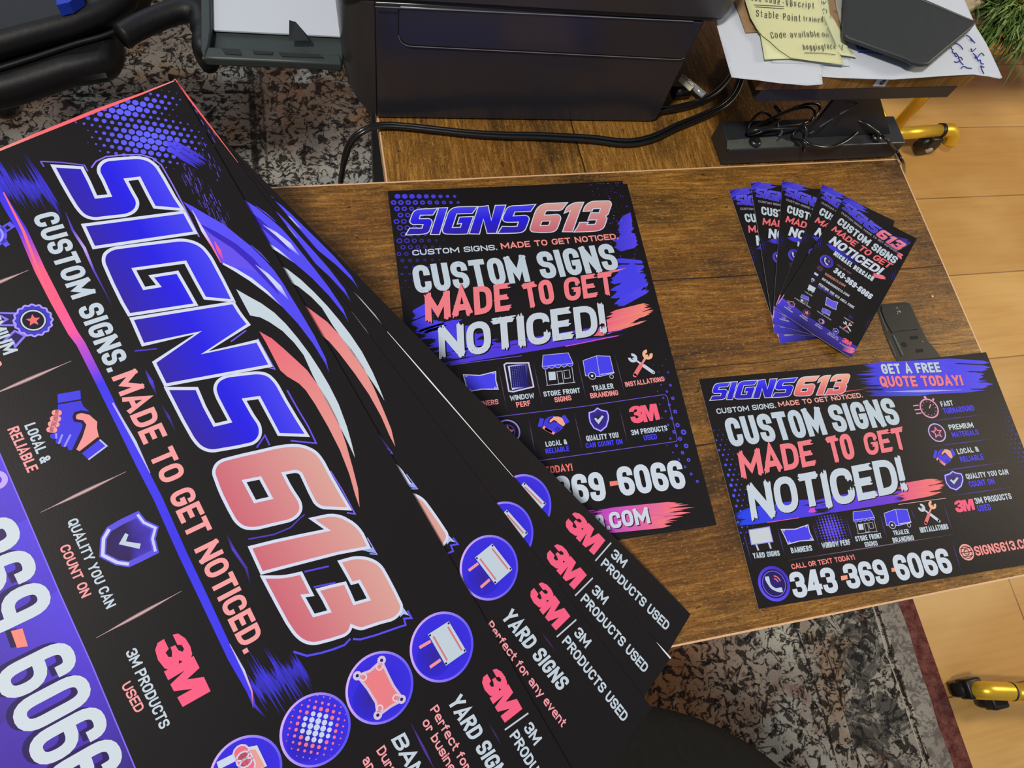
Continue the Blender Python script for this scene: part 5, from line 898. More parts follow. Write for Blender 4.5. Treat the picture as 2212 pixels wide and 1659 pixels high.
# ------------------------------------------------------------------ rack cards
def card_art():
    a = Art(); B_ = (84, 76, 226)
    a.streaks(*[(-0.95,4.71),(2.12,11.36),(20.20,-4.98),(25.83,2.47)], 14, (70, 62, 220), (84, 78, 226), 1, 51, .15, .95, 1.8); a.streaks(*[(-1.23,0.74),(0.76,8.41),(9.46,-4.73),(15.79,-1.00)], 8, (60, 54, 200), (70, 64, 210), 1.6, 52, .2)
    a.streaks(*[(58.63,11.02),(70.85,20.20),(71.00,6.13),(75.05,8.56)], 9, (50, 40, 110), (70, 60, 160), 1, 53, .2)
    logo(a, [(3.00,19.90),(72.27,25.36),(3.21,5.67)], 4, .28, (110, 100, 236), ((70, 62, 206), (80, 72, 222), (100, 92, 236)), ((240, 110, 118), (244, 124, 130), (248, 144, 146)))
    a.text('CUSTOM SIGNS. MADE TO GET NOTICED.', [(4.96,22.47),(68.98,28.24),(4.90,19.85)], (150, 146, 160), layer=4, wt=.2)
    a.text('CUSTOM SIGNS', [(6.18,36.26),(71.35,42.21),(5.53,26.67)], WHITE, layer=5, wt=.205, gap=.06)
    a.text('MADE TO GET', [(5.35,47.75),(70.38,50.72),(5.09,39.95)], (244, 112, 120), layer=5, wt=.2, gap=.07, slant=.2); a.text('NOTICED!', [(9.04,61.98),(65.53,63.45),(8.49,51.23)], (208, 218, 232), layer=6, wt=.22, gap=.06, slant=.2)
    a.streaks(*[(8.08,63.12),(11.85,67.12),(45.67,58.78),(45.78,67.29)], 9, (72, 64, 226), (36, 30, 110), 2, 54, .08, 1, 1.8); a.streaks(*[(59.74,63.73),(59.65,68.53),(70.67,59.97),(70.54,64.78)], 8, (240, 110, 140), (250, 130, 140), 2.2, 55, .2); a.streaks(*[(68.77,25.97),(69.50,31.21),(74.68,25.71),(75.44,32.85)], 7, (240, 110, 140), (250, 130, 140), 2.2, 56, .2)
    a.text('MICHAEL DERCACH', [(18.87,71.42),(61.63,73.86),(18.23,65.60)], WHITE, layer=4, wt=.22)
    c = [(17.18,82.65),(22.28,78.21)]; R_ = math.dist(*c); phone_icon(a, c[0], R_, 0, 3, True)
    a.text('CALL OR TEXT', [(27.07,79.75),(42.12,80.38),(27.07,77.37)], (130, 90, 100), layer=4, wt=.18)
    a.text('343-369-6066', [(26.80,88.95),(67.87,94.04),(26.87,82.01)], (208, 218, 232), layer=5, wt=.205, gap=.06)
    a.text('SIGNS613.COM', [(21.73,97.36),(43.15,96.69),(21.57,94.41)], (196, 124, 112), layer=4, wt=.2); a.text('INFO@SIGNS613.COM', [(21.75,104.03),(50.45,104.16),(21.68,101.12)], (190, 192, 206), layer=4, wt=.2); a.text('SERVING THE 613 AREA CODE', [(21.60,111.34),(59.19,112.95),(21.50,108.39)], (196, 198, 212), layer=4, wt=.2); a.text('AND BEYOND', [(21.63,114.43),(38.46,113.49),(21.42,111.86)], (84, 70, 190), layer=4, wt=.18)
    for P, f in (([(15.30,94.22),(17.39,92.41)], 0), ([(15.15,102.48),(17.02,100.87)], 1), ([(15.24,110.56),(17.31,108.78)], 2)):
        r = math.dist(*P); a.ring(P[0], r, r * .12, (56, 46, 110) if f else (120, 80, 100), 2.5, 18)
        if f == 1: a.quadc([(P[0][0] - r * .8, P[0][1] - r * .5), (P[0][0] + r * .8, P[0][1] - r * .5), (P[0][0] + r * .8, P[0][1] + r * .5), (P[0][0] - r * .8, P[0][1] + r * .5)], [WHITE] * 4, 3)
        elif f == 2: a.disc((P[0][0], P[0][1] - r * .15), r * .6, WHITE, 3, 14); a.poly([(P[0][0] - r * .5, P[0][1] + .1 * r), (P[0][0] + r * .5, P[0][1] + .1 * r), (P[0][0], P[0][1] + r)], WHITE, 3); a.disc((P[0][0], P[0][1] - r * .15), r * .22, INK, 3.4, 10)
        else: a.ring(P[0], r * .5, r * .15, (150, 96, 110), 3, 14)
    P = [(14.60,116.94),(21.23,116.12),(22.03,121.79),(15.35,122.97)]; a.poly(P, WHITE, 3); a.line([(16.88,122.88),(16.89,124.38)], .5, WHITE, 3); a.line([(20.52,122.18),(20.63,123.89)], .5, WHITE, 3)
    storefront(a, [(15.05,140.02),(23.03,137.97),(12.95,131.36)], 3, (104, 92, 226)); banner(a, [(35.53,126.61),(46.60,124.65),(33.71,117.70)], 3, (104, 92, 226)); trailer(a, [(36.34,135.84),(44.61,134.43),(35.41,130.13)], 3, (104, 92, 226))
    c = [(60.63,122.68),(62.53,121.08)]; a.dots(c[0], (1.1, 0), (0, 1.1), (-3, 4), (-3, 4), lambda x, y: .45 * max(0, 1 - math.dist((x, y), c[0]) / 4), (84, 70, 190), 3, 0, 6); wrenches(a, [(60.32,137.52),(66.36,136.50),(58.42,130.84)])
    for t, P in (('YARD SIGNS', [(14.66,127.49),(22.43,126.86),(14.48,126.14)]), ('STORE FRONT SIGNS', [(9.70,140.11),(26.57,139.11),(9.60,138.71)]), ('BANNERS', [(36.64,126.42),(44.20,125.94),(36.56,124.99)]), ('TRAILER BRANDING', [(32.59,137.98),(47.44,137.89),(32.51,136.58)]), ('WINDOW PERF', [(55.76,127.67),(65.57,127.75),(55.70,126.25)]), ('INSTALLATIONS', [(56.32,139.13),(66.03,139.65),(56.27,137.73)])): a.text(t, P, (170, 170, 186), layer=4, wt=.18)
    band = [(1.41,148.67),(78.56,145.19),(78.73,162.26),(-0.25,161.83)]; lo = (0.2, 161.0)
    x1, y1 = 78.0, 161.0; yt = (band[0][1] + band[1][1]) / 2
    a.quadc([(0, yt), (26, yt + 1), (26, y1), (0, y1)], [(78, 70, 226), (56, 44, 150), (30, 24, 70), (62, 54, 190)], 1); a.quadc([(26, yt + 1), (78, yt + .5), (78, y1), (26, y1)], [(56, 44, 150), (70, 56, 186), (50, 40, 110), (30, 24, 70)], 1)
    a.streaks((68, yt + 6), (68, y1 - 2), (77.5, yt + 3), (77.5, y1 - 4), 12, (150, 60, 150), (250, 130, 150), 1.6, 57, .2); a.quadc([(0, yt - 4), (.7, yt - 4), (.7, yt + 8), (0, yt + 8)], [(240, 150, 190)] * 4, 1.7)
    cs = [(10.46,147.17),(25.75,145.52),(40.72,144.27),(55.61,145.20)]; r_ = 3.1
    stopwatch(a, cs[0], r_ * .9, (224, 150, 170), 3.4); a.disc(cs[1], r_, (30, 20, 40), 3, 20); a.ring(cs[1], r_, .35, (150, 90, 150), 3.3, 20); star(a, cs[1], r_ * .8, (240, 130, 130), 3.6)
    a.ring(cs[2], r_ * .8, .9, (130, 110, 230), 3.3, 16); a.ring(cs[2], r_ * .5, .8, (240, 180, 190), 3.6, 10, a0=-2, a1=1); shield(a, [(cs[3][0] - 2.6, cs[3][1] + 3.2), (cs[3][0] + 2.6, cs[3][1] + 3.2), (cs[3][0] - 2.6, cs[3][1] - 3.2)], 3)
    for c_, t1, t2 in ((cs[0], 'FAST', 'TURNAROUND'), (cs[1], 'PREMIUM', 'MATERIALS'), (cs[2], 'LOCAL &', 'RELIABLE'), (cs[3], 'QUALITY YOU', 'CAN COUNT ON')):
        w1, w2 = len(t1) * .42, len(t2) * .45
        a.text(t1, [(c_[0] - w1, c_[1] + 5.6), (c_[0] + w1, c_[1] + 5.6), (c_[0] - w1, c_[1] + 4.2)], (176, 176, 196), layer=4, wt=.2); a.text(t2, [(c_[0] - w2, c_[1] + 7.6), (c_[0] + w2, c_[1] + 7.6), (c_[0] - w2, c_[1] + 6.2)], (176, 176, 196), layer=4, wt=.2)
    m = [(67.25,147.70)][0]; mark3m(a, [(m[0] - 3.2, m[1] + 3.6), (m[0] + 5.2, m[1] + 3.6), (m[0] - 3.2, m[1] - 1.6)], (246, 96, 120), 4); a.text('3M PRODUCTS USED', [(m[0] - 4, m[1] + 6.6), (m[0] + 6, m[1] + 6.6), (m[0] - 4, m[1] + 5.2)], (150, 150, 170), layer=4, wt=.2)
    a.dots((70, 40), (2.2, 0), (1.1, 1.9), (-8, 8), (-2, 20), lambda x, y: max(0, .8 * (1 - (78 - x) / 9) * (1 - abs(y - 55) / 16)) if abs(y - 55) < 16 else 0, (64, 52, 180), 1, 0, 6, clip=(60, 77.8, 30, 80))
    a.dots((70, 105), (2.2, 0), (1.1, 1.9), (-8, 8), (-2, 20), lambda x, y: max(0, .8 * (1 - (78 - x) / 6) * (1 - abs(y - 118) / 14)) if abs(y - 118) < 14 else 0, (64, 52, 180), 1, 0, 6, clip=(60, 77.8, 100, 140))
    a.dots((2, 62), (2.2, 0), (1.1, 1.9), (-8, 8), (-2, 14), lambda x, y: max(0, .8 * (1 - x / 9) * (1 - abs(y - 70) / 14)) if abs(y - 70) < 14 else 0, (64, 52, 200), 1, 0, 6, clip=(.3, 14, 52, 90))
    return a
KA = card_art()
KL = {'K5': 'topmost rack card of the fan, whole face showing with a curled right edge', 'K4': 'rack card directly beneath the topmost one, only a sliver of its left side showing', 'K3': 'middle rack card of the fan, showing half of its headline',
      'K2': 'rack card second from the left of the fan', 'K1': 'leftmost and lowest rack card of the fan, lying flat on the desk'}
cutsK = [((x, 0), (1, 0)) for x in range(16, 78, 6)] + [((0, y), (0, 1)) for y in range(10, 161, 15)]
for i, k in enumerate(('K1', 'K2', 'K3', 'K4', 'K5')):
    amt = (0.2, .4, .8, 1.4, 5.0)[i]
    o = KA.build('rack_card', (78, 161), FR[k], bend=lambda x, y, amt=amt: amt * max(0, (x - 22) / 56) ** 2 * (1 - y / 400), cuts=cutsK, thick=.35)
    tag(o, KL[k], 'card', 'rack cards fanned out on the desk')

# ------------------------------------------------------------------ floor, rug, walls out of view
def st(name, mb, mat): return tag(obj(name, mb, mat), kind='structure')
st('floor', MB().box((-3.0, -2.6, -0.05), (3.4, 3.4, 0.0)), M['floor'])
st('wall_back', MB().box((-3.0, 3.4, 0), (3.4, 3.45, 2.6)), M['wall']); st('wall_left', MB().box((-3.05, -2.6, 0), (-3.0, 3.4, 2.6)), M['wall'])
rug = obj('rug', MB().box((-1.9, -1.3, 0.0), (0.990, 2.4, 0.008)), M['rug'], bevel=.003); tag(rug, 'worn oriental rug in cream, black and faded pink with dark red edge', 'rug')

# ------------------------------------------------------------------ the desk
XL, XR, YF, YB = -0.20, 0.568, -0.0258, 0.3888
desk = thing('desk', 'rustic brown plank-pattern desk with light edge band, holding the flyers and the printer', 'desk', (0.2, 0.4, 0))
T = 0.018
fb = obj('front_board', MB().box((XL, YF + .0014, Z0 - T), (XR - .0014, YB - .0014, Z0)), M['wood_x'], desk)
obj('edge_band', MB().box((XL, YF, Z0 - T), (XR, YF + .0014, Z0)).box((XR - .0014, YF, Z0 - T), (XR, YB, Z0)).box((XL, YB - .0014, Z0 - T), (XR, YB, Z0 + .0002)), M['edge'], fb)
bb = obj('back_board', MB().box((0.0465, YB + .0004, Z0 - T), (XR + .003, 1.02, Z0 - .0008)), M['wood_y'], desk)
obj('edge_band', MB().box((0.0451, YB + .0004, Z0 - T), (0.0465, 1.02, Z0 - .0008)), M['edge'], bb)
for x, y in ((XL + .03, YF + .05), (XR - .05, YF + .09), (XL + .03, YB - .04), (XR - .05, 0.9), (0.09, 0.9)):
    obj('leg', MB().box((x - .012, y - .012, 0.008), (x + .012, y + .012, Z0 - T)), M['black_metal'], desk)
obj('crossbar', MB().box((XL + .03, 0.17, Z0 - T - .022), (XR - .05, 0.19, Z0 - T)), M['black_metal'], desk)

# socket strip let into the desk, partly under the landscape flyer
sk = thing('socket_strip', 'black power socket strip set into the desk between the rack cards and the landscape flyer', 'socket', [(0.4949,0.2131,0.7500)][0])
so = [(0.4791,0.2269,0.7500),(0.4817,0.2280,0.7500),(0.5087,0.2277,0.7500),(0.5120,0.2257,0.7500),(0.5128,0.2198,0.7500),(0.5133,0.2051,0.7500),(0.5149,0.1874,0.7500),(0.5204,0.1752,0.7500),(0.5240,0.1553,0.7500),(0.4800,0.1602,0.7500),(0.4745,0.1746,0.7500),(0.4736,0.1957,0.7500),(0.4751,0.2150,0.7500),(0.4757,0.2233,0.7500)]
bd_ = obj('housing', MB().prism([p[:2] for p in so], Z0 - .0002, Z0 + .0004), M['socket'], sk)
rd = lambda P, r: MB().tube([(p[0], p[1], Z0 + .0003) for p in P], r, 8)
obj('ridge', rd([(0.4818,0.1954,0.7500),(0.4832,0.1752,0.7500)], .0011), M['steel'], sk); obj('ridge', rd([(0.4755,0.1925,0.7500),(0.4759,0.1755,0.7500)], .0006), M['steel'], sk); obj('ridge', rd([(0.4771,0.2200,0.7500),(0.4772,0.2005,0.7500)], .0006), M['steel'], sk)
obj('cover_plate', MB().prism([p[:2] for p in [(0.4814,0.2259,0.7500),(0.5075,0.2256,0.7500),(0.5100,0.2190,0.7500),(0.5102,0.1992,0.7500),(0.4879,0.1991,0.7500),(0.4815,0.1980,0.7500),(0.4793,0.2095,0.7500),(0.4791,0.2209,0.7500)]], Z0 + .0003, Z0 + .0011), M['socket'], sk, bevel=.0003)
for P in ([(0.4986,0.1932,0.7500),(0.5067,0.1929,0.7500),(0.5059,0.1899,0.7500),(0.4981,0.1899,0.7500)], [(0.4989,0.1800,0.7500),(0.5064,0.1797,0.7500),(0.5056,0.1767,0.7500),(0.4986,0.1767,0.7500)]): obj('slot', MB().prism([p[:2] for p in P], Z0 + .0002, Z0 + .0006), M['slot'], sk)
c = [(0.4892,0.1858,0.7500)][0]; obj('slot', MB().prism([(c[0] + .0026 * math.cos(k * PI / 8), c[1] + .0026 * math.sin(k * PI / 8)) for k in range(16)], Z0 + .0002, Z0 + .0006), M['slot'], sk)
c = [(0.5094,0.1867,0.7500)][0]; obj('indicator', MB().ball((c[0], c[1], Z0 + .0004), .0006, 8, 5), M['white_dust'], sk)
r = random.Random(5); c = [(0.4961,0.2187,0.7500)][0]; mb = MB()
for k in range(14): x, y = c[0] + r.gauss(0, .0012), c[1] + r.gauss(0, .0016); mb.ball((x, y, Z0 + .0011), r.uniform(.0002, .0006), 6, 4, (1, 1, .4))
obj('chalk_smudge', mb, M['white_dust'], sk)

# ------------------------------------------------------------------ printer
import itertools
def yfront(x): return 0.4578 + (x - 0.047) * (-0.0515)
px0, px1, ph = 0.0150, 0.3300, 0.128
pr = thing('printer', 'large matte black printer standing on the desk beside its paper tray', 'printer', (0.17, 0.6, Z0))
pr['label'] = 'large satin black inkjet printer standing at the back of the desk, rounded left corner'
def prof(x0, x1, zb, zt, rl, rr_, k=8):
    """front outline with rounded lower left corner, (x,z)"""
    P = []
    for i in range(k + 1): a = PI + PI / 2 * i / k; P.append((x0 + rl[0] + rl[0] * math.cos(a), zb + rl[1] + rl[1] * math.sin(a)))
    for i in range(k + 1): a = -PI / 2 + PI / 2 * i / k; P.append((x1 - rr_ + rr_ * math.cos(a), zb + rr_ + rr_ * math.sin(a)))
    return P + [(x1, zt), (x0, zt)]
def extrude_y(P, y0, y1, skew=True):
    n = len(P); f = lambda x: (yfront(x) if skew else 0)
    mb = MB(); mb.add([(x, f(x) + y0, Z0 + z) for x, z in P] + [(x, f(x) + y1, Z0 + z) for x, z in P], [tuple(range(n)), tuple(range(2 * n - 1, n - 1, -1))] + [(i, n + i, n + (i + 1) % n, (i + 1) % n) for i in range(n)]); return mb
body = obj('body', extrude_y([(.0445, .0015), (.3080, .0015), (.3120, .0055), (.3120, .1225), (.0445, .1225)], 0.0, .30), M['printer'], pr, bevel=.0012)
mb = MB(); K = 12; B_, T_ = [], []
for k in range(K + 1):
    a = PI / 2 * k / K; x = .0445 - .0255 * math.sin(a); y = yfront(.0445) + .026 * (1 - math.cos(a)); q = min(1, max(0, (.0600 - x) / .0415)); z = .0015 + .052 * (1 - math.sqrt(max(0, 1 - q * q))); B_.append((x, y, Z0 + z)); T_.append((x - .001 * k / K, y, Z0 + .1225))
B_.append((B_[-1][0], .74, B_[-1][2])); T_.append((T_[-1][0], .74, T_[-1][2])); n = len(B_)
mb.add(B_ + T_ + [(.0445, .74, Z0 + .0015), (.0445, .74, Z0 + .1225)], [(i, n + i, n + i + 1, i + 1) for i in range(n - 1)] + [tuple(range(n)) + (2 * n,), tuple(range(2 * n - 1, n - 1, -1)) + (2 * n + 1,), (n - 1, 2 * n - 1, 2 * n + 1, 2 * n)])
lc = obj('left_corner', mb, M['printer_side'], pr); lc.data.shade_smooth(); lc.data.set_sharp_from_angle(angle=.6)
# right flank bulges behind the front panel
mb = MB(); K = 10
side = [(.3112 + .020 * math.sin(PI / 2 * k / K), .012 + .030 * (1 - math.cos(PI / 2 * k / K))) for k in range(K + 1)]
n = len(side); ys = [yfront(.31) + .030 + .27]
P2 = [(x, yfront(.31) + .004 + d) for x, d in side]; bot = [(x - .012 * (x - .3112) / .02, y) for x, y in P2]
mb.add([(x, y, Z0 + .004) for x, y in bot] + [(x, y, Z0 + .1225) for x, y in P2], [(i, i + 1, n + i + 1, n + i) for i in range(n - 1)])
mb.add([(bot[-1][0], bot[-1][1], Z0 + .004), (bot[-1][0], .74, Z0 + .004), (P2[-1][0], .74, Z0 + .1225), (P2[-1][0], P2[-1][1], Z0 + .1225), (.3, .74, Z0 + .1225), (.3, .74, Z0 + .004)], [(0, 1, 2, 3), (1, 5, 4, 2)])
obj('side_panel', mb, M['printer_side'], pr, smooth=True)
obj('panel_seam', MB().box((0.0442, yfront(.044) - .0003, Z0 + .003), (0.0446, yfront(.044) + .003, Z0 + .1225)), M['printer_dark'], pr)
# front drawer, pale tubes painted in as seam highlights, seam lines and the scanner lid above
dx0, dx1, dz0, dz1 = .0627, .3095, .0862, .1215
mb = MB(); R = .010
pt = [(dx0, dz1)] + [(dx0 + R - R * math.cos(PI / 2 * k / 6), dz0 + R - R * math.sin(PI / 2 * k / 6)) for k in range(7)] + [(dx1 - .004, dz0 - .0045), (dx1, dz0 - .002), (dx1, dz1 - .0015)]
dr = obj('drawer', extrude_y(pt, -.0022, .006), M['printer'], pr, bevel=.0009)
sm = [(x, z) for x, z in pt]
mb = MB().tube([(x, yfront(x) - .0004, Z0 + z - .0008) for x, z in sm[:-1]], .0008, 6); obj('seam', mb, M['printer_dark'], dr)
obj('highlight_line', MB().tube([(x, yfront(x) - .0012, Z0 + z - .0022) for x, z in sm[1:-1]], .00035, 6), M['highlight'], dr); obj('highlight_line', MB().tube([(x, yfront(x) - .0030, Z0 + z) for x, z in ((.0445, .1216), (.3, .1212))], .00035, 6), M['highlight'], pr)
lid = [(.0150 + .0, .1245), (.0150, .1420), (.3330, .1420), (.3330, .1300), (.3180, .1228), (.10, .1245)]
pc_ = [(.012 + .020 - .020 * math.cos(PI / 2 * k / 6), yfront(.03) + .018 - .018 * math.sin(PI / 2 * k / 6)) for k in range(7)] + [(.3170 + .022 * math.sin(PI / 2 * k / 8), yfront(.317) - .004 + .030 * (1 - math.cos(PI / 2 * k / 8))) for k in range(9)] + [(.339, .76), (.012, .76)]
obj('lid', MB().prism(pc_, Z0 + .1250, Z0 + .160), M['printer_side'], pr, bevel=.0016)
obj('lid_seam', MB().prism([(x * .995 + .0008, y + .0012) for x, y in pc_], Z0 + .1222, Z0 + .1252), M['printer_dark'], pr)
# tray sticking out of the left side, with a sheet of paper lying in it
TZ = .060
tray = obj('paper_tray', MB().prism([p[:2] for p in [(-0.0914,0.4761,0.8020),(-0.0890,0.5612,0.8020),(0.0292,0.5636,0.8020),(0.0182,0.4679,0.8020),(-0.0262,0.4710,0.8020)]], Z0 + .048, Z0 + .052), M['tray'], pr, bevel=.001)
tw = [p[:2] for p in [(-0.0860,0.4813,0.8100),(-0.0676,0.4798,0.8100),(-0.0535,0.4782,0.8100),(-0.0321,0.4761,0.8100),(-0.0177,0.4745,0.8100),(0.0175,0.4718,0.8100),(0.0173,0.4619,0.8100),(-0.0292,0.4654,0.8100),(-0.0785,0.4688,0.8100),(-0.0888,0.4699,0.8100)]]
obj('tray_rim', MB().prism(tw, Z0 + .052, Z0 + .0600), M['tray'], tray, bevel=.0015)
obj('tray_rim', MB().prism([p[:2] for p in [(-0.0886,0.5516,0.8100),(-0.0810,0.5517,0.8100),(-0.0820,0.4979,0.8100),(-0.0843,0.4813,0.8100),(-0.0884,0.4708,0.8100),(-0.0907,0.4775,0.8100)]], Z0 + .052, Z0 + .0610), M['tray'], tray, bevel=.0015)
for P in ([(-0.0751,0.4788,0.8110),(-0.0611,0.4772,0.8110),(-0.0600,0.4714,0.8110),(-0.0725,0.4730,0.8110)], [(-0.0516,0.4762,0.8110),(-0.0357,0.4746,0.8110),(-0.0365,0.4717,0.8110),(-0.0507,0.4728,0.8110)], [(-0.0314,0.4741,0.8110),(0.0005,0.4714,0.8110),(0.0039,0.4679,0.8110),(-0.0288,0.4697,0.8110)]): obj('tray_recess', MB().prism([p[:2] for p in P], Z0 + .0595, Z0 + .0607), M['tray_dark'], tray)
obj('tray_lip', MB().tube([(-0.0903,0.4725,0.8060),(-0.0474,0.4696,0.8060),(0.0174,0.4649,0.8060)], .0022, 8), M['tray_dark'], tray)
a_, b_, c_, d_ = [(-0.0222,0.4848,0.8120),(-0.0206,0.5028,0.8120),(-0.0155,0.5018,0.8120),(-0.0065,0.4847,0.8120)]
obj('paper_guide', MB().add([a_, d_, (d_[0], d_[1] + .004, d_[2]), (a_[0], a_[1] + .004, a_[2]), (b_[0], b_[1], b_[2] + .004), (c_[0], c_[1], c_[2] + .003)], [(0, 1, 2, 3), (0, 4, 5, 1), (3, 2, 5, 4), (0, 3, 4), (1, 5, 2)]), M['tray_dark'], tray)
sheet = obj('paper_sheet', MB().prism([p[:2] for p in [(-0.0796,0.5678,0.8055),(-0.0824,0.5057,0.8055),(-0.0810,0.5037,0.8055),(0.0211,0.4966,0.8055),(0.0280,0.5704,0.8055)]], Z0 + .0538, Z0 + .0552), M['paper']); tag(sheet, 'blank white sheet lying in the printer tray', 'paper')

# ------------------------------------------------------------------ cords
def cordpair(P, r, off):
    A, B = [], []
    P = smooth_path(P, 8)
    for i, p in enumerate(P):
        t = (P[min(i + 1, len(P) - 1)] - P[max(i - 1, 0)]).normalized(); tw_ = 0.5 * math.sin(i * .045); nn = t.cross(Vector((0, 0, 1))).normalized(); bb_ = Vector((0, 0, 1)) * tw_ * off * .7
        A.append(p + nn * off + bb_); B.append(p - nn * off - bb_)
    return MB().tube(A, r, 10).tube(B, r, 10)
P = [(0.0066,0.4333,0.6900)] + [(0.0124,0.4339,0.7250)] + [(0.0199,0.4370,0.7460)] + [(0.0311,0.4406,0.7550),(0.0459,0.4457,0.7550),(0.0663,0.4445,0.7550),(0.1002,0.4386,0.7550),(0.1281,0.4339,0.7550),(0.1579,0.4306,0.7550),(0.1841,0.4291,0.7550),(0.2118,0.4264,0.7550),(0.2421,0.4230,0.7550),(0.2670,0.4182,0.7550),(0.2848,0.4181,0.7550),(0.3056,0.4232,0.7550),(0.3310,0.4345,0.7550),(0.3621,0.4464,0.7550),(0.3886,0.4590,0.7550),(0.4063,0.4744,0.7550)] + [(0.4177,0.4924,0.7580),(0.4318,0.5199,0.7580)]
cd_ = obj('cord_and_shadow', cordpair(P, .0020, .0019), M['cable'], smooth=True); tag(cd_, 'black twin power cord running along the front of the printer and over the desk edge', 'cord')
P = [(p[0], p[1], p[2]) for p in [(0.2881,0.4316,0.7620),(0.3197,0.4427,0.7620),(0.3524,0.4547,0.7620),(0.3832,0.4655,0.7620),(0.4073,0.4857,0.7620)]]
c2 = obj('cord_and_shadow', MB().tube(smooth_path([(0.2645,0.4627,0.7560),(0.3053,0.4530,0.7560),(0.3514,0.4597,0.7560),(0.3835,0.4740,0.7560),(0.4088,0.4975,0.7560),(0.4270,0.5220,0.7560)], 6), .0032, 10), M['cable'], smooth=True); tag(c2, 'dark tube drawn in for the shadow between the printer and the riser stand', 'cord')  # dark tube standing in for the shadow beside the real cord
# tagged plug by the printer's right side
tg = thing('cable_end', 'short clear-sleeved cable end with a cream OK tag beside the printer', 'cable', [(0.3562,0.4826,0.7600)][0])
obj('sleeve', MB().tube([(0.3530,0.4831,0.7620),(0.3612,0.4713,0.7620),(0.3658,0.4648,0.7620)], .0035, 10), M['chrome'], tg, smooth=True); obj('plug', MB().tube([(0.3369,0.4733,0.7580),(0.3525,0.4752,0.7580)], .0060, 10), M['caster'], tg, smooth=True)
q = [(0.3470,0.4890,0.7670),(0.3573,0.4742,0.7670),(0.3492,0.4668,0.7670),(0.3405,0.4797,0.7670)]
lb = obj('tag_label', MB().add([*q, *[(p[0], p[1], p[2] - .0006) for p in q]], [(0, 1, 2, 3), (7, 6, 5, 4), (0, 4, 5, 1), (1, 5, 6, 2), (2, 6, 7, 3), (3, 7, 4, 0)]), M['label'], tg)

def ink_text(name, txt, a, b, h, mat, parent=None, wt=.09, slant=.2, flip=1, jig=0.0, seed=1):
    """writing as thin ribbons lying on a flat surface: a -> b is the baseline, h the letter height (metres)"""
    a, b = Vector(a), Vector(b); u = (b - a); Lx = u.length; u.normalize(); up = Vector((0, 0, 1)).cross(u) * flip; rnd = random.Random(seed)
    W = Lx / h; F_ = sum(WF.get(c, 1.0) for c in txt); gap = .22 if jig else .12; w = max((W - gap * (len(txt) - 1)) / max(F_, .5), wt * 1.6); x = 0; mb = MB()
    for c in txt:
        cw = wt if c in "Iil.!'|" else WF.get(c, 1.0) * w
        if c != ' ':
            V, Fc = glyph(c, cw, wt); dy = rnd.uniform(-jig, jig); sc = 1 + rnd.uniform(-jig, jig)
            n = len(mb.v); mb.v += [tuple(a + u * ((x + px * sc + slant * py) * h) + up * ((py * sc + dy) * h) + Vector((0, 0, .00025))) for px, py in V]; mb.f += [tuple(i + n for i in f) for f in Fc]
        x += cw + gap
    return obj(name, mb, mat, parent)
ink_text('tag_writing', 'OK', q[1], q[0], .0052, M['black_ink'], lb, wt=.1, slant=0)

# ------------------------------------------------------------------ riser stand on the back board
rs = thing('riser_stand', 'small raised stand with wooden top and black metal frame, papers on it', 'stand', (0.46, 0.43, Z0))
YR = .3905
obj('base_bar', MB().box((.3662, YR, Z0 + .0005), (.5610, YR + .034, Z0 + .0225)), M['black_metal'], rs, bevel=.0012)
obj('dust_film', MB().prism([p[:2] for p in [(0.3664,0.4015,0.7730),(0.4177,0.4042,0.7730),(0.4366,0.3960,0.7730),(0.4338,0.3916,0.7730),(0.3630,0.3915,0.7730)]], Z0 + .0224, Z0 + .0227), M['steel'], rs)
tb = obj('top_board', MB().box((.352, YR - .0003, Z0 + .0985), (.5640, YR + .24, Z0 + .1112)), M['riser_wood'], rs, bevel=.0006)
fr_ = obj('frame_bar', MB().box((.3585, YR, Z0 + .0845), (.5560, YR + .022, Z0 + .0984)), M['black_metal'], rs, bevel=.0008)
obj('frame_bar', MB().box((.3585, YR + .022, Z0 + .0845), (.372, YR + .23, Z0 + .0984)), M['black_metal'], rs, bevel=.0008); obj('frame_bar', MB().box((.5425, YR + .022, Z0 + .0845), (.556, YR + .23, Z0 + .0984)), M['black_metal'], rs, bevel=.0008)
lo_, hi_ = [(0.4496,0.4014,0.7730),(0.5468,0.4022,0.7730)], [(0.4577,0.3893,0.8330),(0.4887,0.3884,0.8330)]
def slab(P, Q, th, d):
    a, b, c, e = Vector(P[0]), Vector(P[1]), Vector(Q[1]), Vector(Q[0]); dv = Vector(d) * th
    return MB().add([a, b, c, e, a + dv, b + dv, c + dv, e + dv], [(0, 1, 2, 3), (7, 6, 5, 4), (0, 4, 5, 1), (1, 5, 6, 2), (2, 6, 7, 3), (3, 7, 4, 0)])
obj('brace_plate', slab(lo_, [(p[0], p[1] + .02, p[2]) for p in hi_], .003, (0, 1, 0)), M['black_metal'], rs)
for P in ([(0.4502,0.4000,0.7800),(0.4570,0.4035,0.7800)], [(0.4499,0.3953,0.7950),(0.4684,0.4050,0.7950)], [(0.4598,0.3946,0.8120),(0.4828,0.4056,0.8120)]): obj('brace_edge', MB().tube(P, .0007, 6), M['steel'], rs)
sc = [(0.3941,0.3976,0.7740),(0.5284,0.3982,0.7740)]
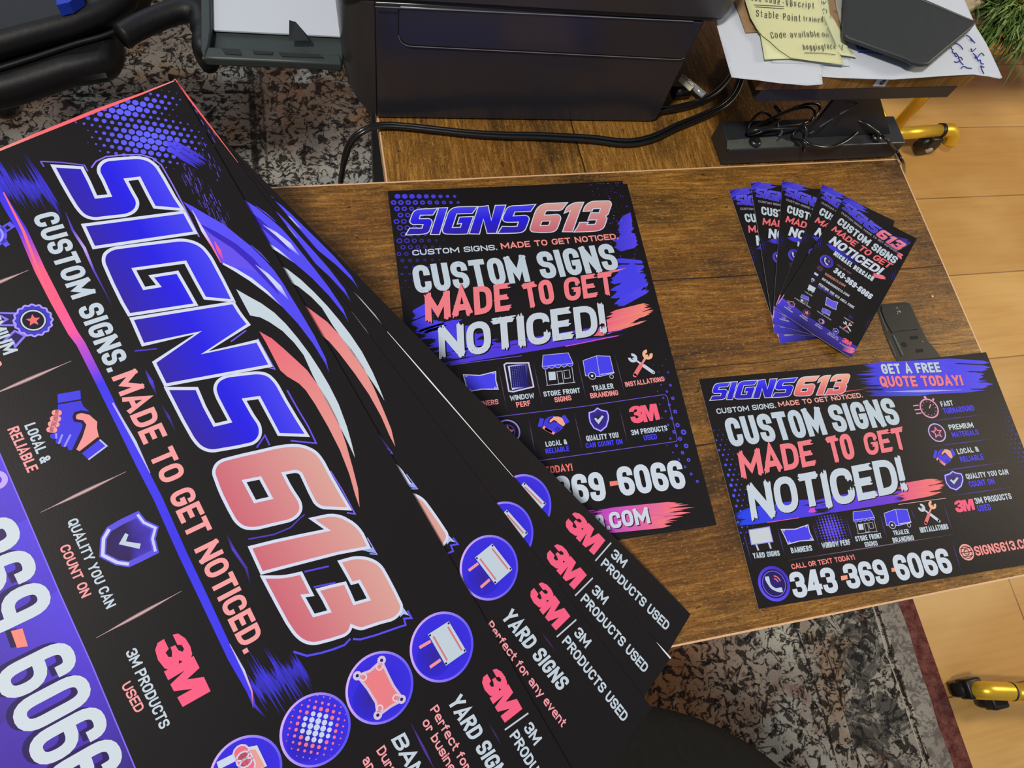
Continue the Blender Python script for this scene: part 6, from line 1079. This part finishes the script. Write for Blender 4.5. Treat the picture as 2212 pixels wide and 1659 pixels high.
for p in sc:
    s_ = obj('screw', MB().tube([(p[0], p[1], Z0 + .0225), (p[0], p[1], Z0 + .0245), (p[0], p[1], Z0 + .0262), (p[0], p[1], Z0 + .0268)], [.0062, .0060, .0046, .002], 16), M['cable'], rs, smooth=True); obj('hex_socket', MB().prism([(p[0] + .0018 * math.cos(k * PI / 3), p[1] + .0018 * math.sin(k * PI / 3)) for k in range(6)], Z0 + .0266, Z0 + .0270), M['slot'], s_)
q = [(0.4632,0.3900,0.8589),(0.4753,0.3900,0.8583),(0.4770,0.3900,0.8504),(0.4642,0.3900,0.8510)]
stk = obj('letter_sticker', MB().add([(p[0], p[1], p[2]) for p in q] + [(p[0], p[1] + .0004, p[2]) for p in q], [(0, 1, 2, 3), (7, 6, 5, 4), (0, 4, 5, 1), (1, 5, 6, 2), (2, 6, 7, 3), (3, 7, 4, 0)]), M['paper'], rs)
V, Fc = glyph('d', .62, .2); o_ = Vector([(0.4683,0.3897,0.8531)][0]); mb = MB(); mb.add([(o_.x + x * .0068, .3896, o_.z + y * .0068) for x, y in V], Fc); obj('letter', mb, M['black_ink'], stk)

# coil of cord on the stand's foot
cl = thing('coiled_cord', 'tied bundle of thin glossy black cord lying on the foot of the riser stand', 'cord', [(0.4269,0.4113,0.7800)][0])
def ell(c, e1, e2, k=26, z=.03, dz=.006): 
    C_, A, B = (Vector(p) for p in (c, e1, e2)); return [C_ + (A - C_) * math.cos(2 * PI * i / k) + (B - C_) * math.sin(2 * PI * i / k) + Vector((0, 0, dz * math.sin(4 * PI * i / k))) for i in range(k)]
for j, P in enumerate(([(0.4290,0.4173,0.7800),(0.4718,0.4289,0.7800),(0.4275,0.4249,0.7800)], [(0.4218,0.4110,0.7840),(0.4606,0.4203,0.7840),(0.4191,0.4189,0.7840)], [(0.4066,0.4150,0.7800),(0.3898,0.4126,0.7800),(0.4127,0.4254,0.7800)])): obj('loop', MB().tube(ell(*P), .0014, 8, closed=True), M['cable'], cl, smooth=True)
obj('loop', MB().tube(ell(*[(0.4387,0.3945,0.7800),(0.4386,0.3827,0.7800),(0.4335,0.3932,0.7800)]), .0014, 8, closed=True), M['cable'], cl, smooth=True)
obj('twist_tie', MB().tube(smooth_path([(0.4164,0.4124,0.7860),(0.4144,0.4036,0.7860),(0.4163,0.3984,0.7860),(0.4113,0.3935,0.7860)], 5), .0008, 6), M['steel'], cl, smooth=True)
obj('tail', MB().tube(smooth_path([(0.4401,0.3944,0.7800),(0.4468,0.3868,0.7800)] + [(0.4657,0.3863,0.7760),(0.4805,0.3887,0.7760),(0.4978,0.3970,0.7760),(0.5178,0.4116,0.7760),(0.5319,0.4252,0.7760)] + [(0.5159,0.4149,0.8000)], 6), .0016, 8), M['cable'], cl, smooth=True)
obj('stray_end', MB().tube(smooth_path([(0.4255,0.4359,0.7780),(0.4301,0.4251,0.7780)], 4), .0018, 8), M['cable'], cl, smooth=True)
tc_ = obj('thin_cord', MB().tube(smooth_path([(0.4972,0.4062,0.7900),(0.5059,0.3999,0.7900)] + [(0.5242,0.3955,0.7820),(0.5304,0.3861,0.7820)] + [(0.5594,0.3907,0.7600),(0.5607,0.3813,0.7600)] + [(0.5762,0.3838,0.7460)] + [(0.6217,0.4057,0.7000)], 6), .0016, 8), M['cable'], smooth=True); tag(tc_, 'thin black cord trailing off the right edge of the desk behind the riser stand', 'cord')

# ------------------------------------------------------------------ papers, notes and wallet on the stand
def leaf(name, P, z, mat, th=.0005, wave=0.0, seed=1, label=None, cat='paper', group=None, lift=None, parent=None):
    """a sheet of paper: outline triangulated on a grid so that it can ripple"""
    pts = [(p[0], p[1]) for p in P]; x0, x1, y0, y1 = bbox(pts); st_ = .006; cuts = []
    V, Fc = cdt([pts]); me = bpy.data.meshes.new(name); me.from_pydata([(x, y, 0) for x, y in V], [], Fc); bm = bmesh.new(); bm.from_mesh(me)
    x = x0 + st_
    while x < x1: bmesh.ops.bisect_plane(bm, geom=bm.verts[:] + bm.edges[:] + bm.faces[:], plane_co=(x, 0, 0), plane_no=(1, 0, 0), dist=1e-7); x += st_
    y = y0 + st_
    while y < y1: bmesh.ops.bisect_plane(bm, geom=bm.verts[:] + bm.edges[:] + bm.faces[:], plane_co=(0, y, 0), plane_no=(0, 1, 0), dist=1e-7); y += st_
    for v in bm.verts:
        v.co.z = Z0 + z + wave * (math.sin(v.co.x * 70 + seed) * .5 + .5) * (math.sin(v.co.y * 55 + seed * 2) * .5 + .5) + (lift(v.co.x, v.co.y) if lift else 0)
    for f in bm.faces:
        f.normal_update()
        if f.normal.z < 0: f.normal_flip()
        f.smooth = True
    bm.to_mesh(me); bm.free(); me.materials.append(mat); o = bpy.data.objects.new(name, me); COL.objects.link(o)
    m = o.modifiers.new('thick', 'SOLIDIFY'); m.thickness = th; m.offset = 1
    if label: tag(o, label, cat, group)
    if parent: o.parent = parent
    return o
ZT = .1122
leaf('paper_sheet', [(0.4150,0.5101,0.8625),(0.3788,0.3987,0.8625),(0.4055,0.3913,0.8625),(0.4078,0.3903,0.8625),(0.4258,0.3885,0.8625),(0.4501,0.3870,0.8625),(0.4741,0.3863,0.8625),(0.5086,0.3880,0.8625),(0.5330,0.3891,0.8625),(0.5589,0.3902,0.8625),(0.5741,0.3879,0.8625),(0.5852,0.3850,0.8625),(0.5883,0.3863,0.8625),(0.5893,0.4036,0.8625),(0.5902,0.4253,0.8625),(0.5886,0.4453,0.8625),(0.5922,0.4848,0.8625),(0.5955,0.5146,0.8625)], ZT, M['paper'], .0003, .0006, 2, 'white paper with blue pen writing, its corner hanging past the right end of the stand')
leaf('paper_sheet', [(0.3497,0.5073,0.8635),(0.3301,0.4598,0.8635),(0.3265,0.4536,0.8635),(0.3247,0.4321,0.8635),(0.3230,0.4058,0.8635),(0.3224,0.3903,0.8635),(0.3303,0.3888,0.8635),(0.3444,0.3871,0.8635),(0.3652,0.3833,0.8635),(0.3887,0.3804,0.8635),(0.4034,0.3813,0.8635),(0.4057,0.3898,0.8635),(0.4299,0.4434,0.8635),(0.4570,0.5099,0.8635)], ZT + .0010, M['paper'], .0003, .0008, 5, 'white paper under the yellow notes at the left end of the stand')
leaf('envelope', [(0.3541,0.4912,0.8645),(0.3497,0.4736,0.8645),(0.3495,0.4547,0.8645),(0.3493,0.4363,0.8645),(0.3609,0.4371,0.8645),(0.3594,0.4413,0.8645),(0.3586,0.4531,0.8645),(0.3654,0.4914,0.8645)], ZT + .0024, M['kraft'], .0003, 0, 1, 'brown kraft paper strip showing along the left side of the yellow notes', 'envelope')
leaf('envelope', [(0.4375,0.4928,0.8645),(0.4553,0.4931,0.8645),(0.4472,0.4615,0.8645),(0.4427,0.4328,0.8645),(0.4390,0.4397,0.8645),(0.4353,0.4579,0.8645)], ZT + .0022, M['kraft'], .0003, 0, 1, 'brown kraft paper between the yellow notes and the wallet', 'envelope')
leaf('paper_strip', [(0.4540,0.4925,0.8650),(0.4688,0.4928,0.8650),(0.4539,0.4610,0.8650),(0.4435,0.4357,0.8650),(0.4440,0.4478,0.8650),(0.4468,0.4653,0.8650)], ZT + .0030, plain('grey_paper', (150, 148, 138), .85), .0003, 0, 1, 'narrow grey paper strip with dark handwriting beside the wallet', 'paper')
leaf('grey_patch', [(0.3653,0.4092,0.8640),(0.3991,0.4101,0.8640),(0.4395,0.4088,0.8640),(0.4358,0.3998,0.8640),(0.3964,0.4028,0.8640),(0.3634,0.4044,0.8640)], ZT + .0020, plain('pale_grey', (190, 196, 204), .8), .0003, 0, 1, 'small pale grey patch showing below the yellow notes', 'paper')  # flat pale grey piece just below the yellow notes
GN = 'yellow handwritten notes'
n0 = leaf('sticky_note', [(0.4354,0.4921,0.8650),(0.4430,0.4796,0.8650),(0.4370,0.4573,0.8650),(0.4419,0.4314,0.8650),(0.4404,0.4187,0.8650),(0.4450,0.4076,0.8650),(0.4305,0.4102,0.8650),(0.4204,0.4306,0.8650)], ZT + .0034, M['note_pale'], .0003, .0005, 3, 'pale yellow note at the right, mostly beneath the other notes', 'note', GN)
n1 = leaf('sticky_note', [(0.3588,0.4369,0.8655),(0.3606,0.4319,0.8655),(0.3557,0.4053,0.8655),(0.3789,0.4062,0.8655),(0.3964,0.4053,0.8655),(0.4023,0.4218,0.8655),(0.3859,0.4369,0.8655)], ZT + .0044, M['note_pale'], .0003, 0, 3, 'pale yellow note whose lower left corner sticks out under the top note', 'note', GN)
n2 = leaf('sticky_note', [(0.3619,0.4872,0.8680),(0.3566,0.4671,0.8680),(0.3556,0.4488,0.8680),(0.3576,0.4371,0.8680),(0.3606,0.4292,0.8680),(0.3656,0.4230,0.8680),(0.3710,0.4140,0.8680),(0.3793,0.4054,0.8680),(0.4006,0.4015,0.8680),(0.4266,0.3974,0.8680),(0.4276,0.4157,0.8680),(0.4271,0.4418,0.8680),(0.4287,0.4706,0.8680),(0.4337,0.4885,0.8680)], ZT + .0058, M['note'], .0003, .0009, 7, 'yellow note on top of the pile with four lines of pencil handwriting', 'note', GN)
wr = lambda t, P, h, mat, z, par, s=1, wt=.085: ink_text('handwriting', t, (P[0][0], P[0][1], Z0 + z), (P[1][0], P[1][1], Z0 + z), h, mat, par, wt=wt, jig=.07, seed=s)
zn = ZT + .0075
for t, P, h in (('Cod Code', [(0.3616,0.4678,0.8685),(0.3873,0.4630,0.8685)], .0072), ('-VBscript', [(0.3899,0.4621,0.8685),(0.4189,0.4589,0.8685)], .0074), ('Stable Point', [(0.3605,0.4491,0.8685),(0.3997,0.4442,0.8685)], .0076), ('trained', [(0.4042,0.4446,0.8685),(0.4221,0.4434,0.8685)], .0062), ('Code available', [(0.3668,0.4254,0.8685),(0.4117,0.4269,0.8685)], .0066), ('on', [(0.4159,0.4265,0.8685),(0.4218,0.4265,0.8685)], .0056), ('huggingface', [(0.3928,0.4125,0.8685),(0.4233,0.4131,0.8685)], .0062)): wr(t, P, h, M['pencil'], zn, n2, len(t))
for P in ([(0.3626,0.4623,0.8685),(0.3910,0.4608,0.8685)], [(0.3634,0.4601,0.8685),(0.3901,0.4582,0.8685)], [(0.3924,0.4092,0.8685),(0.4101,0.4087,0.8685),(0.4210,0.4068,0.8685)]): obj('underline', MB().tube([(p[0], p[1], Z0 + zn) for p in P], .00022, 5), M['pencil'], n2)
for t, P in (('n', [(0.4283,0.4579,0.8660),(0.4322,0.4562,0.8660)]), ('id', [(0.4229,0.4513,0.8660),(0.4273,0.4509,0.8660)]), ('V', [(0.4299,0.4144,0.8660),(0.4341,0.4148,0.8660)]), ('w', [(0.4304,0.4676,0.8660),(0.4343,0.4659,0.8660)])): wr(t, P, .006, M['pencil'], ZT + .0052, n0, 3)
for t, P in (('sA', [(0.4511,0.4702,0.8670),(0.4511,0.4640,0.8670)]), ('V', [(0.4462,0.4631,0.8670),(0.4478,0.4574,0.8670)])): wr(t, P, .007, M['black_ink'], ZT + .0036, None, 3) if False else None
pw = bpy.data.objects['paper_sheet.001'] if 'paper_sheet.001' in bpy.data.objects else None
zp = ZT + .0012
for t, P, h in (('ad', [(0.4564,0.4193,0.8630),(0.4543,0.4279,0.8630)], .0085),): wr(t, [P[1], P[0]], h, M['pen'], zp, pw, 4, .16)
for P in ([(0.4526,0.4279,0.8630),(0.4520,0.4222,0.8630),(0.4539,0.4194,0.8630),(0.4561,0.4203,0.8630),(0.4575,0.4255,0.8630),(0.4548,0.4250,0.8630),(0.4530,0.4194,0.8630)], [(0.4598,0.4260,0.8630),(0.4565,0.4192,0.8630),(0.4627,0.4184,0.8630),(0.4696,0.4177,0.8630)], [(0.4511,0.4156,0.8630),(0.4631,0.4152,0.8630),(0.4747,0.4126,0.8630)], [(0.4650,0.4221,0.8630),(0.4632,0.4180,0.8630)],
          [(0.5718,0.4348,0.8630),(0.5741,0.4328,0.8630),(0.5769,0.4254,0.8630)], [(0.5738,0.4303,0.8630),(0.5752,0.4274,0.8630)], [(0.5694,0.4190,0.8630),(0.5691,0.4156,0.8630),(0.5723,0.4175,0.8630),(0.5751,0.4195,0.8630)], [(0.5691,0.4137,0.8630),(0.5702,0.4112,0.8630),(0.5709,0.4088,0.8630)], [(0.5691,0.4098,0.8630),(0.5704,0.4078,0.8630),(0.5777,0.4136,0.8630),(0.5799,0.4106,0.8630)], [(0.5704,0.4078,0.8630),(0.5708,0.4049,0.8630),(0.5731,0.4058,0.8630),(0.5721,0.4020,0.8630),(0.5744,0.4010,0.8630)], [(0.5699,0.3991,0.8630),(0.5716,0.3982,0.8630),(0.5734,0.3972,0.8630)], [(0.5703,0.3982,0.8630),(0.5694,0.3934,0.8630),(0.5696,0.3901,0.8630)],
          [(0.5542,0.4270,0.8630),(0.5539,0.4245,0.8630),(0.5562,0.4255,0.8630),(0.5593,0.4225,0.8630),(0.5604,0.4181,0.8630)], [(0.5488,0.4211,0.8630),(0.5486,0.4187,0.8630),(0.5499,0.4177,0.8630)], [(0.5481,0.4167,0.8630),(0.5481,0.4138,0.8630),(0.5508,0.4138,0.8630),(0.5515,0.4114,0.8630)], [(0.5490,0.4138,0.8630),(0.5490,0.4100,0.8630),(0.5512,0.4109,0.8630),(0.5521,0.4090,0.8630),(0.5539,0.4090,0.8630),(0.5543,0.4061,0.8630)], [(0.5446,0.4043,0.8630),(0.5468,0.4033,0.8630),(0.5521,0.4051,0.8630)], [(0.5512,0.4090,0.8630),(0.5508,0.4042,0.8630),(0.5526,0.4003,0.8630)], [(0.5484,0.3961,0.8630),(0.5508,0.3984,0.8630),(0.5534,0.3984,0.8630),(0.5545,0.3970,0.8630),(0.5595,0.3962,0.8630)]):
    obj('pen_stroke', MB().tube([(p[0], p[1], Z0 + zp + .0001) for p in smooth_path(P, 4)], .00042, 5), M['pen'], pw)
for o_ in list(bpy.data.objects):
    if o_.name.startswith('handwriting') and o_.parent is None: o_.parent = pw

wl = thing('wallet', 'flat black leather wallet lying on the papers on the riser stand', 'wallet', [(0.4996,0.4365,0.8700)][0])
wp = [p[:2] for p in [(0.4644,0.4985,0.8730),(0.4366,0.4331,0.8730),(0.4343,0.4248,0.8730),(0.4368,0.4217,0.8730),(0.4849,0.3984,0.8730),(0.4896,0.3942,0.8730),(0.4970,0.3921,0.8730),(0.5056,0.3925,0.8730),(0.5135,0.3975,0.8730),(0.5687,0.4333,0.8730),(0.5768,0.4399,0.8730),(0.5754,0.4432,0.8730),(0.5312,0.4706,0.8730),(0.4994,0.4994,0.8730)]]
obj('lower_flap', MB().prism(wp, Z0 + ZT + .0070, Z0 + .1222), M['leather'], wl, bevel=.0012)
wq = [p[:2] for p in [(0.4616,0.4945,0.8762),(0.4335,0.4296,0.8762),(0.4315,0.4219,0.8762),(0.4339,0.4189,0.8762),(0.4812,0.3957,0.8762),(0.4859,0.3916,0.8762),(0.4933,0.3895,0.8762),(0.5013,0.3899,0.8762),(0.5087,0.3949,0.8762),(0.5636,0.4298,0.8762),(0.5717,0.4364,0.8762),(0.5702,0.4396,0.8762),(0.5265,0.4657,0.8762),(0.4953,0.4953,0.8762)]]
obj('upper_flap', MB().prism(wq, Z0 + .1225, Z0 + .1262), M['leather'], wl, bevel=.0012)
obj('pale_edge', MB().tube([(0.5133,0.4688,0.8762),(0.5368,0.4558,0.8762),(0.5680,0.4380,0.8762)], .0009, 8), M['steel'], wl, smooth=True)  # lighter strip along the wallet's upper right edge

# ------------------------------------------------------------------ gold plant cart at the right rear, plant on it
ct = thing('plant_cart', 'gold tube cart on black casters with an orange-brown shelf, carrying the plant', 'cart', (1.5, 1.05, 0))
fz = -.68
c0 = [(1.4368,1.0301,0.2750)][0]
sh_ = obj('shelf', MB().box((c0[0], c0[1], .250), (c0[0] + .55, c0[1] + .42, .268)), M['cart_wood'], ct, bevel=.002)
g0, g1 = [(1.3110,0.9681,0.0700),(1.4921,0.9739,0.0700)]
obj('post', MB().tube([(g0[0], g0[1], .062), (g0[0], g0[1], .60)], .0130, 14), M['brass'], ct, smooth=True)
obj('base_tube', MB().tube([(g0[0], g0[1], g0[2]), (g1[0] - .02, g1[1], g1[2])], .0150, 14), M['brass'], ct, smooth=True)
obj('elbow', MB().tube(smooth_path([(g1[0] - .022, g1[1], g1[2]), (g1[0], g1[1] - .002, g1[2]), (g1[0] + .012, g1[1] - .010, g1[2] - .010), (g1[0] + .014, g1[1] - .016, g1[2] - .030)], 5), .0165, 14), M['brass'], ct, smooth=True)
obj('joint', MB().ball((g0[0], g0[1], g0[2]), .020), M['brass'], ct, smooth=True); obj('collar', MB().tube([(g1[0] - .030, g1[1], g1[2]), (g1[0] - .022, g1[1], g1[2])], .0175, 14), M['caster'], ct, smooth=True)
def caster(x, y, parent, rr=.030, ax=(0, 1, 0)):
    w_ = obj('caster_wheel', MB().tube([Vector((x, y, rr)) - Vector(ax) * .013, Vector((x, y, rr)) - Vector(ax) * .010, Vector((x, y, rr)) + Vector(ax) * .010, Vector((x, y, rr)) + Vector(ax) * .013], [rr * .8, rr, rr, rr * .8], 20), M['caster'], parent, smooth=True)
    obj('caster_fork', MB().box((x - .016, y - .017, rr), (x + .016, y + .017, rr * 2 + .006)), M['caster'], w_, bevel=.004)
    obj('axle_cap', MB().tube([Vector((x, y, rr)) - Vector(ax) * .020, Vector((x, y, rr)) + Vector(ax) * .016], rr * .28, 10), M['chrome'], w_, smooth=True)
cw = [(1.4538,0.9650,0.0300)][0]; caster(cw[0], cw[1], ct); caster(g0[0] - .01, g0[1] + .40, ct); caster(c0[0] + .5, c0[1] + .4, ct); caster(c0[0] + .5, c0[1] + .02, ct)
obj('base_tube', MB().tube([(g0[0], g0[1], g0[2]), (g0[0], g0[1] + .42, g0[2]), (c0[0] + .52, g0[1] + .42, g0[2]), (c0[0] + .52, g0[1] + .02, g0[2])], .0150, 12), M['brass'], ct, smooth=True)
for x, y in ((g0[0], g0[1] + .42), (c0[0] + .52, g0[1] + .42), (c0[0] + .52, g0[1] + .02)): obj('post', MB().tube([(x, y, .062), (x, y, .60)], .013, 12), M['brass'], ct, smooth=True)
# second set of gold legs, near the lower right corner
rk = thing('rolling_rack', 'gold tube foot with black caster standing by the rug edge at the lower right', 'rack', (1.1, -.25, 0))
h0, h1 = [(1.0270,-0.2318,0.0650),(1.1401,-0.2568,0.0650)]
dv = (Vector(h1) - Vector(h0)).normalized(); h0 = Vector(h0)
obj('elbow', MB().tube(smooth_path([h0 + dv * .052, h0 + dv * .018, h0 - dv * .004 + Vector((0, 0, -.004)), h0 - dv * .012 + Vector((0, 0, -.026))], 6), .0155, 16), M['brass'], rk, smooth=True)
obj('base_tube', MB().tube([h0 + dv * .046, h0 + dv * .60], .0148, 16), M['brass'], rk, smooth=True); obj('collar', MB().tube([h0 + dv * .044, h0 + dv * .047], .0162, 16), M['caster'], rk, smooth=True)
obj('post', MB().tube([h0 + dv * .30, h0 + dv * .30 + Vector((0, 0, .9))], .012, 12), M['brass'], rk, smooth=True)
caster(h0.x - .012, h0.y + .006, rk, .024, (0, 1, 0)); caster(h0.x + .030, h0.y - .020, rk, .022, (0, 1, 0)); caster(h0.x + .56, h0.y - .02, rk, .026)

pl = thing('potted_plant', 'bushy green grass-like plant with beige pebbles at its base, top right corner', 'plant', (c0[0] + .12, c0[1] + .16, .268))
PX, PY = [(1.3082,0.9760,0.4500)][0][:2]
pt0 = Vector((c0[0] + .20, c0[1] + .16, .2688))
obj('pot', MB().tube([pt0, pt0 + Vector((0, 0, .004)), pt0 + Vector((0, 0, .17)), pt0 + Vector((0, 0, .18))], [.085, .09, .13, .132], 28), plain('grey_pot', (96, 92, 84), .7), pl, smooth=True)
obj('moss', MB().ball(tuple(pt0 + Vector((0, 0, .175))), .128, 20, 10, (1, 1, .15)), M['soil'], pl, smooth=True)
r = random.Random(11)
def blades(n, cx, cy, cz, spread, ln, mat):
    mb = MB()
    for k in range(n):
        a = r.uniform(0, 2 * PI); d = abs(r.gauss(0, spread)); p = Vector((cx + d * math.cos(a), cy + d * math.sin(a), cz + r.uniform(-.01, .03))); q = Vector((math.cos(a + r.gauss(0, .6)), math.sin(a + r.gauss(0, .6)), r.uniform(-.5, 1.0))).normalized(); L_ = ln * r.uniform(.5, 1.2); s_ = q.cross(Vector((0, 0, 1))).normalized() * r.uniform(.0012, .0026)
        e = p + q * L_ * .55; f = p + q * L_ + Vector((0, 0, -L_ * r.uniform(.1, .5)))
        mb.add([p - s_, p + s_, e + s_ * .8, e - s_ * .8, f], [(0, 1, 2, 3), (3, 2, 4)])
    return mb
gc = [[(1.3064,0.9683,0.4200)][0], [(1.3417,0.9504,0.4200)][0], [(1.4001,0.9875,0.4200)][0], [(1.3170,1.0235,0.4200)][0]]
for j, g in enumerate(gc):
    obj('foliage', blades(650, g[0], g[1], g[2], .040, .075, M['grass']), M['grass'], pl); obj('foliage', blades(260, g[0], g[1], g[2] + .01, .036, .070, M['grass_light']), M['grass_light'], pl)
pbx = [(1.1894,0.9717,0.4400),(1.1987,0.9601,0.4400),(1.2165,0.9709,0.4400),(1.2034,0.9837,0.4400),(1.1811,0.9811,0.4400),(1.2333,0.9794,0.4400),(1.1787,0.9622,0.4400)]
for k, p in enumerate(pbx): obj('pebble', MB().ball((p[0], p[1], p[2]), .016, 12, 8, (1.3, 1, .7)), M['stone'], pl, smooth=True)
obj('pebble_dish', MB().prism([(pbx[0][0] - .05 + .14 * (1 + math.cos(2 * PI * k / 24)) * .5, pbx[0][1] + .02 + .07 * math.sin(2 * PI * k / 24)) for k in range(24)], pbx[0][2] - .05, pbx[0][2] - .008), M['soil'], pl)

# ------------------------------------------------------------------ office chair at the left rear, stool at the bottom
ch = thing('office_chair', 'black leather office chair with looped armrest behind the desk at the upper left', 'chair', (-.85, 1.35, 0))
so_ = [p[:2] for p in [(-0.5292,0.6808,0.4600),(-0.4334,0.7250,0.4600),(-0.3717,0.7453,0.4600),(-0.3156,0.7712,0.4600),(-0.2737,0.7797,0.4600),(-0.2579,0.7889,0.4600),(-0.2534,0.8145,0.4600),(-0.2548,0.8515,0.4600),(-0.2584,0.8758,0.4600),(-0.2395,0.8894,0.4600),(-0.2214,0.9068,0.4600),(-0.2116,0.9874,0.4600),(-0.5605,0.9788,0.4600)]]
obj('seat', MB().prism(so_, .455, .50), M['chair'], ch, bevel=.020, seg=4)
obj('seat_piping', MB().tube(smooth_path([(-0.4141,0.7534,0.5050),(-0.3546,0.7798,0.5050),(-0.3028,0.8045,0.5050),(-0.2651,0.8201,0.5050),(-0.2319,0.8417,0.5050)], 6), .0035, 8), M['chair'], ch, smooth=True)
obj('seat_cushion', MB().prism([p[:2] for p in [(-0.4953,0.7339,0.5300),(-0.4032,0.7665,0.5300),(-0.3448,0.7912,0.5300),(-0.2990,0.8086,0.5300),(-0.2569,0.8313,0.5300),(-0.2244,0.8603,0.5300),(-0.2188,0.9183,0.5300),(-0.5138,0.9099,0.5300)]], .50, .535), M['chair'], ch, bevel=.016, seg=4)
obj('armrest', MB().tube(smooth_path([(-0.2457,0.8108,0.5100),(-0.2247,0.8282,0.5100),(-0.1964,0.8461,0.5100),(-0.1675,0.8578,0.5100),(-0.1491,0.8496,0.5100),(-0.1465,0.8186,0.5100),(-0.1483,0.7945,0.5100)] + [(-0.1489,0.8029,0.4800),(-0.1439,0.7931,0.4800)], 6), [.016 * (1 if k < 30 else .8) for k in range(100)][:len(smooth_path([(0, 0, 0)] * 9, 6))], 12), M['chair'], ch, smooth=True)
obj('seat_post', MB().tube([(-.85, 1.35, .08), (-.85, 1.35, .47)], .028, 14), M['black_metal'], ch, smooth=True)
for k in range(5):
    a = 2 * PI * k / 5 + .55; e = Vector((-.85 + .31 * math.cos(a), 1.35 + .31 * math.sin(a), .065)); obj('leg', MB().tube([(-.85, 1.35, .10), e], [.024, .016], 10), M['black_metal'], ch, smooth=True); obj('caster_wheel', MB().ball((e.x, e.y, .036), .028), M['caster'], ch, smooth=True)
bl = obj('cloth', MB().prism([p[:2] for p in [(-0.3097,0.8591,0.5500),(-0.3052,0.8175,0.5500),(-0.2919,0.8222,0.5500),(-0.2793,0.8362,0.5500),(-0.2825,0.8596,0.5500)]], .536, .552), M['blue']); tag(bl, 'strip of bright blue cloth lying on the black office chair', 'cloth')
sl = thing('stool', 'round dark upholstered stool seat at the bottom edge, below the signs', 'stool', (.22, -.42, 0))
sp_ = [(0.2739,-0.1012,0.4500),(0.3240,-0.1202,0.4500),(0.3906,-0.1614,0.4500),(0.4171,-0.1848,0.4500)]
cx_, cy_, cr_ = .185, -.385, .305
obj('seat', MB().tube([(cx_, cy_, .37), (cx_, cy_, .38), (cx_, cy_, .44), (cx_, cy_, .452), (cx_, cy_, .455)], [cr_ * .97, cr_, cr_, cr_ * .96, cr_ * .85], 64), M['stool'], sl, smooth=True)
for k in range(4): a = PI / 4 + k * PI / 2; obj('leg', MB().tube([(cx_ + .18 * math.cos(a), cy_ + .18 * math.sin(a), .37), (cx_ + .24 * math.cos(a), cy_ + .24 * math.sin(a), .022)], .014, 10), M['black_metal'], sl, smooth=True)
